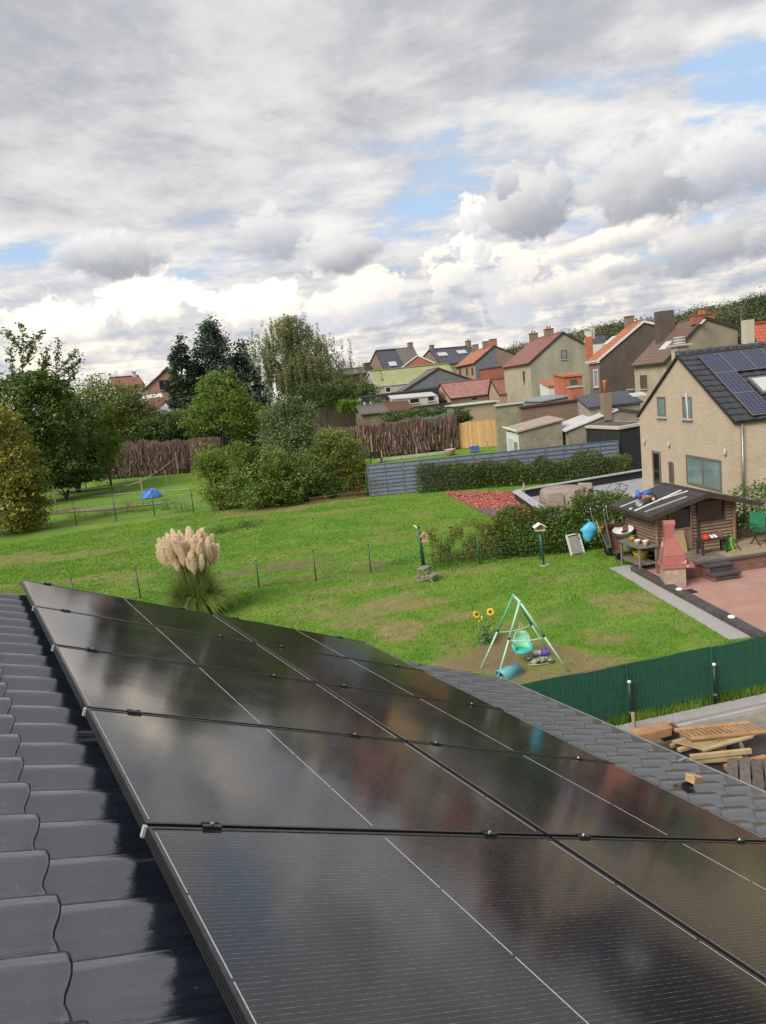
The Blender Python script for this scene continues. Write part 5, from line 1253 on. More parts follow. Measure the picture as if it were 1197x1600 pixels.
for (px, py) in ((1108, 1100), (938, 1120)):
    q = G(px, 1060, .5); s = np.dot(q - FA, fd); p = FA + fd * s - fn * .10
    MB().tube([p + UPV * .1, p + UPV * .78], .028, 10).build('post', M_BLACK, gf, True); MB().lathe(p + UPV * .78, [(.031, 0), (.031, .03), (.012, .04)], 10).build('post_cap', M_WHITE, gf, True)
    MB().lathe(p + UPV * .26, [(.042, 0), (.042, .035)], 8).build('clip', M_STEEL, gf); MB().tube([p + fn * .05 + UPV * .1, p + fn * .05 + UPV * 1.08], .012, 8).build('inner_post', M_GREEN, gf)
kb = thing('kerb_wall', 'low concrete kerb along the foot of the green fence', 'kerb', FA - fn * .2)
f = 0
while f < LF:
    MB().obox(FA + fd * (f + .6) - fn * .24 + UPV * .05, fd * .596, fn * .13, UPV * .06).build('kerb_stone', M_GRAV, kb, False, .012); f += 1.2
MB().obox((FA + FB) / 2 - fn * .41 + UPV * .02, fd * LF / 2, fn * .035, UPV * .035).build('footing', M_CONC, kb)
P = []
for k in range(5200): P.append(FA + fd * r.uniform(0, LF) - fn * abs(r.normal() * .05) + fn * .0)
P = np.array(P); n = len(P); h = r.uniform(.05, .2, n); t_ = r.uniform(0, 6.28, n); w_ = np.stack([np.cos(t_), np.sin(t_), 0 * t_], -1) * .008
V = np.stack([P - w_ + UPV * .1, P + w_ + UPV * .1, P + UPV * .1 + np.stack([r.normal(size=n) * .03, r.normal(size=n) * .03, h], -1)], 1).reshape(-1, 3)
tag(raw('grass_strip', V, np.arange(3 * n).reshape(-1, 3), leaf_mat('fence_grass', (.10, .20, .02), (.16, .25, .035))), kind='stuff')

# ------------------------------------------------------------------ heap of timber in the yard
M_OLD = mat('old_grey_plank', (.16, .135, .115), (.10, .085, .075), 6, .85, .3, 40, rnd=.2, stretch=(3, 3, 3))
M_WARM = mat('warm_timber', (.40, .23, .11), (.29, .16, .075), 5, .75, .2, 30, rnd=.1)
M_PALE = mat('pale_timber', (.44, .33, .18), (.35, .25, .13), 5, .8, .2, 30, rnd=.12)
def timber():
    def plank(px0, py0, z0, px1, py1, z1, w, h, mt_, lab, nm='timber_plank'):
        a, b = G(px0, py0, z0), G(px1, py1, z1); o = MB().bar(a, b, w, h).build(nm, mt_, None, False, .006); tag(o, lab, 'timber', 'timber in the yard heap')
    # heap of dark boards below everything
    for i, (c, az_, L, lab) in enumerate([((1150, 1175), -12, 2.6, 'broad dark board at the back of the timber heap'), ((1175, 1190), 10, 2.2, 'broad dark board in the middle of the timber heap'), ((1110, 1200), -30, 2.0, 'broad dark board low in the timber heap near the gutter'), ((1060, 1180), -5, 1.8, 'broad dark board under the pale beams')]):
        p = G(*c, .10 + .03 * i); o = MB().obox(p, A(az_) * L / 2, A(az_ + 90) * .22, UPV * .018).build('old_board', M_DWOOD, None, False, .004); tag(o, lab, 'timber', 'timber in the yard heap')
    def grate(p00, p10, p01, z, n, lab, mt_, th=.035):
        A0, B0, C0 = G(*p00, z[0]), G(*p10, z[1]), G(*p01, z[2]); t = thing('slatted_grate', lab, 'grate', (A0 + B0 + C0) / 3 * [1, 1, 1] - UPV * .03, 'slatted wooden grates on the timber heap'); D0 = B0 + C0 - A0; nn = np.cross(B0 - A0, C0 - A0); nn /= np.linalg.norm(nn)
        MB().bar(A0, B0, .06, th, nn).build('rail', mt_, t, False, .004); MB().bar(C0, D0, .06, th, nn).build('rail', mt_, t, False, .004)
        for k in range(n):
            f = (k + .3) / (n - .4); p, q = A0 + (B0 - A0) * f, C0 + (D0 - C0) * f; MB().bar(p + (q - p) * .02, q - (q - p) * .02, .026, .016, nn).build('slat', mt_, t)
    grate((1078, 1155), (1197, 1143), (1054, 1141), (.42, .42, .46), 15, 'upper slatted wooden frame lying across the timber heap', M_WARM)
    grate((1098, 1172), (1175, 1150), (1052, 1160), (.36, .38, .36), 13, 'lower slatted wooden frame sliding under the upper one', M_PALE)
    p = G(1022, 1150, .30); o = MB().prism([p + A(-15) * -.35 + A(75) * -.1, p + A(-15) * .22 + A(75) * -.12, p + A(-15) * .25 + A(75) * .1, p + A(-15) * -.35 + A(75) * .12], UPV * .14 + A(-15) * .03).build('timber_block', M_WARM, None, False, .012); tag(o, 'thick orange-brown timber block at the left end of the heap', 'timber')
    p = G(1040, 1148, .2); o = MB().obox(p + A(-10) * .05 + UPV * .03, A(-15) * .14, A(75) * .09, UPV * .09).build('timber_block', M_RUST, None, False, .01); tag(o, 'reddish timber block tucked beside the orange one', 'timber')
    plank(1078, 1183, .36, 1174, 1173, .40, .05, .07, M_PALE, 'upper long pale beam with a slanted end'); plank(1086, 1189, .28, 1160, 1184, .30, .06, .06, M_PALE, 'pale beam directly beneath the upper long beam')
    plank(1133, 1200, .22, 1197, 1184, .26, .08, .08, M_WARM, 'brown beam running to the picture edge'); plank(1138, 1196, .22, 1190, 1187, .24, .05, .05, M_PALE, 'short pale batten on the brown beam')
    plank(1154, 1155, .34, 1175, 1208, .2, .05, .07, M_OLD, 'dark upright batten slanting across the heap'); plank(1110, 1172, .2, 1135, 1200, .12, .05, .06, M_OLD, 'dark batten partly hidden under the pale beams')
    plank(1060, 1172, .3, 1092, 1163, .3, .07, .05, M_PALE, 'short pale board beneath the slatted frames'); plank(1048, 1166, .25, 1075, 1156, .28, .06, .05, M_WARM, 'short warm board left of the slatted frames')
    a = G(992, 1152, .0); o = MB().bar(a, a + UPV * .42 + A(200) * .02, .05, .05).build('timber_post', M_PALE, None, False, .004); tag(o, 'short upright pale post standing beyond the gutter', 'timber')
    p = G(1185, 1222, .3)
    t = thing('dark_pallet', 'weathered dark pallet at the corner of the timber heap', 'pallet', p - UPV * .1); a, b = A(35), A(125)
    for k in range(5): MB().obox(p + b * (-.3 + .15 * k), a * .6, b * .065, UPV * .012).build('slat', M_OLD, t, False, .003)
    for k in (-1, 0, 1): MB().obox(p + a * k * .5 - UPV * .055, a * .05, b * .36, UPV * .04).build('bearer', M_OLD, t)
    for i, (u, v, z) in enumerate(((1100, 1168, .25), (1125, 1162, .30))):
        o = MB().obox(G(u, v, z), A(-15) * .07, A(75) * .05, UPV * .09).build('timber_block', M_WARM); tag(o, ['square timber block left under the slatted frames', 'square timber block right under the slatted frames'][i], 'timber')
timber()

# ------------------------------------------------------------------ red gravel bed
M_CHIP = leaf_mat('red_stone_chips', (.42, .13, .10), (.50, .20, .16), (.32, .085, .07), .0, 3)
M_REDBED = mat('red_gravel_bed', (.36, .11, .085), (.28, .08, .065), 20, .95, .5, 60); M_SLATE = mat('slate_strip', (.12, .115, .12), (.085, .08, .085), 12, .8, .4, 50)
sheet('gravel_bed', ccw(RED), .018, M_REDBED, .04)
r = np.random.default_rng(12)
mn, mx = np.min(RED, 0), np.max(RED, 0); P = r.uniform(mn, mx, (30000, 3)); P = P[inpoly(P[:, 0], P[:, 1], RED)]; P[:, 2] = .03 + r.random(len(P)) * .02
V, Fq = leaf_cloud(P, .085, r, .35, .8, 1.0); tag(raw('red_gravel', V, Fq, M_CHIP), kind='stuff')
SLB = [G(742, 795), G(806, 796), G(800, 806), G(762, 806)]
sp_ = sheet('slate_path', ccw(SLB), .055, M_SLATE, .05)
# ------------------------------------------------------------------ walled terrace with covered furniture
M_COPE = mat('pale_coping', (.40, .40, .41), (.32, .32, .33), 6, .8, .2, 40, rnd=.06); M_ANTH = mat('anthracite_wall', (.018, .019, .022), (.028, .029, .032), 4, .7)
PB = [G(806, 767, .42), G(1004, 734, .42), G(850, 797, .42)]
pb = [p * [1, 1, 0] for p in PB]; pv = pb[1] - pb[0]; pvl = np.linalg.norm(pv); pv /= pvl; pu = pb[2] - pb[0]; pul = np.linalg.norm(pu); pu /= pul
tw = thing('terrace_wall', 'low dark terrace wall with pale stone coping beside the red gravel', 'wall', pb[0])
MB().obox(pb[0] + pv * pvl / 2 + UPV * .2, pv * pvl / 2, np.array([-pv[1], pv[0], 0]) * .08, UPV * .2).build('back_wall', M_ANTH, tw); MB().obox(pb[0] + pu * pul / 2 + UPV * .2, pu * (pul / 2 - .09), np.array([-pu[1], pu[0], 0]) * .1, UPV * .2).build('side_wall', M_ANTH, tw)
s = 0
while s < pvl: l = min(.9, pvl - s); MB().obox(pb[0] + pv * (s + l / 2) + UPV * .425, pv * (l / 2 - .004), np.array([-pv[1], pv[0], 0]) * .17, UPV * .025).build('coping_stone', M_COPE, tw, False, .006); s += .9
s = .2
while s < pul: l = min(.9, pul - s); MB().obox(pb[0] + pu * (s + l / 2) + UPV * .4255, pu * (l / 2 - .004), np.array([-pu[1], pu[0], 0]) * .2, UPV * .025).build('coping_stone', M_COPE, tw, False, .006); s += .9
sheet('paved_terrace', ccw([pb[0], pb[1] + pv * 1.5, pb[1] + pv * 1.5 + pu * 6, pb[0] + pu * 6]), .02, mat('grey_paving', (.33, .33, .34), (.27, .27, .28), 3, .85, .2, 30), .04)
M_COVER = mat('taupe_cover', (.31, .25, .21), (.25, .20, .17), 3, .8, .25, 9); M_BEIGE = mat('beige_rattan', (.34, .28, .23), (.25, .20, .16), 40, .8, .3, 60)
def furniture():
    p = G(880, 787); p[2] = .02
    t = thing('covered_table', 'large round garden table under a taupe fabric cover', 'table', p)
    n = 28; V = []; Fc = []; prof = [(1.05, .05), (1.0, .35), (.98, .62), (.93, .70), (.7, .73), (.3, .76), (.02, .77)]
    for (rr, z) in prof:
        for k in range(n): q = 2 * math.pi * k / n; f = 1 + (.04 * math.sin(9 * q) if z < .6 else 0); V.append(p + np.array([rr * f * math.cos(q), rr * f * math.sin(q), z]))
    for i in range(len(prof) - 1):
        for k in range(n): Fc.append((i * n + k, i * n + (k + 1) % n, (i + 1) * n + (k + 1) % n, (i + 1) * n + k))
    MB().add(V, Fc).build('cover', M_COVER, t, True); MB().lathe(p, [(.3, 0), (.3, .05), (.1, .08), (.1, .6)], 14).build('pedestal', M_STEEL, t)
    def armchair(px, py, az_, lab):
        p = G(px, py); p[2] = .02; a, b = A(az_), A(az_ + 90); t = thing('garden_armchair', lab, 'armchair', p, 'beige garden armchairs around the covered table')
        MB().obox(p + UPV * .2, a * .3, b * .3, UPV * .17).build('base', M_BEIGE, t, False, .03); MB().obox(p + UPV * .41, a * .27, b * .27, UPV * .05).build('seat_cushion', M_COVER, t, False, .03)
        MB().obox(p - a * .28 + UPV * .5, a * .06, b * .33, UPV * .32).build('backrest', M_BEIGE, t, False, .03)
        for s in (-1, 1): MB().obox(p + b * s * .33 + UPV * .33, a * .32, b * .05, UPV * .30).build('armrest', M_BEIGE, t, False, .02)
    armchair(866, 798, 60, 'beige armchair nearest the terrace coping, left of the covered table'); armchair(893, 795, 110, 'beige armchair in front of the covered table'); armchair(912, 785, 200, 'beige armchair right of the covered table')
    # rocking lounger
    p = G(946, 782); p[2] = .02; a, b = A(-18), A(72); t = thing('rocking_lounger', 'grey mesh rocking lounger with curved tube frame on the terrace', 'lounger', p); ML = mat('grey_mesh', (.24, .225, .21), (.19, .18, .17), 40, .8)
    pts = [(-.75, .62), (-.45, .52), (-.1, .32), (.2, .24), (.5, .34), (.75, .36)]; V = []; 
    for x, z in pts: V += [p + a * x - b * .28 + UPV * z, p + a * x + b * .28 + UPV * z]
    o = MB().add(V, [(2 * i, 2 * i + 1, 2 * i + 3, 2 * i + 2) for i in range(len(pts) - 1)]).build('sling', ML, t, True); o.modifiers.new('thickness', 'SOLIDIFY').thickness = .012
    for s in (-1, 1):
        MB().tube([p + a * x + b * s * .29 + UPV * z for x, z in pts], .016, 6).build('side_tube', M_STEEL, t, True); MB().tube([p + a * (.95 * math.cos(q)) + b * s * .30 + UPV * (.62 + .6 * math.sin(q)) for q in np.linspace(math.pi * 1.02, math.pi * 1.98, 14)], .016, 6).build('rocker', M_RUBBER, t, True)
        MB().tube([p + a * .9 + b * s * .3 + UPV * .55, p + a * .6 + b * s * .3 + UPV * .72, p + a * .3 + b * s * .3 + UPV * .45], .014, 6).build('arm', M_RUBBER, t, True)
    p = G(820, 779); p[2] = .02; t = thing('garden_tap', 'small dark standpipe at the corner of the terrace coping', 'tap', p); MB().tube([p, p + UPV * .75], .04, 8).build('post', M_BEIGE, t, True); MB().lathe(p + UPV * .75, [(.05, 0), (.05, .05), (.02, .07)], 8).build('cap', M_DWOOD, t)
furniture()

# ------------------------------------------------------------------ blue-grey slatted fence with hedge
M_SLAT = mat('blue_grey_fence', (.115, .14, .18), (.09, .11, .145), 5, .6, .1, 40, rnd=.10, grime=.25)
S0, S1 = G(579, 776), G(968, 738)
S0b = S0.copy(); d_ = G(968, 678, 1.75) - G(577, 727, 1.75); d_[2] = 0; d_ /= np.linalg.norm(d_)
L_s = np.linalg.norm(S1 - S0)
def slat_fence():
    d = (S1 - S0); L = np.linalg.norm(d); d = d / L; n = np.array([-d[1], d[0], 0])
    t = thing('slatted_fence', 'blue-grey slatted garden fence with posts, behind clipped hedge', 'fence', S0); H = 1.74
    np_ = 7; bay = L / np_
    for i in range(np_ + 1): MB().obox(S0 + d * bay * i + UPV * (H / 2 + .02), d * .045, n * .045, UPV * (H / 2 + .02)).build('post', M_SLAT, t, False, .006)
    ns = 8; sh = H / ns
    for i in range(np_):
        for k in range(ns):
            c = S0 + d * bay * (i + .5) + UPV * (.04 + sh * (k + .5)); nn = n * .016; MB().obox(c, d * (bay / 2 - .05), n * .011 - UPV * .003, UPV * (sh / 2 + .012) + n * .032).build('slat', M_SLAT, t)
        MB().obox(S0 + d * bay * (i + .5) + UPV * (H / 2) - n * .036, d * .02, n * .012, UPV * (H / 2)).build('batten', M_SLAT, t)
        MB().obox(S0 + d * bay * (i + .5) + UPV * (H + .055), d * (bay / 2 - .045), n * .03, UPV * .018).build('cap_rail', M_SLAT, t)
    return d, n, L
sfd, sfn, sfl = slat_fence()
LM_BOX = leaf_mat('laurel_leaves', (.06, .10, .02), (.11, .155, .03), (.04, .07, .014))
hedge_run('clipped_hedge', 'dark clipped hedge in front of the blue-grey slatted fence', G(653, 769), G(985, 744), 1.1, 1.32, 26000, .11, [(LM_BOX, 5), (LM_YEL, .8)], 61, 16, top=.20)
for i, (px, py, lab) in enumerate(((592, 774, 'small yellow-green climbing shrub at the left end of slatted fence'), (612, 771, 'thin young shrub against the slatted fence, right of the yellow-green one'))):
    c = G(px, py); r = np.random.default_rng(70 + i); t = thing('young_shrub', lab, 'shrub', c); foliage('foliage', c + np.stack([r.normal(size=500) * .28, r.normal(size=500) * .2, .1 + r.random(500) * 1.0], -1), .10, LM_HEDGE if i else LM_YEL, t, r); MB().tube([c, c + UPV * 1.0], .012, 5).build('stem', M_BARK, t)
# ------------------------------------------------------------------ materials of the houses
B_CREAM = brick('cream_brick', (.45, .355, .26), (.51, .41, .31), (.41, .335, .255), .26, .085, .014, grime=.18, bump=.3)
B_CREAMD = brick('cream_brick_chimney', (.45, .37, .29), (.52, .44, .36), (.40, .34, .28), .21, .065, .012, grime=.2)
B_BROWN = brick('brown_brick', (.20, .135, .095), (.25, .17, .12), (.22, .19, .16), .22, .075, .014, grime=.35)
B_DARK = brick('dark_brick', (.085, .065, .055), (.12, .09, .075), (.11, .095, .085), .22, .075, .012, grime=.4)
B_RED = brick('red_brick', (.34, .12, .075), (.38, .15, .09), (.32, .22, .17), .22, .07, .010, grime=.2)
B_RUST = brick('rusty_red_brick', (.30, .10, .06), (.34, .125, .075), (.27, .15, .11), .22, .07, .008, grime=.2)
B_TAN = brick('tan_brick', (.36, .26, .175), (.40, .30, .205), (.34, .27, .20), .22, .075, .012, grime=.2)
B_PINKB = brick('left_house_brick', (.42, .21, .15), (.46, .25, .18), (.40, .28, .22), .22, .07, .010, grime=.15)
B_RUB = brick('rubble_brown', (.21, .135, .10), (.26, .17, .125), (.15, .125, .10), .3, .12, .025, grime=.5)
W_GREY = mat('stained_render', (.34, .315, .255), (.27, .245, .195), .8, .9, .4, 12, grime=.45, stretch=(1, 1, .35))
W_BEIGE = mat('peeling_beige_render', (.43, .375, .275), (.35, .30, .22), 1.2, .9, .3, 16, grime=.4)
W_WHITE = mat('white_wall', (.62, .60, .55), (.55, .53, .48), 1.5, .85, grime=.2)
W_CREAM = mat('cream_wall', (.46, .42, .35), (.46, .41, .33), 1.5, .85, grime=.2)
W_ORANGE = mat('orange_wall', (.42, .15, .085), (.35, .12, .07), 2, .85, grime=.2)
W_BROWNR = mat('brown_render', (.27, .225, .175), (.21, .175, .135), .9, .9, .2, 12, grime=.4)
W_ROUGH = mat('rough_concrete', (.29, .26, .205), (.21, .185, .14), 2.2, .95, .7, 14, grime=.5)
W_IVY = mat('lichened_wall', (.30, .28, .20), (.22, .215, .13), 1.8, .95, .9, 12, grime=.5)
W_TANW = mat('vertical_clad_tan', (.47, .34, .22), (.40, .28, .18), 5, .8, .2, 20, stretch=(4, 4, .2))
T_RED = tile_mat('red_brown_tiles', (.25, .105, .075), (.29, .13, .095), .24, .22)
T_ORANGE = tile_mat('orange_tiles', (.40, .14, .07), (.46, .175, .09), .24, .22, grime=.3)
T_BROWN = tile_mat('brown_tiles', (.16, .10, .078), (.19, .12, .092), .24, .20)
T_PINK = tile_mat('mottled_pink_tiles', (.30, .14, .115), (.40, .21, .18), .26, .22, grime=.2)
T_MAROON = tile_mat('maroon_tiles', (.25, .10, .08), (.31, .14, .11), .26, .22)
T_SLATE = tile_mat('slate_roof', (.075, .08, .10), (.10, .105, .125), .3, .14, .5, .25, bump=.3)
T_GREY = tile_mat('grey_brown_slates', (.15, .135, .125), (.18, .165, .15), .3, .14, .7, .3, bump=.3)
T_MOSS = mat('mossy_sheet_roof', (.33, .34, .185), (.26, .28, .14), 1.3, .9, .3, 12, grime=.2)
T_BLACK = mat('anthracite_roof_tile', (.030, .032, .037), (.042, .044, .05), 6, .38, rnd=.2, spec=.5)
T_BLACKT = tile_mat('black_glazed_tiles', (.03, .034, .045), (.05, .055, .07), .25, .17, .22, .1, .6, 1.0)
T_SHEET = mat('pale_roof_sheet', (.52, .52, .51), (.44, .44, .43), 2, .6, grime=.15)
T_BITU = mat('bitumen', (.10, .095, .09), (.075, .07, .068), 4, .8, grime=.2)
SLATE_W = brick('slate_hung_wall', (.13, .14, .155), (.16, .17, .185), (.08, .085, .095), .3, .16, .01, grime=.2)
M_GLASS = mat('window_glass', (.05, .065, .075), (.08, .10, .11), 1.5, .06, spec=.8)
M_GLASSP = mat('pale_window_glass', (.20, .27, .27), (.14, .20, .21), 1.3, .08, spec=.8)
M_WINF = mat('grey_window_frame', (.16, .14, .125), (.13, .115, .10), 6, .5)
M_SHUT = mat('brown_shutter', (.12, .075, .055), (.095, .06, .045), 6, .6)
M_TRIMD = mat('dark_trim', (.045, .035, .034), (.035, .028, .027), 6, .6)
M_MAROON = mat('maroon_coping', (.10, .045, .042), (.075, .035, .033), 5, .7)
M_SILL = mat('stone_sill', (.45, .43, .40), (.38, .36, .34), 8, .8)
M_TERRA = mat('terracotta', (.45, .15, .075), (.38, .12, .06), 8, .8)

def window(pl, rect, parent, pane=None, fw=.05, depth=.10, sill=True, frame=None, mull=0, name='window'):
    """rect in photo pixels on plane pl; wall face at offset 0, camera side negative"""
    x0, y0, x1, y1 = rect; xm, ym = (x0 + x1) / 2, (y0 + y1) / 2
    a, b = sorted((pl.sz(x0, ym)[0], pl.sz(x1, ym)[0])); z1, z0 = pl.sz(xm, y0)[1], pl.sz(xm, y1)[1]
    w = MB().obox(pl.w((a + b) / 2, (z0 + z1) / 2, -.012), pl.a * (b - a) / 2, pl.n * .010, UPV * (z1 - z0) / 2).build(name, pane or M_GLASS, parent)
    fm = frame or M_WINF
    for (p, q, r_, t_) in ((a, a + fw, z0, z1), (b - fw, b, z0, z1), (a + fw, b - fw, z1 - fw, z1), (a + fw, b - fw, z0, z0 + fw)):
        MB().obox(pl.w((p + q) / 2, (r_ + t_) / 2, -.03), pl.a * (q - p) / 2, pl.n * .012, UPV * (t_ - r_) / 2).build('frame', fm, w)
    for k in range(mull):
        s = a + (b - a) * (k + 1) / (mull + 1); MB().obox(pl.w(s, (z0 + z1) / 2, -.03), pl.a * fw * .5, pl.n * .012, UPV * ((z1 - z0) / 2 - fw)).build('frame', fm, w)
    if sill: MB().obox(pl.w((a + b) / 2, z0 - .04, -.06), pl.a * ((b - a) / 2 + .06), pl.n * .06, UPV * .035).build('sill', M_SILL, w)
    return w
def far_len(P, n, pxx, lo=.5, hi=60):
    return min(np.arange(lo, hi, .05), key=lambda L_: abs(proj(P + n * L_)[0] - pxx))
class House: pass
def gable_house(name, label, D, az, L, Apx, Rpx, far_px=None, length=8.0, wall=None, roofm=None, gable=None, zb=-.3, ov=.18, roof_t=.12, cat='house', verge=None, ridge=True, sw=None, level=True):
    """gable wall in a vertical plane of azimuth az through pixel L (left eave), apex Apx, right eave Rpx; the house runs back from it"""
    P0 = pt(L[0], L[1], D); pl = Plane(P0, az)
    if np.dot(pl.n, ray(*Apx)) < 0: pl.n = -pl.n
    h = House(); h.pl = pl
    sL, zL = pl.sz(*L); sA, zA = pl.sz(*Apx); sR, zR = pl.sz(*Rpx)
    h.sL, h.zL, h.sA, h.zA, h.sR, h.zR = sL, zL, sA, zA, sR, zR
    if far_px is not None: length = far_len(pl.w(sA, zA), pl.n, far_px)
    h.len = length
    t = thing(name, label, cat, pl.w((sL + sR) / 2, 0, length / 2)); h.t = t
    body = [pl.w(sL, zb), pl.w(sR, zb), pl.w(sR, zR - .02), pl.w(sA, zA - .03), pl.w(sL, zL - .02)]
    h.wall = MB().prism(body, pl.n * length).build('wall', wall, t)
    if gable is not None:
        MB().prism([p - pl.n * .012 for p in body], pl.n * .008).build('gable_wall', gable, t)
    h.roofs = []
    for (s0, z0, s1, z1, sg) in ((sL, zL, sA, zA, -1), (sR, zR, sA, zA, 1)):
        d = np.array([s1 - s0, z1 - z0]); l = np.hypot(*d); d /= l; e0 = (s0 - d[0] * ov, z0 - d[1] * ov)
        nrm = UPV * abs(d[0]) + pl.a * (sg * abs(d[1])); 
        P = [pl.w(e0[0], e0[1], -ov * .6), pl.w(s1, z1, -ov * .6), pl.w(s1, z1, length + .1), pl.w(e0[0], e0[1], length + .1)]
        rf = MB().prism(P, nrm * roof_t).build('roof', roofm, t); h.roofs.append(rf)
        q = [p + nrm * .01 for p in P]
        if verge is not None:
            MB().bar(P[0] - pl.n * .016 + nrm * (roof_t * .35), P[1] - pl.n * .016 + nrm * (roof_t * .35), .03, roof_t * 1.5, nrm).build('bargeboard', verge, t)
            MB().bar(P[0] + nrm * .03 + pl.a * sg * .05, P[3] + nrm * .03 + pl.a * sg * .05, .12, .10).build('gutter', verge, t)
    if ridge: MB().bar(pl.w(sA, zA + roof_t + .02, -ov * .5), pl.w(sA, zA + roof_t + .02, length + .1), .22, .1).build('ridge_cap', roofm, t)
    h.left = Plane(pl.w(sL, 0), math.degrees(math.atan2(pl.n[1], pl.n[0])))
    if np.dot(h.left.n, ray(*L)) < 0: h.left.n = -h.left.n
    h.right = Plane(pl.w(sR, 0), math.degrees(math.atan2(pl.n[1], pl.n[0])))
    if np.dot(h.right.n, ray(*Rpx)) < 0: h.right.n = -h.right.n
    return h
def roof_pt(h, side, px, py, lift=.13):
    s0, z0 = (h.sL, h.zL) if side == 0 else (h.sR, h.zR); P0 = h.pl.w(s0, z0); P1 = h.pl.w(h.sA, h.zA); nn = np.cross(P1 - P0, h.pl.n); nn /= np.linalg.norm(nn); nn = nn if nn[2] > 0 else -nn
    d = ray(px, py); t = np.dot(P0 + nn * lift - CAM, nn) / np.dot(d, nn); return CAM + d * t, nn, (P1 - P0) / np.linalg.norm(P1 - P0)
def chimney(h, off_, w, d, z0, z1, mt, s=None, parent=None, pots=1, cap=True):
    p = h.pl.w(h.sA if s is None else s, 0, off_)
    az = math.degrees(math.atan2(h.pl.a[1], h.pl.a[0]))
    c = MB().box(p + UPV * (z0 + z1) / 2, w, d, z1 - z0, az).build('chimney', mt, parent or h.roofs[0])
    if cap: MB().box(p + UPV * (z1 + .04), w + .12, d + .12, .07, az).build('chimney_cap', mt, parent or h.roofs[0])
    for k in range(pots): q = p + h.pl.a * (k - (pots - 1) / 2) * .3; MB().lathe(q + UPV * (z1 + .07), [(.10, 0), (.09, .25), (.11, .27), (.08, .27)], 8).build('chimney_pot', M_TERRA, parent or h.roofs[0])
def skylight(h, side, px, py, w, l, mt=None):
    p, nn, up = roof_pt(h, side, px, py); a = h.pl.n
    s = MB().obox(p + nn * .01, a * w / 2, up * l / 2, nn * .03).build('skylight', M_GLASSP if mt is None else mt, h.roofs[side]); 
    return s
def wz(D, px, py): return pt(px, py, D)[2]

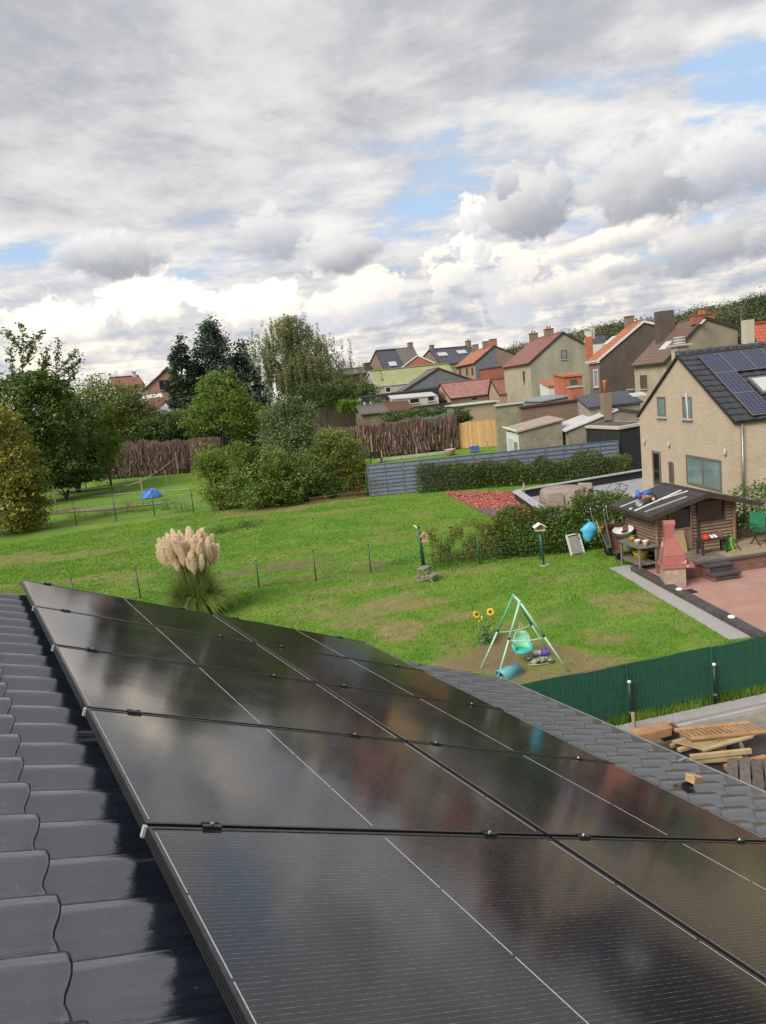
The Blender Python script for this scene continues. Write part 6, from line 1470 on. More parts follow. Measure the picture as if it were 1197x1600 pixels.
# ------------------------------------------------------------------ cream brick house with solar panels
def big_house():
    az = -117.5 + 180
    D = math.hypot(*G(999, 649, 3.5)[:2])
    h = gable_house('brick_house', 'cream brick house with black tiled roof and solar panels', D, az, (999, 649), (1060.5, 557), (1149.7, 659), None, 11.5, B_CREAM, T_BLACK, None, -.1, .12, .05, verge=M_TRIMD)
    pl = h.pl; t = h.t
    h.wall['label'] = 'cream brick wall'
    sc = 4.483; f = lambda x, y: (930 + x / sc, 520 + y / sc)
    def rect(x0, y0, x1, y1): a, b = f(x0, y0), f(x1, y1); return (a[0], a[1], b[0], b[1])
    w1 = window(pl, rect(440, 447, 496, 585), t, M_GLASSP, .07); w2 = window(pl, rect(617, 447, 680, 597), t, M_GLASSP, .07)
    for w, (x, y) in ((w2, (655, 520)),):
        a, z = pl.sz(*f(x, y)); MB().prism([pl.w(a - .03, z - .5, -.05), pl.w(a + .05, z - .5, -.05), pl.w(a + .16, z + .55, -.05), pl.w(a + .02, z + .55, -.05)], pl.n * .01).build('curtain', M_WHITE, w)
    window(pl, rect(408, 830, 462, 1075), t, M_DARK, .10, name='door', sill=False); window(pl, rect(522, 905, 553, 1052), t, M_SHUT, .04, sill=False); window(pl, rect(645, 872, 888, 1085), t, M_GLASSP, .09, mull=1, sill=False)
    for (x, y) in ((350, 765), (525, 785), (920, 840)):
        a, z = pl.sz(*f(x, y)); p = pl.w(a, z, -.06); o = MB().lathe(p - UPV * .1, [(.03, 0), (.06, .05), (.06, .2), (.03, .25)], 8).build('wall_lamp', M_SILL, t, True); MB().obox(p + pl.n * .035 - UPV * .02, pl.a * .04, pl.n * .02, UPV * .09).build('bracket', M_STEEL, o)
    # downpipe on the corner
    q = h.pl.w(h.sR if h.sR < h.sL else h.sR, 0)
    c = h.right; 
    e = h.pl.w(h.sR, 0, .18) + (h.pl.a * (1 if h.sR > h.sL else -1)) * .07
    MB().tube([e + UPV * .0, e + UPV * (h.zR - .1)], .05, 8).build('downpipe', M_STEEL, t, True)
    # plinth of the right wall
    sg = 1 if h.sR > h.sL else -1
    # roof tiles on the slope facing us
    P0, P1 = pl.w(h.sR, h.zR), pl.w(h.sA, h.zA); up = P1 - P0; Ls = np.linalg.norm(up); up /= Ls; nn = np.cross(up, pl.n); nn = nn if nn[2] > 0 else -nn; nn /= np.linalg.norm(nn); base = P0 + nn * .055 - up * .12
    me = bpy.data.meshes.new('roof_tile'); W, Lt = .42, .40; V = []; Fc = []; S = np.linspace(0, 1, 9); prof = .012 + .028 * (.5 - .5 * np.cos(S * 2 * math.pi)) 
    for y, z in ((0, .035), (.02, .045), (Lt + .04, .0)):
        for s, p in zip(S, prof): V.append((s * W, y, p + z))
    for i in range(2):
        for j in range(8): Fc.append((i * 9 + j, i * 9 + j + 1, (i + 1) * 9 + j + 1, (i + 1) * 9 + j))
    b = len(V); V += [(v[0], v[1] + .004, v[2] - .035) for v in V[:9]]; Fc += [(b + j, b + j + 1, j + 1, j) for j in range(8)]
    me.from_pydata(V, [], Fc); me.materials.append(T_BLACK); me.polygons.foreach_set('use_smooth', [True] * len(Fc)); me.update()
    n1 = int(Ls / Lt) + 1
    for j in range(n1):
        for i in range(22):
            x = i * W - .1
            if x > 8.6: continue
            place('roof_tile', me, frame4(base + up * (j * Lt) + pl.n * x, pl.n, up, nn), h.roofs[1])
    rc = 0; x = -.1
    while x < 9: MB().lathe(pl.w(h.sA, h.zA + .06, x), [(.12, 0), (.11, .36)], 10, pl.n).build('ridge_tile', T_BLACK, h.roofs[1], True); x += .35
    # chimney beyond the ridge
    c0 = pt(1063, 560, D + 5.0)
    s_ = np.dot(c0 - pl.w(0, 0), pl.a); o_ = np.dot(c0 - pl.w(0, 0), pl.n)
    zt = pt(1063, 532, D + 5.0)[2]; zm = pt(1063, 541, D + 5)[2]
    ch = MB().box(np.array([c0[0], c0[1], (zm + h.zL) / 2]), .62, .62, zm - h.zL, az).build('chimney', B_CREAMD, h.roofs[0])
    MB().box(np.array([c0[0], c0[1], zm + .05]), 1.0, .9, .09, az).build('chimney_slab', M_SILL, h.roofs[0])
    for k in range(3): MB().lathe(np.array([c0[0], c0[1], zm + .10 + k * .13]), [(.26, 0), (.30, .05), (.28, .11)], 12).build('chimney_ring', M_SILL, h.roofs[0])
    # solar panels: pixel corners -> panels on the slope
    def on(px, py, lift=.14):
        d = ray(px, py); tt = np.dot(base + nn * lift - CAM, nn) / np.dot(d, nn); return CAM + d * tt
    mc = bpy.data.materials.new('blue_solar_cells'); mc.use_nodes = True; nt = mc.node_tree; bs = nt.nodes['Principled BSDF']; tc = nd(nt, 'ShaderNodeTexCoord')
    br = nd(nt, 'ShaderNodeTexBrick', offset=0.0); wire(nt, br, 'Vector', tc.outputs['Object']); wire(nt, br, 'Scale', 1.0); wire(nt, br, 'Brick Width', .16); wire(nt, br, 'Row Height', .16); wire(nt, br, 'Mortar Size', .008)
    wire(nt, br, 'Color1', (.014, .017, .045, 1)); wire(nt, br, 'Color2', (.018, .022, .058, 1)); wire(nt, br, 'Mortar', (.10, .11, .16, 1)); nt.links.new(br.outputs[0], bs.inputs['Base Color']); wire(nt, bs, 'Roughness', .15); wire(nt, bs, 'IOR', 1.5)
    pw, phh = 1.02, 1.62
    crn = on(*f(718, 158)); au = np.dot(crn - base, pl.n); av = np.dot(crn - base, up)
    cells = [(0, 0, 'top'), (1, 0, 'top'), (2, 0, 'top'), (3, 0, 'top'), (0, 1, 'second'), (0, 2, 'third')]
    u1 = np.dot(on(*f(860, 140)) - base, pl.n); pw = max(.8, min(1.75, u1 - au)); v1 = np.dot(on(*f(835, 285)) - base, up); phh = max(.8, min(1.75, av - v1))
    names = ['top row, first from the gable', 'top row, second from the gable', 'top row, third from the gable', 'top row, farthest from the gable', 'second row beside the gable', 'lowest row above the gutter']
    pm = MB().box((pw / 2, -phh / 2, 0), pw - .05, phh - .05, .03); cm = bpy.data.meshes.new('cells'); cm.from_pydata(pm.v, [], pm.f); cm.materials.append(mc)
    fm_ = MB()
    for (x0, y0, x1, y1) in ((.005, 0, .03, phh), (pw - .03, 0, pw - .005, phh), (.03, 0, pw - .03, .03), (.03, phh - .03, pw - .03, phh)): fm_.box(((x0 + x1) / 2, -(y0 + y1) / 2, .002), x1 - x0, y1 - y0, .04)
    fmm = bpy.data.meshes.new('frame'); fmm.from_pydata(fm_.v, [], fm_.f); fmm.materials.append(M_STEEL)
    for (i, j, w_), lab in zip(cells, names):
        o = base + pl.n * (au + i * (pw + .02)) + up * (av - j * (phh + .02)) + nn * .13; W4 = frame4(o, pl.n, up, nn)
        tt = thing('blue_solar_panel', 'blue solar panel on the cream house, %s' % lab, 'solar panel', o, 'solar panels on the cream house'); place('cells', cm, W4, tt); place('frame', fmm, W4, tt)
    s0 = on(*f(1090, 345)); sk = MB().obox(s0 + pl.n * .6 - up * .3 + nn * .0, pl.n * .6, up * .55, nn * .05).build('skylight', M_STEEL, h.roofs[1]); MB().obox(s0 + pl.n * .6 - up * .3 + nn * .055, pl.n * .5, up * .45, nn * .008).build('pane', T_SHEET, sk)
    return h
BH = big_house()
def at_px(D, px, py): return pt(px, py, D)
def flat_block(name, label, D, az, rect, length, wall, roofm=None, cat='building', zb=-.3, top_in=.0, slope=0.0, eave=.12, roof_t=.1, coping=None):
    """box-shaped outbuilding: front rect in photo pixels (x0,yTopLeft,x1,yTopRight)"""
    (x0, y0), (x1, y1) = rect; pl = Plane(pt(x0, y0, D), az)
    if np.dot(pl.n, ray(x0, y0)) < 0: pl.n = -pl.n
    s0, z0 = pl.sz(x0, y0); s1, z1 = pl.sz(x1, y1); h = House(); h.pl = pl; h.s0, h.s1, h.z0, h.z1 = s0, s1, z0, z1
    h.t = thing(name, label, cat, pl.w((s0 + s1) / 2, 0, length / 2)); r = slope * length
    body = [pl.w(s0, zb), pl.w(s1, zb), pl.w(s1, z1), pl.w(s0, z0), pl.w(s0, zb, length), pl.w(s1, zb, length), pl.w(s1, z1 + r, length), pl.w(s0, z0 + r, length)]
    h.wall = MB().add(body, [(0, 1, 2, 3), (5, 4, 7, 6), (4, 0, 3, 7), (1, 5, 6, 2), (3, 2, 6, 7), (4, 5, 1, 0)]).build('wall', wall, h.t)
    if roofm is not None:
        e = eave; q = [pl.w(s0 - e, z0 + .012 - slope * e, -e), pl.w(s1 + e, z1 + .012 - slope * e, -e), pl.w(s1 + e, z1 + r + .012 + slope * e, length + e), pl.w(s0 - e, z0 + r + .012 + slope * e, length + e)]
        h.roof = MB().prism(q, UPV * roof_t).build('roof', roofm, h.t)
    if coping is not None: h.cop = MB().bar(pl.w(s0 - .05, z0 + .06, .05), pl.w(s1 + .05, z1 + .06, .05), .4, .12).build('coping', coping, h.t)
    h.left = Plane(pl.w(s0, 0), math.degrees(math.atan2(pl.n[1], pl.n[0])))
    return h
AZ = -24.0
# ------------------------------------------------------------------ street houses behind, right to left
c6 = lambda x, y: (640 + x / 5.985, 520 + y / 5.985); c5 = lambda x, y: (480 + x / 5.985, 520 + y / 5.985); c4 = lambda x, y: (940 + x / 4.658, 470 + y / 4.658); c3 = lambda x, y: (780 + x / 6.65, 470 + y / 6.65); c7 = lambda x, y: (780 + x / 4.9875, 590 + y / 4.9875)
def R4(c, x0, y0, x1, y1): a, b = c(x0, y0), c(x1, y1); return (a[0], a[1], b[0], b[1])
def houses():
    # beige house, brown roof (right)
    h = gable_house('rendered_house', 'old beige rendered house with brown tiled roof and red brick chimney', 54, AZ, (1040, 565), (1102, 498), (1152, 513), 1047, 8, W_BEIGE, T_BROWN, W_BROWNR, verge=M_TRIMD)
    for q in (R4(c4, 190, 545, 236, 640), R4(c4, 284, 540, 332, 640)): window(h.left, q, h.t, M_SHUT, .06, frame=M_SHUT)
    chimney(h, .4, 1.5, .5, h.zA - .3, wz(54, 1115, 488), B_RUST, None, None, 2); skylight(h, 0, 1040, 540, .9, .8, T_SHEET); skylight(h, 0, 1098, 503, .3, .4, T_SHEET)
    # brown brick house with orange roof
    h = gable_house('brick_house', 'tall dark brick house with bright orange roof and skylight', 63, AZ, (936, 562), (1005, 503), (1075, 520), 986, 7, B_BROWN, T_ORANGE, B_DARK, verge=M_WHITE)
    window(h.left, R4(c3, 985, 712, 1030, 898), h.t, M_GLASSP, .09, frame=M_WHITE); skylight(h, 0, *c4(58, 290), .9, 1.1, T_SHEET)
    e = h.left; MB().bar(h.pl.w(h.sL, h.zL - .12, -.1) - h.pl.a * .1, h.pl.w(h.sL, h.zL - .12, h.len) - h.pl.a * .1, .2, .25).build('eave_band', M_WHITE, h.t)
    chimney(h, h.len * .95, .6, .6, h.zA - .6, wz(63 + h.len * .7, 976, 494), B_BROWN, h.sA - .2, None, 0)
    b_ = pt(1038, 500, 58); MB().box([b_[0], b_[1], (b_[2] + wz(58, 1038, 486)) / 2 - 1.2], 1.1, .8, wz(58, 1038, 486) - b_[2] + 2.4, AZ).build('chimney_stack', B_DARK, h.t)
    lp = pt(943, 560, 62); zt = wz(62, 923, 531); q = roof_pt(h, 0, 921, 557)[0]; MB().box([q[0], q[1], (q[2] + zt) / 2], .5, .5, zt - q[2] + .8, AZ).build('chimney', W_ORANGE, h.roofs[0])
    # grey rendered gable house with red-brown roof
    h = gable_house('rendered_house', 'grey rendered house with stained windowed gable and red-brown roof', 78, AZ, (828, 567), (879, 520.5), (918, 541), 832, 8, W_BEIGE, T_RED, W_GREY, verge=M_TRIMD)
    window(h.pl, R4(c3, 642, 512, 704, 606), h.t, M_GLASSP, .08, frame=M_SHUT); window(h.left, R4(c3, 250, 730, 268, 850), h.t, M_DARK, .05)
    for o_ in (h.len * .42, h.len * .95): chimney(h, o_, .9, .55, h.zA - .2, h.zA + .75, B_BROWN, None, None, 2)
    # orange annexes in front of it
    a1 = flat_block('annex', 'small orange painted annex with window below the dark brick house', 60, AZ, (c3(668, 795), c3(860, 780)), 2.2, W_ORANGE, T_ORANGE, 'annex', slope=.12); window(a1.pl, R4(c3, 738, 822, 808, 880), a1.t, M_GLASS, .05, frame=M_SHUT)
    p = pt(*c3(790, 900), 58); ztop = p[2]; o = MB().box([p[0], p[1], ztop / 2], 1.0, .7, ztop, AZ).build('outdoor_flue', W_ORANGE, a1.t)
    MB().box([p[0], p[1], ztop + .04], 1.15, .85, .07, AZ).build('flue_cap', T_SHEET, a1.t)
    a2 = flat_block('annex', 'low white annex with orange tiled roof beside the grey gable', 64, AZ, (c3(512, 895), c3(675, 880)), 2.2, W_WHITE, T_ORANGE, 'annex', slope=.22)
    # slate and orange house
    h = gable_house('slate_hung_house', 'house with orange roof and blue-grey slate-hung gable', 100, AZ, (742, 567), (772, 541), (803, 553), 739, 9, B_TAN, T_ORANGE, SLATE_W, verge=M_TRIMD)
    sA = h.pl.sz(776, 560)[0]; MB().prism([h.pl.w(sA, -.3, -.03), h.pl.w(h.sR, -.3, -.03), h.pl.w(h.sR, h.zR - .05, -.03), h.pl.w(sA, h.zA - .06 if sA < h.sA else h.zA - .1, -.03)], h.pl.n * .012).build('brown_gable_part', B_BROWN, h.t)
    for (x0, x1) in ((465, 482), (530, 548), (580, 598)): window(h.left, R4(c6, x0, 325, x1, 395), h.t, M_SHUT, .05, frame=M_SHUT, sill=False)
    for (o_, w_) in ((h.len * .85, .8), (h.len * .35, .8)): chimney(h, o_, w_, .7, h.zA - .2, h.zA + .9, B_BROWN, None, None, 0)
    chimney(h, .4, .9, .7, h.zA - .2, h.zA + .9, B_RED, None, None, 0)
    # long slate roof with two skylights
    D = 125; pl0 = pt(672, 548, D)
    h = gable_house('slate_roof_house', 'house with long slate roof and two skylights behind the orange roof', D, 82, (655, 566), (671.5, 547), (690, 569), 735, 9, B_TAN, T_SLATE, B_BROWN, verge=M_TRIMD)
    skylight(h, 1, *c6(308, 200), 1.6, 1.0, T_SHEET); skylight(h, 1, *c6(488, 178), 1.6, 1.0, T_SHEET); chimney(h, .4, .6, .6, h.zA - .2, h.zA + .7, B_BROWN, None, None, 0); chimney(h, h.len - .4, .9, .6, h.zA - .2, h.zA + .9, B_BROWN, None, None, 1)
    # grey slate house at the left of the group
    h = gable_house('slate_roof_house', 'house with steep two-tone grey slate roof left of the brick gable', 118, 80, (574, 578), (587.8, 549), (601, 577), 645, 9, B_BROWN, T_SLATE, B_BROWN, verge=M_TRIMD)
    p0 = h.pl.w(h.sR, h.zR); q = h.len * .52
    d = np.array([h.sA - h.sR, h.zA - h.zR]); 
    nn = np.cross(h.pl.w(h.sA, h.zA) - p0, h.pl.n); nn /= np.linalg.norm(nn); nn = nn if nn[2] > 0 else -nn
    MB().prism([h.pl.w(h.sR, h.zR, q) + nn * .125, h.pl.w(h.sR, h.zR, h.len + .1) + nn * .125, h.pl.w(h.sA, h.zA, h.len + .1) + nn * .125, h.pl.w(h.sA, h.zA, q) + nn * .125], nn * .02).build('roof_patch', T_GREY, h.roofs[1])
    skylight(h, 1, *c5(800, 290), 1.2, .9, T_SHEET); chimney(h, h.len - .4, .8, .6, h.zA - .2, h.zA + .8, B_BROWN, None, None, 0)
    # red brick gable with white verge
    h = gable_house('brick_house', 'small red brick gable with white verge and grey roof', 112, AZ, (629, 573.5), (652, 556), (678, 567), 640, 6, B_RED, T_GREY, None, verge=M_WHITE); chimney(h, 3, .6, .5, h.zA - .2, h.zA + .7, B_BROWN, None, None, 0)
    # mossy roof
    h = gable_house('cream_house', 'long low cream house with mossy yellow-green roof', 104, 76, (566, 601), (578.6, 581), (588, 603), 700, 20, W_CREAM, T_MOSS, None, verge=M_WHITE)
    window(h.right, R4(c5, 728, 503, 786, 562), h.t, M_DARK, .12, frame=M_WHITE)
    f0 = flat_block('annex', 'white flat-roofed extension left of the mossy roof', 98, AZ, (c5(440, 510), c5(640, 478)), 5, W_WHITE, T_BITU, 'annex'); window(f0.pl, R4(c5, 525, 532, 568, 584), f0.t, M_DARK, .05)
    # slate gable in front
    h = gable_house('slate_hung_house', 'wide dark slate-hung gable with grey roof in the middle of the group', 92, AZ, (628, 613), (685, 576), (735, 593), 650, 12, SLATE_W, T_GREY, None, verge=M_TRIMD)
    f1 = flat_block('annex', 'long black flat-roofed rear extension under the slate gable', 88, AZ, (c5(505, 605), c6(262, 515)), 5, W_WHITE, T_BITU, 'annex'); pl = f1.pl
    MB().bar(pl.w(f1.s0 - .1, f1.z0 - .35, -.06), pl.w(f1.s1 + .1, f1.z1 - .35, -.06), .1, 1.0).build('fascia', M_ANTH, f1.t)
    for k in range(4): s_ = f1.s0 + .3 + k * .75; MB().bar(pl.w(s_, -.2, -.5), pl.w(s_, f1.z0 - .6, -.5), .25, .25).build('post', W_WHITE, f1.t)
    f2 = flat_block('veranda', 'white lean-to veranda with pale roof below the black extension', 84, AZ, (c5(800, 625), c6(245, 590)), 3, W_CREAM, T_SHEET, 'veranda', slope=.12)
    for q in (R4(c5, 958, 612, 1050, 660), R4(c5, 1125, 592, 1190, 640)): window(f2.pl, q, f2.t, M_DARK, .06, frame=W_CREAM)
    # pink tiled garages
    h = gable_house('garage', 'garage with mottled pink tiled roof and tan clad gable', 94, 74, c6(236, 590), c6(292, 482), c6(382, 612), c6(730, 418)[0], 10, B_BROWN, T_PINK, W_TANW, verge=M_TRIMD)
    window(h.right, R4(c6, 575, 600, 640, 632), h.t, M_DARK, .08); window(h.pl, R4(c6, 258, 630, 296, 660), h.t, M_SHUT, .05, sill=False); window(h.pl, R4(c6, 318, 630, 356, 655), h.t, M_DARK, .05, sill=False)
    h = gable_house('garage', 'second garage with maroon tiled roof beside the grey gable', 90, 71, c6(742, 560), c6(765, 445), c6(842, 575), c6(1000, 410)[0], 6, B_TAN, T_MAROON, None, verge=M_TRIMD); window(h.right, R4(c6, 908, 582, 956, 622), h.t, M_DARK, .06, sill=False)
    f3 = flat_block('brick_block', 'rust-red brick block between slate-hung house and grey gable', 96, AZ, (c6(732, 335), c6(990, 302)), 5, B_RUST, T_BITU, 'building')
    # tan shed with flat roof, dark fence and green tarpaulin
    f4 = flat_block('shed', 'tan block shed with pale flat roof before the pink garages', 80, AZ, (c6(430, 690), c6(812, 645)), 5, B_TAN, T_SHEET, 'shed', eave=.3); 
    f5 = flat_block('dark_screen', 'dark boarded screen left of the tan shed', 84, AZ, (c6(20, 690), c6(390, 650)), .15, M_ANTH, None, 'screen')
    f6 = flat_block('shed', 'low brick shed with rusty corrugated roof behind the dead hedge', 79, AZ, (c5(512, 770), c5(975, 722)), 3.4, B_RUB, None, 'shed')
    pl = f6.pl; n = 30
    for k in range(n):
        s = f6.s0 - .2 + (f6.s1 - f6.s0 + .4) * (k + .5) / n; MB().tube([pl.w(s, f6.z0 + .06 - (f6.z0 - f6.z1) * (k / n), -.3), pl.w(s, f6.z0 + .95 - (f6.z0 - f6.z1) * (k / n), 3.5)], .11, 6).build('corrugation', M_RUST if k > 15 else mat('weathered_sheet%d' % k, (.17, .145, .13), (.12, .10, .09), 4, .8, grime=.3), f6.t, True)
    P = pt(*c6(245, 765), 76); o = MB(); r = np.random.default_rng(5); V = []; nx_, ny_ = 14, 5
    for j in range(ny_):
        for i in range(nx_): V.append(np.array([P[0], P[1], 0]) + A(AZ) * (i - nx_ / 2) * .33 + A(AZ + 90) * j * .4 + UPV * (P[2] - 1.1 + 1.2 * math.sin(math.pi * (j + .6) / ny_) + .12 * r.normal()))
    o.add(V, [(j * nx_ + i, j * nx_ + i + 1, (j + 1) * nx_ + i + 1, (j + 1) * nx_ + i) for j in range(ny_ - 1) for i in range(nx_ - 1)]); tag(o.build('tarpaulin', plain('green_tarp', (.03, .19, .14), .5), None, True), 'green tarpaulin draped over a stack behind the dead hedge', 'tarpaulin')
    # walls and outbuildings between
    f7 = flat_block('old_wall', 'long brown brick wall with maroon coping in the middle distance', 52, AZ, (c7(165, 238), c7(1000, 128)), .4, B_RUB, None, 'wall', coping=M_MAROON)
    f8 = flat_block('old_wall', 'lichened grey wall beside the new wooden fence', 53, AZ, (c7(-30, 225), c7(185, 200)), .4, W_IVY, None, 'wall', coping=T_SHEET)
    f8b = flat_block('flat_roof_building', 'grey flat-roofed building behind the brown wall', 58, AZ, (c7(340, 190), c7(560, 145)), 6, W_ROUGH, mat('blue_grey_sheet', (.25, .28, .33), (.2, .23, .28), 3, .6), 'building')
    f9 = flat_block('tiled_outbuilding', 'low outbuilding with glossy black tiled roof and skylight', 47, AZ, (c7(700, 240), c7(1100, 195)), 1.8, W_ROUGH, T_BLACKT, 'building', slope=.34)
    sk = c7(1085, 195); q = Plane(f9.pl.w(0, 0, 1.0), AZ); s_, z_ = q.sz(*sk); p = q.w(s_, f9.z0 + (f9.z1 - f9.z0) * s_ / f9.s1 + .34 + .13); MB().obox(p, f9.pl.a * .45, (f9.pl.n + UPV * .3) * .3, UPV * .03).build('skylight', T_SHEET, f9.t)
    p = pt(*c7(832, 215), 46.5); zt = pt(*c7(832, 118), 46.5)[2]; t = thing('chimney', 'rough brick chimney with terracotta pot on the low roof', 'chimney', [p[0], p[1], p[2] - .9]); MB().box([p[0], p[1], (p[2] - .9 + zt) / 2], .5, .5, zt - p[2] + .9, AZ).build('stack', B_BROWN, t); MB().lathe([p[0], p[1], zt], [(.13, 0), (.10, .55), (.12, .6), (.12, .75), (.09, .75)], 10).build('pot', M_TERRA, t, True)
    f10 = flat_block('white_roof_shed', 'shed with sloping white roof and rough tan wall behind the slatted fence', 45.5, AZ, (c7(540, 425), c7(935, 255)), .5, W_ROUGH, None, 'shed')
    pl = f10.pl; V = [pl.w(f10.s0 - .25, f10.z0 + .03, -.12), pl.w(f10.s1, f10.z1 + .03, -.12), pl.w(f10.s1 - .2, f10.z1 + .10, 2.2), pl.w(f10.s0 - .2, f10.z0 + .25, 2.2)]; MB().prism(V, UPV * .08).build('roof', T_SHEET, f10.t); MB().prism([pl.w(f10.s1, f10.z1, 0), pl.w(f10.s1 + 2.3, f10.z1 - .5, 0), pl.w(f10.s1 + 2.3, 0, 0), pl.w(f10.s1, 0, 0)], pl.n * .4).build('side_wall', W_ROUGH, f10.t); MB().bar(pl.w(f10.s1 - .1, f10.z1 + .1, -.05), pl.w(f10.s1 + 2.3, f10.z1 - .45, -.05), .2, .1).build('coping', M_MAROON, f10.t)
    MB().prism([pl.w(f10.s0, 0, .45), pl.w(f10.s0 + .2, 0, 2.1), pl.w(f10.s0 + .2, f10.z0 + .1, 2.1), pl.w(f10.s0, f10.z0, .45)], pl.a * .1).build('end_wall', W_ROUGH, f10.t)
    # concrete shed with white front
    az2 = AZ; P = pt(*c7(150, 432), 45); pl = Plane(P, AZ); 
    if np.dot(pl.n, ray(810, 676)) < 0: pl.n = -pl.n
    s1, z1 = pl.sz(*c7(487, 335)); z0 = P[2]; t = thing('concrete_shed', 'old concrete shed with white door behind the slatted fence', 'shed', P * [1, 1, 0])
    MB().prism([pl.w(0, -.2), pl.w(s1, -.2), pl.w(s1, z1), pl.w(0, z0)], pl.n * 2.6).build('wall', W_ROUGH, t)
    q = [pl.w(-.15, z0 + .02, -.12), pl.w(s1 + .1, z1 + .02, -.12), pl.w(s1 + .1, z1 + .15, 2.75), pl.w(-.15, z0 + .15, 2.75)]; MB().prism(q, UPV * .09).build('roof', mat('tan_roof_felt', (.36, .29, .23), (.30, .24, .19), 3, .9, .2, 20), t); MB().bar(q[3] + UPV * .12, q[0] + UPV * .12, .12, .08).build('roof_edge', M_WHITE, t)
    ld = Plane(pl.w(0, 0, 0), math.degrees(math.atan2(pl.n[1], pl.n[0]))); MB().obox(pl.w(-.02, z0 / 2, 1.3), pl.n * 1.28, pl.a * .012, UPV * (z0 / 2 - .02)).build('front_wall', M_WHITE, t); d0 = MB().obox(pl.w(-.05, z0 * .42, 1.7), pl.n * .5, pl.a * .012, UPV * z0 * .42).build('door', T_SHEET, t); MB().obox(pl.w(-.05, z0 * .66, .6), pl.n * .35, pl.a * .012, UPV * .3).build('window', M_GLASSP, t)
    # anthracite annex beside the cream house
    f11 = flat_block('annex', 'anthracite annex wall with cream flat roof beside the cream house', math.hypot(*G(985, 660, 2.7)[:2]), -14, ((968, 671), (1003, 664)), 6, M_ANTH, None, 'annex'); pl = f11.pl
    MB().prism([pl.w(f11.s0 - .1, f11.z0, -.1), pl.w(f11.s1 + .3, f11.z1, -.1), pl.w(f11.s1 + .3, f11.z1 + .05, 6), pl.w(f11.s0 - .1, f11.z0 + .05, 6)], UPV * .14).build('roof_edge', mat('cream_coping', (.50, .43, .36), (.44, .38, .32), 4, .8), f11.t); MB().prism([pl.w(f11.s0 + .2, f11.z0 + .15, .3), pl.w(f11.s1, f11.z1 + .15, .3), pl.w(f11.s1, f11.z1 + .19, 5.6), pl.w(f11.s0 + .2, f11.z0 + .19, 5.6)], UPV * .02).build('roof', T_BITU, f11.t)
    # right edge: red roof, pale flue, antenna
    h = gable_house('red_roof_house', 'house with bright red tiled roof at the right picture edge', 64, 66, (1160, 545), (1172, 508), (1190, 548), 1290, 12, B_CREAM, tile_mat('bright_red_tiles', (.42, .10, .06), (.48, .13, .08), .26, .24, grime=.15), None, verge=M_TRIMD)
    p = pt(1169, 535, 52); zt = wz(52, 1168, 500); t = thing('flue', 'pale upright flue rising behind the cream house roof', 'flue', [p[0], p[1], 0]); MB().box([p[0], p[1], zt / 2], .55, .5, zt, AZ).build('stack', W_CREAM, t); MB().box([p[0] + .35, p[1], zt / 2 - .7], .5, .5, zt - 1.4, AZ).build('stack', W_CREAM, t)
    p = pt(1159, 520, 60); zt = wz(60, 1158, 478); t = thing('antenna', 'thin antenna mast on the brown-roofed house', 'antenna', [p[0], p[1], 0]); MB().tube([[p[0], p[1], 0], [p[0], p[1], zt]], .035, 6).build('mast', M_STEEL, t); 
    for k in range(4): MB().bar([p[0] - .4 + .1 * k, p[1], zt - .25 * k - .1], [p[0] + .4 - .1 * k, p[1] - .1, zt - .25 * k - .1], .03, .03).build('element', M_STEEL, t)
    # small slate roof far behind
    h = gable_house('slate_roof_house', 'distant slate roof with pale chimneys before the wooded hill', 130, 66, c3(870, 440), c3(895, 372), c3(915, 445), c3(1090, 350)[0], 8, W_WHITE, T_SLATE, None); chimney(h, .5, 1.0, .8, h.zA - .5, h.zA + .8, W_WHITE, None, None, 0); chimney(h, h.len * .4, .5, .5, h.zA - .5, h.zA + 1.4, W_CREAM, None, None, 0)
    # roofs left, by the birch
    h = gable_house('slate_roof_house', 'steep dark slate roof just right of the birch', 125, AZ, (497, 578), (518, 555), (529, 575), None, 8, W_WHITE, T_SLATE, None); 
    h = gable_house('brown_house', 'low house with brown roof and white-capped chimney right of the birch', 112, 80, c5(290, 440), c5(310, 350), c5(345, 392), c5(600, 310)[0], 10, B_DARK, T_GREY, None); chimney(h, h.len * .8, .9, .8, h.zA - 1.0, h.zA + .6, B_DARK, h.sR * .5 + h.sA * .5, None, 0)
    h = gable_house('pink_gable_house', 'pale pinkish gable half hidden by the birch', 104, AZ, (478, 606), (527, 582), (551, 602), None, 8, mat('pale_pink_render', (.50, .40, .35), (.44, .35, .30), 2, .9), T_GREY, None)
    # left: brick gable and red roof among the trees
    h = gable_house('brick_house', 'pink brick gable with dark window among the dark conifers', 92, -10, (228.5, 606), (261.5, 576), (296, 600), None, 9, B_PINKB, T_BROWN, None, verge=M_TRIMD); window(h.pl, (249, 594, 261.5, 609), h.t, M_DARK, .1, frame=M_TRIMD)
    h = gable_house('red_roof_house', 'distant house with low red roof behind the bushy left trees', 105, 93, (168, 603), (172, 591.5), (182, 606), 216, 8, W_WHITE, T_RED, None); chimney(h, h.len - .5, .5, .5, h.zA - .3, h.zA + .6, W_WHITE, None, None, 0)
    # white tent and awning glimpsed among the trees
    p = pt(260, 634, 86); t = thing('garden_tent', 'white garden tent half hidden behind bushes at the left', 'tent', [p[0], p[1], 0]); a, b = A(-10), A(80); q = np.array([p[0], p[1], 0])
    ap = q + UPV * (p[2] + .25); e = [q + a * sx + b * sy + UPV * (p[2] - .55) for sx, sy in ((-1.25, -1.2), (1.25, -1.2), (1.25, 1.2), (-1.25, 1.2))]
    MB().add(e + [ap], [(0, 1, 4), (1, 2, 4), (2, 3, 4), (3, 0, 4), (3, 2, 1, 0)]).build('canopy', M_WHITE, t)
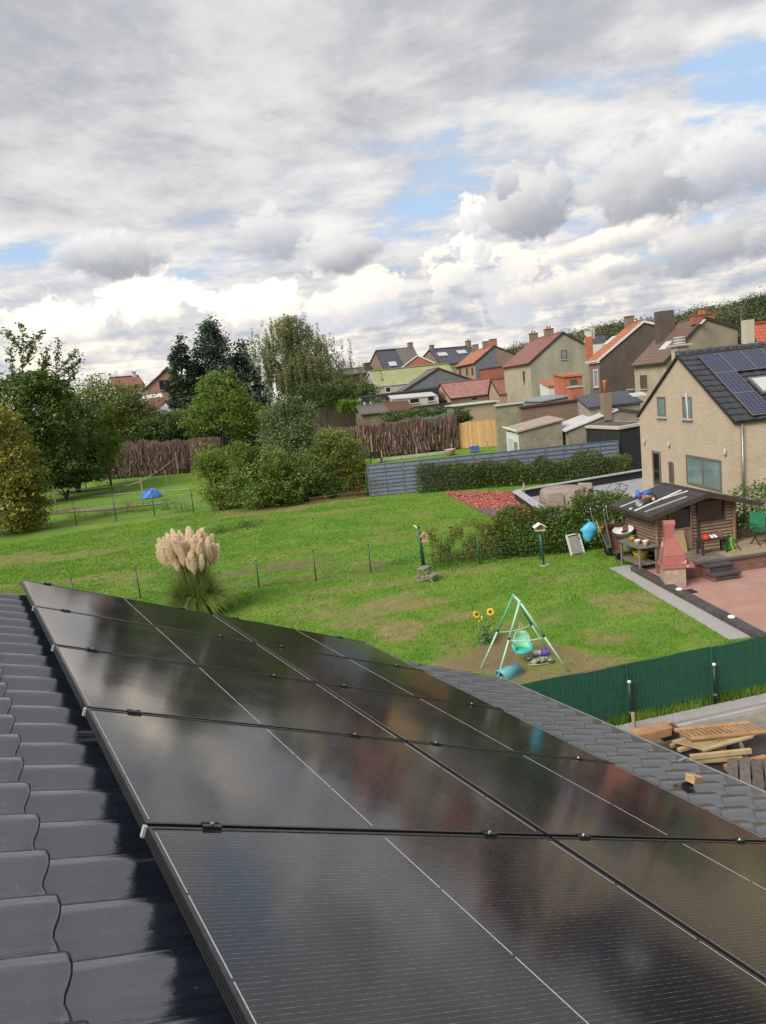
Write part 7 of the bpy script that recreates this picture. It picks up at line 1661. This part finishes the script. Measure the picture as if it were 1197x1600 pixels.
    for k in range(4): MB().prism([e[k] - UPV * .02, e[(k + 1) % 4] - UPV * .02, e[(k + 1) % 4] - UPV * .5, e[k] - UPV * .5], UPV * .01 + (b if k % 2 == 0 else a) * .02).build('valance', M_WHITE, t); MB().tube([e[k] * [1, 1, 0], e[k]], .04, 6).build('pole', M_STEEL, t)
    p = pt(238, 619, 90); t = thing('awning', 'pale sloping awning below the pink brick gable', 'awning', [p[0], p[1], 0]); q = p
    MB().prism([q - a * 1.1 - b * .8 - UPV * .25, q + a * 1.1 - b * .8 - UPV * .25, q + a * 1.1 + b * .8 + UPV * .2, q - a * 1.1 + b * .8 + UPV * .2], UPV * .06).build('sheet', M_WHITE, t)
    for s_ in (-1, 1): MB().tube([q * [1, 1, 0] + a * s_ - b * .75, q + a * s_ - b * .75 - UPV * .25], .04, 6).build('post', M_STEEL, t)
houses()
# ------------------------------------------------------------------ trees
LM_MID = leaf_mat('mid_green_leaves', (0.101, 0.156, 0.033), (0.166, 0.230, 0.052), (0.064, 0.101, 0.024), .3, .35)
LM_DKG = leaf_mat('dark_green_leaves', (0.052, 0.091, 0.025), (0.096, 0.140, 0.035), (0.038, 0.063, 0.019), .25, .4)
LM_OLIVE = leaf_mat('olive_leaves', (0.132, 0.155, 0.034), (0.209, 0.217, 0.049), (0.078, 0.101, 0.025), .3, .3)
LM_YG = leaf_mat('yellow_green_leaves', (0.220, 0.227, 0.037), (0.338, 0.312, 0.059), (0.144, 0.151, 0.030), .3, .45)
LM_LIGHT = leaf_mat('light_green_leaves', (0.133, 0.227, 0.035), (0.211, 0.296, 0.055), (0.094, 0.156, 0.028), .3, .4)
LM_CON = leaf_mat('conifer_needles', (0.044, 0.071, 0.044), (0.085, 0.116, 0.071), (0.031, 0.051, 0.034), .1, .8)
LM_BIR = leaf_mat('birch_leaves', (.165, .20, .075), (.23, .26, .11), (.14, .165, .06), .4, .25)
LM_WIL = leaf_mat('grey_green_leaves', (0.144, 0.194, 0.085), (0.220, 0.270, 0.135), (0.101, 0.144, 0.059), .3, .5)
LM_BRI = leaf_mat('bright_green_leaves', (.12, .20, .02), (.18, .26, .035), (.09, .155, .018), .3, .6)
def limbs(base, tips, r0, mt, t, r, sway=.12):
    for k, tip in enumerate(tips):
        tip = np.array(tip); m1 = base + (tip - base) * .35; m1[:2] = base[:2] + (tip - base)[:2] * .18; m2 = base + (tip - base) * .7 + np.array([r.normal(), r.normal(), 0]) * sway
        MB().tube([base, m1, m2, tip], [r0, r0 * .7, r0 * .42, r0 * .12], 7, False).build('trunk' if k == 0 else 'branch', mt, t, True)
def tree(name, label, D, base_px, blobs, size, n, mts, r0=.16, seed=1, clump=.28, nclump=60, fill=.22, cat='tree', bark=None, sprays=(), dz=1.0, aspect=.6, nb=5):
    r = np.random.default_rng(seed); k = D / F_PX
    B = []
    for (x, y, rx, ry) in blobs: B.append((pt(x, y, D), rx * k, rx * k * dz, ry * k))
    g = pt(base_px[0], base_px[1], D); base = np.array([g[0], g[1], 0.0])
    t = thing(name, label, cat, base)
    tot = sum(f for _, f in mts); n = int(n * 1.6); size = size * 1.12
    for (mt, f) in mts:
        P = blob_points(B, int(n * f / tot), r, clump, nclump, fill); P = P[P[:, 2] > .08]
        foliage('crown', P, size, mt, t, r, aspect=aspect)
    tips = [b[0] + np.array([r.normal() * b[1] * .3, r.normal() * b[2] * .3, b[3] * .5]) for b in B] + [B[i % len(B)][0] + np.array([r.normal() * B[i % len(B)][1] * .6, r.normal() * B[i % len(B)][2] * .6, B[i % len(B)][3] * r.uniform(-.2, .8)]) for i in range(nb)]
    limbs(base, tips, r0, bark or M_BARK, t, r)
    for (x0, y0, x1, y1) in sprays:
        a, b = pt(x0, y0, D), pt(x1, y1, D); MB().tube([a, (a + b) / 2 + np.array([.1, .1, .1]), b], [.035, .02, .008], 5, False).build('branch', bark or M_BARK, t)
        m = 170; f = r.random(m) ** .7; P = a + (b - a) * f[:, None] + r.normal(size=(m, 3)) * (.05 + .22 * np.abs(r.random(m)))[:, None]; foliage('crown', P, size * 1.05, mts[0][0], t, r)
    return t
def left_trees():
    tree('broadleaf_tree', 'tall green tree with bare upright twigs at the left picture edge', 63, (45, 770), [(22, 635, 55, 45), (72, 660, 48, 48), (15, 695, 58, 55), (98, 708, 36, 40), (85, 612, 30, 22), (50, 600, 40, 20)], .24, 17000, [(LM_MID, 3), (LM_DKG, 1)], .22, 101, .22, 80, .2,
         sprays=[(35, 580, 35, 505), (34, 550, 8, 515), (36, 545, 66, 520), (40, 570, 52, 540), (85, 600, 92, 530), (90, 580, 122, 548), (95, 590, 128, 560), (70, 590, 75, 545), (60, 600, 70, 560), (20, 590, 15, 545), (100, 605, 118, 580)])
    tree('weeping_tree', 'yellow-green weeping tree at the left edge, before the back fence', 47.5, (22, 832), [(10, 775, 52, 50), (18, 705, 34, 42), (45, 795, 28, 34), (-5, 665, 30, 30), (25, 745, 40, 30)], .17, 15000, [(LM_YG, 3), (LM_OLIVE, 1.4)], .14, 102, .24, 70, .2)
    tree('broadleaf_tree', 'olive-topped bushy tree behind the brown dead hedge at the left', 84, (170, 740), [(165, 632, 52, 38), (195, 655, 48, 45), (140, 665, 45, 45), (225, 675, 36, 45)], .26, 15000, [(LM_OLIVE, 3), (LM_MID, 1.5)], .2, 103, .22, 80)
    tree('broadleaf_tree', 'dark green tree between left tree and olive tree', 70, (120, 750), [(115, 680, 42, 50), (135, 715, 45, 38), (85, 735, 36, 26), (105, 640, 26, 26)], .22, 12000, [(LM_DKG, 3), (LM_MID, 1)], .18, 104)
    tree('sapling', 'slim bright green sapling before the dark trees', 66, (172, 748), [(173, 650, 12, 20), (170, 690, 15, 26), (162, 720, 10, 16)], .18, 2200, [(LM_BRI, 1)], .05, 105, .3, 20)
    tree('garden_shrub', 'brownish shrub over the left end of dead hedge', 86, (200, 740), [(195, 700, 26, 26), (180, 725, 20, 18)], .18, 3200, [(LM_OLIVE, 1), (LM_RED, .7)], .06, 106, cat='shrub')
    tree('garden_shrub', 'dark bush in front of the white garden tent', 81, (255, 720), [(252, 668, 34, 20), (282, 662, 20, 22), (222, 675, 26, 20), (262, 655, 18, 12)], .2, 6500, [(LM_DKG, 2), (LM_MID, 1)], .08, 107, cat='shrub')
    tree('garden_shrub', 'low dark undergrowth shrub below the left trees', 64, (100, 752), [(95, 745, 40, 14), (130, 742, 30, 14), (60, 750, 30, 16)], .2, 4500, [(LM_DKG, 1)], .05, 108, cat='shrub', nb=8)
    # conifers
    def conifer(label, D, x, y0, y1, hw, seed, n):
        r = np.random.default_rng(seed); k = D / F_PX; top = pt(x, y0, D); bot = pt(x + (y1 - y0) * .06, y1, D); base = bot * [1, 1, 0]; t = thing('conifer', label, 'tree', base, 'dark conifers')
        H = top[2] - bot[2]; m = 260; f = r.random(m) ** .7; cz = top[2] - f * H; rad = hw * k * (np.clip(f * 2.2, .10, 1) ** .7) * r.uniform(.55, 1.05, m); q = r.uniform(0, 6.28, m)
        cx = top[0] + (base[0] - top[0]) * f + rad * np.cos(q); cy = top[1] + (base[1] - top[1]) * f + rad * np.sin(q); C_ = np.stack([cx, cy, cz], -1)
        i = r.integers(0, m, n); P = C_[i] + r.normal(size=(n, 3)) * [hw * k * .13, hw * k * .13, hw * k * .11]; P[:, 2] -= np.abs(r.normal(size=n)) * .25
        foliage('crown', P, .34, LM_CON, t, r); MB().tube([base, (base + top) / 2, top - UPV * .3], [.3, .18, .03], 7, False).build('trunk', M_BARK, t, True)
        for j in range(24): a = C_[j]; MB().tube([np.array([top[0] + (base[0] - top[0]) * f[j], top[1] + (base[1] - top[1]) * f[j], a[2] + .3]), a], [.06, .02], 4, False).build('branch', M_BARK, t)
    conifer('narrow dark conifer beside the pink brick gable', 86, 280, 524, 720, 25, 111, 16000); conifer('tallest dark conifer in the middle of the trees', 88, 327, 500, 715, 43, 112, 36000); conifer('broader dark conifer right of the tallest one', 90, 375, 536, 710, 34, 113, 20000)
    tree('broadleaf_tree', 'light green round tree in front of the conifers', 78, (350, 720), [(350, 640, 48, 40), (340, 608, 28, 26), (388, 652, 32, 30), (310, 655, 30, 30), (360, 590, 10, 16)], .22, 13000, [(LM_LIGHT, 3), (LM_MID, 1)], .16, 114, .22, 80)
    # birch with hanging strands
    D = 99; r = np.random.default_rng(121); k = D / F_PX; g = pt(462, 640, D); base = g * [1, 1, 0]; t = thing('birch_tree', 'tall pale-stemmed birch with airy hanging foliage', 'tree', base)
    top = pt(440, 495, D); limbs(base, [top], .22, M_PALEBARK, t, r, .3)
    P = []; strands = 900
    for s in range(strands):
        f = r.random() ** .8; yy = 492 + f * 105; half = 18 + 42 * min(1, f * 1.8); x = 448 + f * 22 + r.normal() * half * .5; q = pt(x, yy, D) + np.array([r.normal() * half * k * .45, r.normal() * half * k * .45, 0]); L_ = r.uniform(1.0, 3.4) * (.5 + f)
        m = int(26 * L_) + 10; ff = r.random(m); dr = r.normal(size=2) * .25; P.append(q + np.stack([ff * dr[0] * L_ * .3, ff * dr[1] * L_ * .3, -ff * L_], -1) + r.normal(size=(m, 3)) * .10)
        if s % 9 == 0: c = base + (top - base) * min(.95, max(.25, (q[2] - base[2]) / (top[2] - base[2]) * .8)); MB().tube([c, (c + q) / 2 + UPV * .3, q], [.06, .035, .01], 5, False).build('branch', M_PALEBARK, t)
    foliage('crown', np.concatenate(P), .24, LM_BIR, t, r)
    # the group of shrubs at the back of the lawn
    tree('garden_shrub', 'light green upright shrub at the left end of shrub group', 44, (345, 797), [(338, 745, 36, 46), (356, 768, 34, 28), (325, 722, 20, 26), (365, 730, 26, 30)], .12, 9500, [(LM_LIGHT, 3), (LM_YG, .7)], .05, 131, .24, 60, cat='shrub', nb=8)
    tree('garden_shrub', 'large dark green shrub at the front of shrub group', 42.5, (415, 797), [(400, 755, 46, 40), (440, 765, 40, 32), (380, 715, 24, 32), (420, 725, 34, 28)], .12, 15000, [(LM_MID, 2), (LM_LIGHT, 1.3)], .07, 132, .24, 80, cat='shrub', nb=8)
    tree('garden_shrub', 'tall grey-green willowy shrub rising behind the shrub group', 47, (450, 785), [(448, 690, 40, 40), (470, 660, 26, 32), (430, 660, 22, 30), (475, 715, 34, 30), (455, 640, 16, 22)], .14, 12000, [(LM_WIL, 3), (LM_MID, .8)], .07, 133, .26, 70, .15, cat='shrub', nb=10)
    tree('garden_shrub', 'rounded mid green shrub right of the dark one', 43.5, (500, 787), [(488, 738, 44, 42), (515, 752, 36, 30), (468, 762, 34, 26), (505, 700, 20, 24)], .12, 11500, [(LM_MID, 2), (LM_LIGHT, .8), (LM_DKG, .6)], .06, 134, .24, 70, cat='shrub', nb=8)
    tree('garden_shrub', 'autumn-tinted shrub with reddish twigs at the right of shrub group', 43, (545, 780), [(540, 715, 32, 36), (555, 745, 22, 24), (520, 690, 22, 22)], .12, 8000, [(LM_RED, .5), (LM_LIGHT, 2.2), (LM_OLIVE, 1)], .05, 135, .26, 60, cat='shrub', nb=12)
    tree('garden_shrub', 'yellow-leaved low shrub next to the slatted fence end', 42.5, (560, 777), [(555, 750, 20, 20), (565, 735, 12, 16)], .11, 3000, [(LM_YEL, 2), (LM_OLIVE, 1)], .035, 136, cat='shrub', nb=10)
    tree('garden_shrub', 'dark rounded shrub right below the birch', 92, (505, 640), [(500, 620, 32, 20), (475, 618, 26, 20), (525, 610, 20, 14)], .2, 6000, [(LM_DKG, 2), (LM_MID, 1)], .06, 137, cat='shrub')
    tree('garden_shrub', 'bright yellow-green rounded shrub on the far lawn', 84, (545, 646), [(540, 636, 14, 11), (554, 634, 13, 10)], .16, 3200, [(LM_BRI, 1)], .05, 138, cat='shrub')
    tree('garden_shrub', 'green shrub in front of the white extension', 93, (560, 640), [(562, 610, 26, 14), (585, 628, 14, 14)], .2, 3500, [(LM_DKG, 1), (LM_MID, 1)], .05, 139, cat='shrub')
    tree('garden_shrub', 'flowering shrub by the white posts of the extension', 84, (595, 645), [(590, 632, 12, 10), (606, 634, 10, 9)], .16, 1600, [(LM_OLIVE, 1), (LM_MID, 1)], .04, 140, cat='shrub')
    tree('bare_tree', 'thin sparse tree showing among the roofs right of birch', 118, (548, 590), [(548, 570, 24, 14)], .14, 500, [(LM_OLIVE, 1), (LM_RED, 1)], .08, 141, nb=16)
    tree('garden_shrub', 'dark leafy shrub at the end of the dead hedge by the wooden fence', 68, (718, 690), [(720, 650, 16, 12), (712, 660, 12, 10)], .16, 1800, [(LM_DKG, 1)], .05, 142, cat='shrub')
    tree('garden_shrub', 'greenery climbing behind the right dead hedge', 72, (640, 660), [(650, 646, 26, 8), (612, 652, 22, 8), (680, 642, 18, 8)], .18, 2600, [(LM_WIL, 1), (LM_DKG, 1)], .04, 143, cat='shrub')
    tree('broadleaf_tree', 'light green tree filling the gap between conifer and birch', 96, (415, 690), [(418, 640, 26, 26), (410, 670, 24, 20), (435, 660, 20, 16)], .2, 5000, [(LM_LIGHT, 1), (LM_MID, 1.2)], .1, 144)
left_trees()
# ------------------------------------------------------------------ dead brown hedges
LM_TWIG = leaf_mat('dead_thuja_twigs', (.115, .075, .055), (.18, .125, .09), (.085, .055, .042), .05, .8); LM_TWG2 = leaf_mat('grey_dead_twigs', (.20, .165, .13), (.27, .22, .175), (.15, .12, .095), .05, .8)
def dead_hedge(label, pts, heights, seed, n):
    r = np.random.default_rng(seed); t = thing('dead_hedge', label, 'hedge', pts[0] * [1, 1, 0])
    seg = [np.linalg.norm(b - a) for a, b in zip(pts[:-1], pts[1:])]; tot = sum(seg)
    for (mt, frac, wd) in ((LM_TWIG, .75, .05), (LM_TWG2, .25, .035)):
        V = []; 
        for i, (a, b) in enumerate(zip(pts[:-1], pts[1:])):
            m = int(n * frac * seg[i] / tot); u = r.random(m); d = (b - a) / seg[i]; s = np.array([-d[1], d[0], 0]); h = heights[i] + (heights[i + 1] - heights[i]) * u
            h = h * (.88 + .22 * vnoise(u * seg[i], u * 0 + i, .8, seed)); z0 = h * r.random(m) ** 1.0 * .8; l = r.uniform(.35, 1.1, m); z1 = np.minimum(z0 + l, h * (1 + .05 * r.random(m)))
            o = r.normal(size=m) * .28; P = a + d * (u * seg[i])[:, None] + s * o[:, None]; w = d * (wd * r.uniform(.4, 1.2, m))[:, None] + s * (r.normal(size=m) * .03)[:, None]; ln = np.stack([r.normal(size=m) * .1, r.normal(size=m) * .1, 0 * u], -1)
            V.append(np.stack([P - w + UPV * z0[:, None], P + w + UPV * z0[:, None], P + w * .3 + ln + UPV * z1[:, None], P - w * .3 + ln + UPV * z1[:, None]], 1).reshape(-1, 3))
        V = np.concatenate(V); raw('twigs', V, np.arange(len(V)).reshape(-1, 4), mt, t)
    for i, (a, b) in enumerate(zip(pts[:-1], pts[1:])):
        k = int(seg[i] / .9)
        for j in range(k): p = a + (b - a) * (j + .5) / k; MB().tube([p, p + UPV * heights[i] * .9 + np.array([r.normal() * .1, r.normal() * .1, 0])], [.06, .02], 5, False).build('stem', M_BARK, t)
def hgt(p, px, py):   # height over ground point p whose top is seen at row py
    return min(np.arange(.5, 6, .02), key=lambda h: abs(proj(p + UPV * h)[1] - py))
a, b, c = G(165, 749), G(250, 742), G(350, 733); dead_hedge('brown dead hedge on the left, behind the far lawn', [a, b, c], [hgt(a, 0, 696), hgt(b, 0, 690), hgt(c, 0, 683)], 201, 16000)
a, b, c = G(505, 722), G(600, 713), G(717, 701); dead_hedge('brown dead hedge on the right, left of the new wooden fence', [a, b, c], [hgt(a, 0, 672), hgt(b, 0, 660), hgt(c, 0, 650)], 202, 18000)
# ------------------------------------------------------------------ far gardens: fences, stakes, bits and pieces
def gardens():
    bp = [G(-60, 840), G(0, 833), G(57, 828), G(120, 822), G(182, 814), G(242, 806), G(303, 802), G(360, 796), G(430, 789), G(505, 782), G(575, 776)]
    wire_fence('wire_fence', 'taller green wire fence with dark posts at the back of the lawn', bp, 1.5, .2, [1.0, 1.04, .97], rw=.003, every=.5, rp=.03)
    st = mat('pale_stake_wood', (.42, .33, .22), (.34, .26, .17), 8, .85)
    stakes = [(87, 787, 758), (135, 764, 745), (185, 768, 756), (199, 763, 741), (223, 770, 746), (261, 757, 735), (279, 741, 707), (652, 712, 699), (598, 723, 704), (762, 701, 689), (706, 706, 694), (583, 716, 680)]
    where = ['leftmost stake of the far lawn', 'second stake from the left on the far lawn', 'short stake in the middle of the far lawn', 'tall stake behind the short one on the far lawn', 'stake just left of the blue tarpaulin', 'stake at the right of the blue tarpaulin', 'tallest stake in front of the left dead hedge', 'stake before the right dead hedge, near the green pipe', 'stake near the slatted fence end', 'stake in front of the new wooden fence', 'short stake left of the new wooden fence', 'tall grey stake at the left of the right dead hedge']
    tops = []
    for (x, y, yt), w in zip(stakes, where):
        p = G(x, y); h = hgt(p, x, yt); o = MB().bar(p, p + UPV * h, .08, .08).build('wooden_stake', st, None, False, .01); tag(o, 'wooden stake: ' + w, 'stake', 'wooden stakes'); tops.append(p + UPV * h * .75)
    o = MB(); 
    for a, b in zip([tops[0], tops[2], tops[4]], [tops[2], tops[4], tops[6]]): o.tube([a, (a + b) / 2 - UPV * .12, b], .016, 5)
    tag(o.build('rope', M_WHITE), 'white tape strung between the stakes on the far lawn', 'tape')
    for nm, poly, mt, k in (('path', [G(35, 783), G(225, 768), G(300, 763), G(300, 764.3), G(225, 769.6), G(35, 785)], mat('mossy_path', (.27, .28, .17), (.19, .21, .11), 1.2, .95), 0), ('soil_bed', [G(-10, 806), G(70, 799), G(120, 795), G(190, 792), G(190, 796), G(120, 800), G(60, 806), G(-10, 812)], mat('brown_soil', (.16, .115, .08), (.11, .08, .055), 3, .95, .5, 20), 1), ('slab_path', [G(110, 798), G(330, 779), G(330, 780.5), G(110, 800.5)], mat('pale_slabs', (.27, .23, .18), (.16, .16, .09), .8, .95), 2)):
        sheet(nm, ccw(poly), .02 + .01 * k, mt, .03)
    # blue tarpaulin over something low
    p = G(237, 777); t = thing('blue_tarpaulin', 'crumpled blue tarpaulin over a low heap on the far lawn', 'tarpaulin', p); r = np.random.default_rng(6); n1, n2 = 7, 16; V = []; Fc = []
    for i in range(n1):
        f = i / (n1 - 1)
        for j in range(n2): q = 2 * math.pi * j / n2; rr = (1 - f) ** .55; V.append(p + np.array([math.cos(q) * .75 * rr, math.sin(q) * .6 * rr, .02 + .62 * f ** .6 + (r.normal() * .035 if 0 < i else 0)]) + np.array([r.normal(), r.normal(), 0]) * .03)
    for i in range(n1 - 1):
        for j in range(n2): Fc.append((i * n2 + j, i * n2 + (j + 1) % n2, (i + 1) * n2 + (j + 1) % n2, (i + 1) * n2 + j))
    MB().add(V, Fc).build('sheet', plain('blue_tarp', (.05, .20, .62), .45), t); MB().box(p + UPV * .15, .8, .7, .25, 20).build('heap', M_DWOOD, t)
    for i, (x, y, lm, lab) in enumerate(((200, 800, LM_RED, 'dry reddish bush by the back fence'), (226, 798, LM_OLIVE, 'small olive bush by the back fence, below the tarpaulin'), (262, 796, LM_DKG, 'thin dark bush by the back fence, right of the tarpaulin'), (165, 806, LM_YEL, 'yellow patch of weeds by the back fence'), (120, 808, LM_OLIVE, 'low weeds between the first fence posts'), (345, 832, LM_DKG, 'dark heather tuft on the middle of the back lawn'), (387, 823, LM_DKG, 'second dark heather tuft nearer the shrub group'), (285, 800, LM_MID, 'green weeds beside the shrub group'))):
        c = G(x, y); rr = np.random.default_rng(300 + i); t = thing('small_bush', lab, 'bush', c); hh = .3 if y > 815 else (.35 if lm is LM_YEL else .7); foliage('foliage', c + np.stack([rr.normal(size=350) * .38, rr.normal(size=350) * .3, rr.random(350) ** 1.4 * hh], -1), .09, lm, t, rr); MB().tube([c, c + UPV * hh * .9], .012, 5).build('stem', M_BARK, t)
    # terracotta lattice edging
    for i, ((x0, y0), (x1, y1)) in enumerate((((484, 788), (517, 783)), ((528, 782), (574, 776)))):
        a, b = G(x0, y0), G(x1, y1); d = b - a; L = np.linalg.norm(d); d /= L; t = thing('lattice_edging', ['shorter brown lattice edging in front of the shrub group', 'longer brown lattice edging near the slatted fence'][i], 'lattice', a, 'lattice edging'); ml = mat('lattice_brown%d' % i, (.24, .12, .085), (.18, .09, .065), 9, .8)
        k = int(L / .16)
        for s in range(k):
            p = a + d * s * .16
            for sg in (0, 1): MB().bar(p + d * (.22 * sg) + UPV * .02, p + d * (.22 * (1 - sg)) + UPV * .34, .022, .014).build('lath', ml, t)
        for z in (.03, .34): MB().bar(a + UPV * z, b + d * .2 + UPV * z, .03, .03).build('rail', ml, t)
    # new wooden fence
    a, b = G(716, 701), G(779, 697); d = b - a; L = np.linalg.norm(d); d /= L; t = thing('wooden_fence', 'new pale wooden board fence beside the dead hedge', 'fence', a); k = 19; mw = mat('fresh_fence_board', (.52, .33, .15), (.43, .26, .11), 6, .8, rnd=.16)
    for s in range(k): h = hgt(a + d * L * s / k, 0, 661 - 5 * s / k) * (1 + random.uniform(-.02, .02)); p = a + d * L * (s + .5) / k; MB().obox(p + UPV * h / 2, d * L / k * .46, np.array([-d[1], d[0], 0]) * .02, UPV * h / 2).build('board', mw, t)
    for z in (.5, 1.7): MB().bar(a + UPV * z + np.array([-d[1], d[0], 0]) * .05, b + UPV * z + np.array([-d[1], d[0], 0]) * .05, .05, .1).build('rail', mw, t)
    p = G(668, 706); h = hgt(p, 0, 678); o = thing('green_pipe', 'upright turquoise-green pipe before the right dead hedge', 'pipe', p); MB().tube([p, p + UPV * h], .16, 10).build('pipe', plain('turquoise_pipe', (.06, .42, .27)), o, True); MB().lathe(p + UPV * h, [(.18, 0), (.18, .05), (.1, .08)], 10).build('cap', M_TEAL, o)
    p = G(704, 711); t = thing('pink_tub', 'pink plastic tub behind the slatted fence', 'tub', p); MB().lathe(p, [(.35, 0), (.45, .45), (.48, .5), (.42, .5), (.34, .1)], 16).build('tub', plain('pink_plastic', (.62, .36, .36)), t, True); MB().tube([p + UPV * .46 + A(0) * .46, p + UPV * .5 + A(0) * .55, p + UPV * .4 + A(0) * .5], .02, 5).build('handle', M_GPLAST, t)
    p = G(742, 707); t = thing('blue_tub', 'blue plastic crate behind the slatted fence', 'crate', p); MB().box(p + UPV * .25, .7, .5, .5, -24).build('body', plain('dull_blue_plastic', (.08, .15, .32)), t, False, .03); MB().box(p + UPV * .515, .76, .56, .03, -24).build('rim', M_BLUE, t)
    p = G(588, 724); t = thing('garden_bench', 'dark metal garden seat left of the slatted fence', 'bench', p); 
    MB().obox(p + UPV * .45, A(-20) * .5, A(70) * .22, UPV * .025).build('seat', M_BLACK, t); MB().obox(p + UPV * .75 + A(70) * .2, A(-20) * .5, A(70) * .02, UPV * .2).build('backrest', M_BLACK, t)
    for i in (-1, 1):
        for j in (-1, 1): MB().bar(p + A(-20) * .45 * i + A(70) * .18 * j, p + A(-20) * .45 * i + A(70) * .18 * j + UPV * .45, .04, .04).build('leg', M_BLACK, t)
    p = G(523, 668); t = thing('garden_chair', 'small white garden chair on the far lawn', 'chair', p); MB().obox(p + UPV * .42, A(0) * .28, A(90) * .25, UPV * .03).build('seat', M_WHITE, t); MB().obox(p + UPV * .68 + A(90) * .24, A(0) * .28, A(90) * .025, UPV * .24).build('backrest', M_WHITE, t)
    for i in (-1, 1):
        for j in (-1, 1): MB().bar(p + A(0) * .24 * i + A(90) * .2 * j, p + A(0) * .24 * i + A(90) * .2 * j + UPV * .42, .04, .04).build('leg', M_WHITE, t)
    wire_fence('wire_fence', 'low wire fence on the far lawn below the birch', [G(485, 668), G(500, 662), G(513, 658), G(535, 655), G(560, 652)], 1.3, .3, [1.0], rw=.006, every=1.5, rp=.04)
    # kerb stones at the foot of the right dead hedge
    a, b = G(590, 722), G(705, 708); d = b - a; L = np.linalg.norm(d); d /= L; t = thing('stone_border', 'pale stone border at the foot of the right dead hedge', 'border', a); k = int(L / 1.0)
    for s in range(k): MB().obox(a + d * (s + .5) * L / k + UPV * .12, d * L / k * .47, np.array([-d[1], d[0], 0]) * .08, UPV * .12).build('border_stone', M_CONC, t, False, .02)
gardens()
# ------------------------------------------------------------------ wooded hill and far treeline
def hill():
    sky = [(600, 612), (700, 585), (780, 551), (830, 537), (880, 524), (960, 506), (1010, 502), (1060, 497), (1100, 481), (1135, 483), (1165, 470), (1200, 460), (1300, 436), (1420, 420)]
    D = 430; r = np.random.default_rng(91); ridge = [pt(x, y + 10, D) for x, y in sky]
    V = []; n = len(ridge)
    for p in ridge:
        d = p[:2] / np.linalg.norm(p[:2]); h = p[2]
        for k, (f, hz) in enumerate(((-.42, -2), (-.28, h * .35), (-.14, h * .75), (0, h), (.25, h * .9), (.6, -2))): q = p[:2] + d * D * f; V.append((q[0], q[1], hz))
    Fc = [(i * 6 + k, (i + 1) * 6 + k, (i + 1) * 6 + k + 1, i * 6 + k + 1) for i in range(n - 1) for k in range(5)]
    tag(raw('hill', V, Fc, M_FIELD, None, True), kind='structure')
    P = []
    for i in range(n - 1):
        m = 420 if i > 1 else 200
        u = r.random(m); f = r.uniform(-.3, .03, m)
        for a, b in zip(u, f):
            p = ridge[i] * (1 - a) + ridge[i + 1] * a; d = p[:2] / np.linalg.norm(p[:2]); q = p[:2] + d * D * b; h = p[2] * (1 if b > 0 else np.interp(b, [-.42, -.28, -.14, 0], [-.05, .35, .75, 1])); P.append((q[0], q[1], h))
    P = np.array(P); out = []
    for c in P:
        m = 60; s = r.uniform(2.2, 3.6); out.append(c + UPV * s * .3 + r.normal(size=(m, 3)) * [s * .75, s * .75, s * .6])
    V, Fq = leaf_cloud(np.concatenate(out), .85, r, aspect=.8); o = raw('woods', V, Fq, leaf_mat('far_woods', (0.055, 0.083, 0.033), (0.088, 0.110, 0.044), (0.077, 0.077, 0.033), .1, .02)); tag(o, 'dense wood covering the distant hill', kind='stuff')
    out = []
    for k in range(900):
        x = r.uniform(-500, 800); D2 = r.uniform(190, 300); p = pt(x, 600, D2) * [1, 1, 0]; h = r.uniform(3, 8.5) * (1 if x > 250 else 1.15); m = 20; s = h * .33; out.append(p + UPV * h * .5 + r.normal(size=(m, 3)) * [s, s, h * .24])
    V, Fq = leaf_cloud(np.concatenate(out), 1.3, r); V[:, 2] = np.maximum(V[:, 2], 0); tag(raw('treeline', V, Fq, LM_DKG), 'far line of trees beyond the gardens', kind='stuff')
hill()
